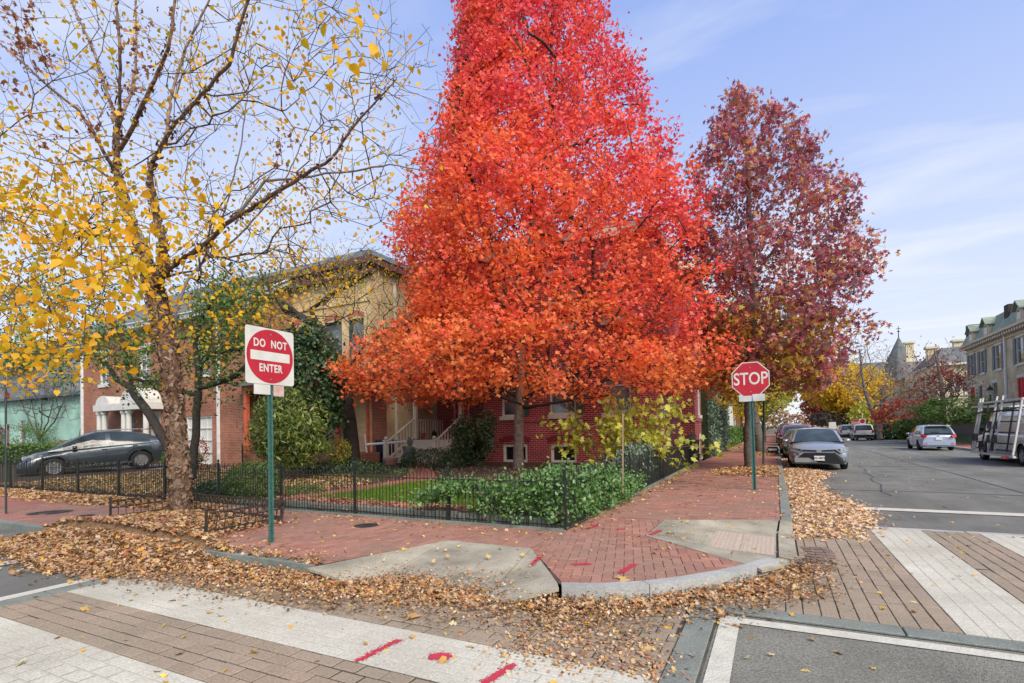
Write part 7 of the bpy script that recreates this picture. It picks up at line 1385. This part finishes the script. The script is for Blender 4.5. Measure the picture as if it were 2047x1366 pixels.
down = -math.pi/2
ys = 21.55
c1 = car('parked_car', 'silver-grey sedan parked nearest on the left kerb, nose towards the corner', 'car', (1.37, ys+2.31, .0), down, sed, 'cars parked along the left kerb'); c1.scale = (1.04, 1.05, 1.04); platetext(c1, 'EW-8873', 2.357, .42, 1, .095)
def variant(base, **k): d = dict(base); d.update(k); return d
sedd = variant(sed, paint=paint('dark_graphite_paint', (.035, .045, .05))); 
car('parked_car', 'dark graphite sedan directly behind the silver-grey one', 'car', (1.2, 30.3, 0), down, sedd, 'cars parked along the left kerb')
suvP = dict(L=4.55, W=1.84, H=1.70, paint=paint('maroon_paint', (.30, .02, .05)), wr=.36, fa=1.36, ra=-1.3, gc=.22, round=.4, deck=[(-2.27, .9), (-2.2, 1.05), (-1.2, 1.10), (.95, 1.08), (1.2, 1.07), (1.9, 1.0), (2.2, .86), (2.27, .6)], belt=[(-2.27, .8), (-2.1, 1.0), (1.5, .95), (2.1, .85), (2.27, .55)],
    cab=[(-2.2, 1.0, 1.08), (-2.0, 1.0, 1.5), (-1.7, 1.0, 1.64), (-.6, 1.0, 1.70), (.2, 1.0, 1.67), (.55, 1.0, 1.55), (1.15, 1.0, 1.06)], roofw=.78, sideglass=(-2.0, .9), pillars=(-1.25, -.2), ws=(.4, 1.1), rg=(-2.2, -1.85), mirror=(.75, 1.05), handles=((-.1, .92), (-1.05, .93)), seams=(.9, -.15, -1.05))
hl2 = quadface(2.2, [.5, .88, .88, .52], [.88, .92, .76, .74], .2, [2.22, 2.0, 2.02, 2.25]); gr2 = quadface(2.28, [-.45, .45, .42, -.42], [.86, .86, .60, .60], .1)
tl2 = quadface(-2.2, [.72, .90, .90, .74], [1.08, 1.06, .80, .82], .1, [-2.26, -2.12, -2.12, -2.26])
suvP['faces'] = [('headlight', M_headl, [hl2]), ('headlight', M_headl, [mirror(hl2)]), ('grille', M_black, [gr2]), ('tail_light', M_tail, [tl2]), ('tail_light', M_tail, [mirror(tl2)])]
suvP['extra'] = [('number_plate', M_platew, [((2.30, 0, .48), (.02, .31, .15)), ], []), ('rear_plate', M_platew, [((-2.30, 0, .75), (.02, .31, .15))], []), ('bumper_trim', M_black, [((2.2, 0, .33), (.2, 1.5, .14)), ((-2.22, 0, .36), (.16, 1.6, .2))], [])]
car('parked_car', 'maroon red car, third in the row on the left kerb', 'car', (1.15, 36.2, 0), down, variant(suvP, H=1.55, paint=paint('maroon_paint', (.35, .03, .07))), 'cars parked along the left kerb')
car('parked_suv', 'black SUV, fourth in the row on the left kerb', 'car', (1.05, 46.5, 0), down, variant(suvP, H=1.82, paint=paint('black_paint', (.012, .014, .016)), cab=[(-2.2, 1.0, 1.08), (-2.0, 1.0, 1.6), (-1.7, 1.0, 1.76), (-.6, 1.0, 1.82), (.2, 1.0, 1.79), (.55, 1.0, 1.65), (1.15, 1.0, 1.06)]), 'cars parked along the left kerb')
cols = [('white', (.6, .6, .6)), ('dark red', (.2, .02, .03)), ('silver', (.35, .37, .38)), ('black', (.015, .015, .018)), ('blue', (.03, .06, .14))]
for i, y in enumerate((54, 61, 68, 76, 84)):
    nm_, cc = cols[(i*2+1) % 5]; car('parked_car', f'distant {nm_} car in the left kerb row, {["just behind the black SUV", "second behind the black SUV", "third behind the black SUV", "fourth behind the black SUV", "farthest one one can see"][i]}', 'car', (.95, y, 0), down, variant(sed if i % 2 else suvP, paint=paint('far_paint_%d' % i, cc)), 'cars parked along the left kerb', detail=False)
# white boxy SUV and its neighbour, seen from behind, across the street
jeep = variant(suvP, L=4.41, W=1.81, H=1.68, paint=paint('white_paint', (.66, .66, .65), 0), round=.22, deck=[(-2.2, 1.0), (-2.15, 1.08), (1.0, 1.08), (1.9, 1.04), (2.1, .95), (2.2, .6)], belt=[(-2.2, .9), (-2.1, 1.0), (1.6, .98), (2.2, .6)], cab=[(-2.16, 1.0, 1.08), (-2.06, 1.0, 1.55), (-1.95, 1.0, 1.65), (-.6, 1.0, 1.68), (.4, 1.0, 1.66), (.6, 1.0, 1.58), (1.0, 1.0, 1.06)], roofw=.84, sideglass=(-1.9, .85), pillars=(-1.25, -.2), rg=(-2.2, -2.0), ws=(.45, 1.0))
tlj = quadface(-2.2, [.68, .88, .88, .68], [1.05, 1.05, .80, .80], .06); jeep['faces'] = [('tail_light', M_tail, [tlj]), ('tail_light', M_tail, [mirror(tlj)]), ('rear_window', M_cglass, [quadface(-2.13, [-.62, .62, .68, -.68], [1.54, 1.54, 1.14, 1.14], .03, [-2.10, -2.10, -2.19, -2.19])])]
jeep['extra'] = [('bumper', M_black, [((-2.22, 0, .47), (.18, 1.78, .30))], []), ('rear_plate', M_platew, [((-2.22, .0, .85), (.03, .32, .15))], []), ('exhaust', M_black, [((-2.2, .5, .27), (.3, .1, .1))], [])]
up_ = math.pi/2; pj = G(1716, 881, 0)
car('parked_suv', 'boxy white SUV seen from behind across the street', 'car', (8.05, 63.6+2.2, 0), up_, jeep, 'cars parked on the far side')
car('parked_suv', 'silver-white SUV just ahead of the boxy white one', 'car', (7.2, 69.5, 0), up_, variant(jeep, paint=paint('silver_paint', (.45, .47, .48))), 'cars parked on the far side')
for i, (px, y) in enumerate(((1632, 88), (1606, 105), (1598, 130))):
    car('parked_car', ['white saloon in the far distance in the middle of the street view', 'second white car in the far distance', 'third tiny pale car in the far distance'][i], 'car', (5.4-.6*i, y, 0), up_, variant(sed, paint=MATS['white_paint']), 'cars parked on the far side', detail=False)
# pale blue hatchback seen from behind
hat = dict(L=4.10, W=1.70, H=1.525, paint=paint('pale_blue_paint', (.40, .47, .60), .35), wr=.30, fa=1.28, ra=-1.22, gc=.2, round=.4, deck=[(-2.05, .80), (-1.98, .96), (-1.2, 1.0), (1.0, .98), (1.5, .90), (1.9, .74), (2.05, .5)], belt=[(-2.05, .74), (-1.95, .92), (-.5, .92), (.9, .84), (1.6, .74), (2.05, .45)],
    cab=[(-2.02, .92, .98), (-1.82, .94, 1.25), (-1.6, .94, 1.44), (-1.2, .94, 1.50), (-.3, .92, 1.525), (.2, .90, 1.50), (.6, .90, 1.35), (1.45, .86, .92)], roofw=.72, sideglass=(-1.55, 1.0), pillars=(-.95, -.05), ws=(.45, 1.42), rg=(-2.0, -1.62), mirror=(.72, .92), handles=((-.0, .78), (-.95, .82)), seams=(.85, -.05, -.95), rim=M_rimd, spokes=6)
tlh = quadface(-2.0, [.55, .80, .84, .62], [.92, .98, .80, .78], .1, [-2.07, -1.90, -1.92, -2.08]); hat['faces'] = [('tail_light', M_tail, [tlh]), ('tail_light', M_tail, [mirror(tlh)]), ('rear_window', M_cglass, [quadface(-1.8, [-.52, .52, .62, -.62], [1.38, 1.38, 1.02, 1.02], .02, [-1.72, -1.72, -2.02, -2.02])])]
hat['extra'] = [('rear_plate', M_platew, [((-2.085, 0, .72), (.03, .31, .15))], []), ('spoiler', MATS['pale_blue_paint'], [((-1.72, 0, 1.475), (.3, 1.0, .04))], []), ('emblem', M_chrome, [((-2.075, 0, .93), (.02, .10, .07))], []), ('wiper', M_black, [], [((-2.03, -.05, 1.05), (-1.97, .4, 1.12), .02, .02)]), ('rear_bumper', MATS['pale_blue_paint'], [((-2.05, 0, .46), (.14, 1.52, .24))], []), ('bumper_reflector', M_tail, [((-2.125, .62, .42), (.01, .16, .04)), ((-2.125, -.62, .42), (.01, .16, .04))], [])]
car('parked_car', 'pale blue-white hatchback seen from behind by the far kerb', 'car', (8.55, 38.6+2.05, 0), up_, hat)
# dark grey crossover on the driveway at the left
lx = dict(L=4.9, W=1.885, H=1.64, paint=paint('dark_grey_paint', (.05, .065, .075)), wr=.37, fa=1.42, ra=-1.32, gc=.22, round=.5, deck=[(-2.38, .95), (-2.3, 1.12), (-1.5, 1.15), (.9, 1.08), (1.3, 1.04), (1.9, .95), (2.2, .82), (2.38, .6)], belt=[(-2.38, .85), (-2.25, 1.08), (-1, 1.04), (1.0, .95), (1.8, .84), (2.38, .58)],
    cab=[(-2.28, 1.08, 1.12), (-2.0, 1.07, 1.26), (-1.6, 1.06, 1.44), (-1.1, 1.05, 1.56), (-.4, 1.03, 1.64), (.1, 1.01, 1.63), (.55, 1.0, 1.50), (1.55, .98, 1.02)], roofw=.72, sideglass=(-1.75, 1.15), pillars=(-1.25, -.25), ws=(.35, 1.5), rg=(-2.2, -1.9), mirror=(.78, 1.02), handles=((-.15, .93), (-1.15, .98)), seams=(.95, -.2, -1.2), handlem=M_chrome, trim=[((-1.0, .955, .33), (1.1, .955, .30), .03, .04, M_chrome), ((-1.8, .86, 1.08), (1.1, .90, 1.0), .015, .02, M_chrome), ((-1.5, .70, 1.66), (.2, .70, 1.70), .03, .03, M_chrome)])
hll = quadface(2.2, [.48, .90, .90, .55], [.86, .90, .70, .68], .25, [2.28, 1.95, 2.0, 2.30]); tll = quadface(-2.2, [.66, .92, .92, .70], [1.16, 1.14, .96, .98], .1, [-2.36, -2.1, -2.12, -2.38]); grl = quadface(2.36, [-.42, .42, .36, -.36], [.80, .80, .50, .50], .1)
lx['faces'] = [('headlight', M_headl, [hll]), ('headlight', M_headl, [mirror(hll)]), ('tail_light', M_tail, [tll]), ('tail_light', M_tail, [mirror(tll)]), ('grille', M_black, [grl])]; lx['extra'] = [('rear_spoiler', lx['paint'], [((-1.78, 0, 1.63), (.35, 1.2, .04))], []), ('fog_trim', M_black, [((2.25, 0, .36), (.2, 1.5, .14))], [])]
fr, re_ = Vector((-25.3, 10.2, .17)), Vector((-24.4, 12.7, .34)); d = (fr-re_).normalized(); e = car('parked_crossover', 'dark grey crossover parked nose-down on the sloping driveway behind the fence', 'car', tuple((fr+re_)/2-Vector((0, 0, .02))), math.atan2(d.y, d.x), lx)
e.rotation_euler = (0, math.asin(-d.z), math.atan2(d.y, d.x))
# white van with glass-carrying rack
M_van = paint('van_white', (.80, .80, .78), 0); M_alu = mat('rack_aluminium', (.60, .61, .60), .4, metal=.15, var=.1); M_rub = mat('rack_rubber', (.04, .05, .05), .8)
van = dict(L=6.3, W=2.0, H=2.12, paint=M_van, wr=.38, fa=1.75, ra=-2.3, gc=.28, round=.25, deck=[(-3.15, 1.1), (1.3, 1.2), (1.5, 1.2), (2.3, 1.10), (2.95, .98), (3.15, .7)], belt=[(-3.15, 1.08), (1.2, 1.16), (2.4, 1.0), (3.15, .66)],
    cab=[(-3.14, 1.1, 2.0), (-2.9, 1.1, 2.1), (.6, 1.1, 2.12), (1.0, 1.12, 2.0), (1.75, 1.14, 1.2)], roofw=.86, sideglass=(.45, 1.6), pillars=(.5,), ws=(.95, 1.75), rg=(-9, -8), mirror=(1.25, 1.25), mirrorm=M_black, seams=(1.35, .3), handles=((.45, 1.0),), handlem=M_black)
hv = quadface(3.1, [.62, .92, .92, .62], [.92, .90, .66, .68], .12, [3.12, 3.04, 3.06, 3.14]); van['faces'] = [('headlight', M_headl, [hv]), ('headlight', M_headl, [mirror(hv)])]; van['extra'] = [('front_bumper', M_black, [((3.16, 0, .48), (.18, 1.9, .24))], []), ('turn_lamp', M_tail, [((1.62, .985, 1.02), (.12, .02, .05))], []), ('roof_rack', M_alu, [], [((-2.2, -.7, 2.28), (2.3, -.7, 2.28), .06, .08), ((-2.2, .7, 2.28), (2.3, .7, 2.28), .06, .08), ((-1.5, -.8, 2.24), (-1.5, .8, 2.24), .05, .05), ((.4, -.8, 2.24), (.4, .8, 2.24), .05, .05)])]
VX = 8.9; VY = 29.0
e = car('cargo_van', 'white work van with an aluminium glazing rack on its side', 'van', (VX, VY-1.6, 0), up_, van)
# rack stands off the side facing the camera (x = -y local flipped): side towards the street
rk = empty('glass_rack', (VX-1.0, VY-1.3, 0)); rk.parent = e; rk.matrix_parent_inverse = Matrix.LocRotScale(e.location, e.rotation_euler, None).inverted()
def rp(s, n, z): return (-.10-.32*(1-(z-.4)/2.2)*1.0-n, s, z)
def rbar(nm, m, a_, c_, w_=.07, h_=.07): b = MB(); b.bar(rp(*a_), rp(*c_), w_, h_); return b.build(nm, m, rk)
y0_, y1_ = .95, -3.3
for s_ in (y0_, y0_-.3, -.9, -1.5, y1_): rbar('upright', M_alu, (s_, .02, .42), (s_-.05, .02, 2.62 if s_ != y1_ else 2.45), .075, .05)
for z in (.36, 2.42): rbar('frame_rail', M_alu, (y0_+.15, 0, z), (y1_-.1, 0, z), .08, .07)
for z in (.55, .80, 1.22, 1.62, 2.02, 2.33): rbar('rubber_slat', M_rub, (y0_-.1, -.06, z), (y1_+.05, -.06, z), .05, .05)
for s_ in (.3, -.75, -2.3, -2.9): rbar('rubber_upright', M_rub, (s_, -.10, .5), (s_, -.10, 2.4), .06, .04)
for s_, z in ((.6, .85), (.95, .85), (-.7, 1.35), (-1.3, 1.35), (-.75, .82), (-1.3, .82), (-1.5, .82), (-.6, .5), (-1.3, .5)):
    b = MB(); b.mesh([rp(s_, .04, z), rp(s_-.26, .04, z), rp(s_-.10, .04, z+.30), rp(s_, .12, z), rp(s_-.26, .12, z), rp(s_-.10, .12, z+.30)], [(0, 1, 2), (5, 4, 3), (0, 1, 4, 3), (1, 2, 5, 4), (2, 0, 3, 5)]); b.build('glass_clamp', M_rub, rk)
rbar('red_flag', M_tail, (-2.7, .1, .33), (-3.05, .1, .33), .1, .1); rbar('cross_strap', M_rub, (1.1, .05, 1.98), (.4, .05, 2.05), .06, .05); rbar('cross_strap', M_rub, (-.6, .05, 2.02), (-3.0, .05, 2.08), .06, .05)
b = MB(); b.bar((.3, 3.2, 2.32), (.6, -1.8, 2.32), .30, .04); b.build('roof_plank', M_platew, rk)
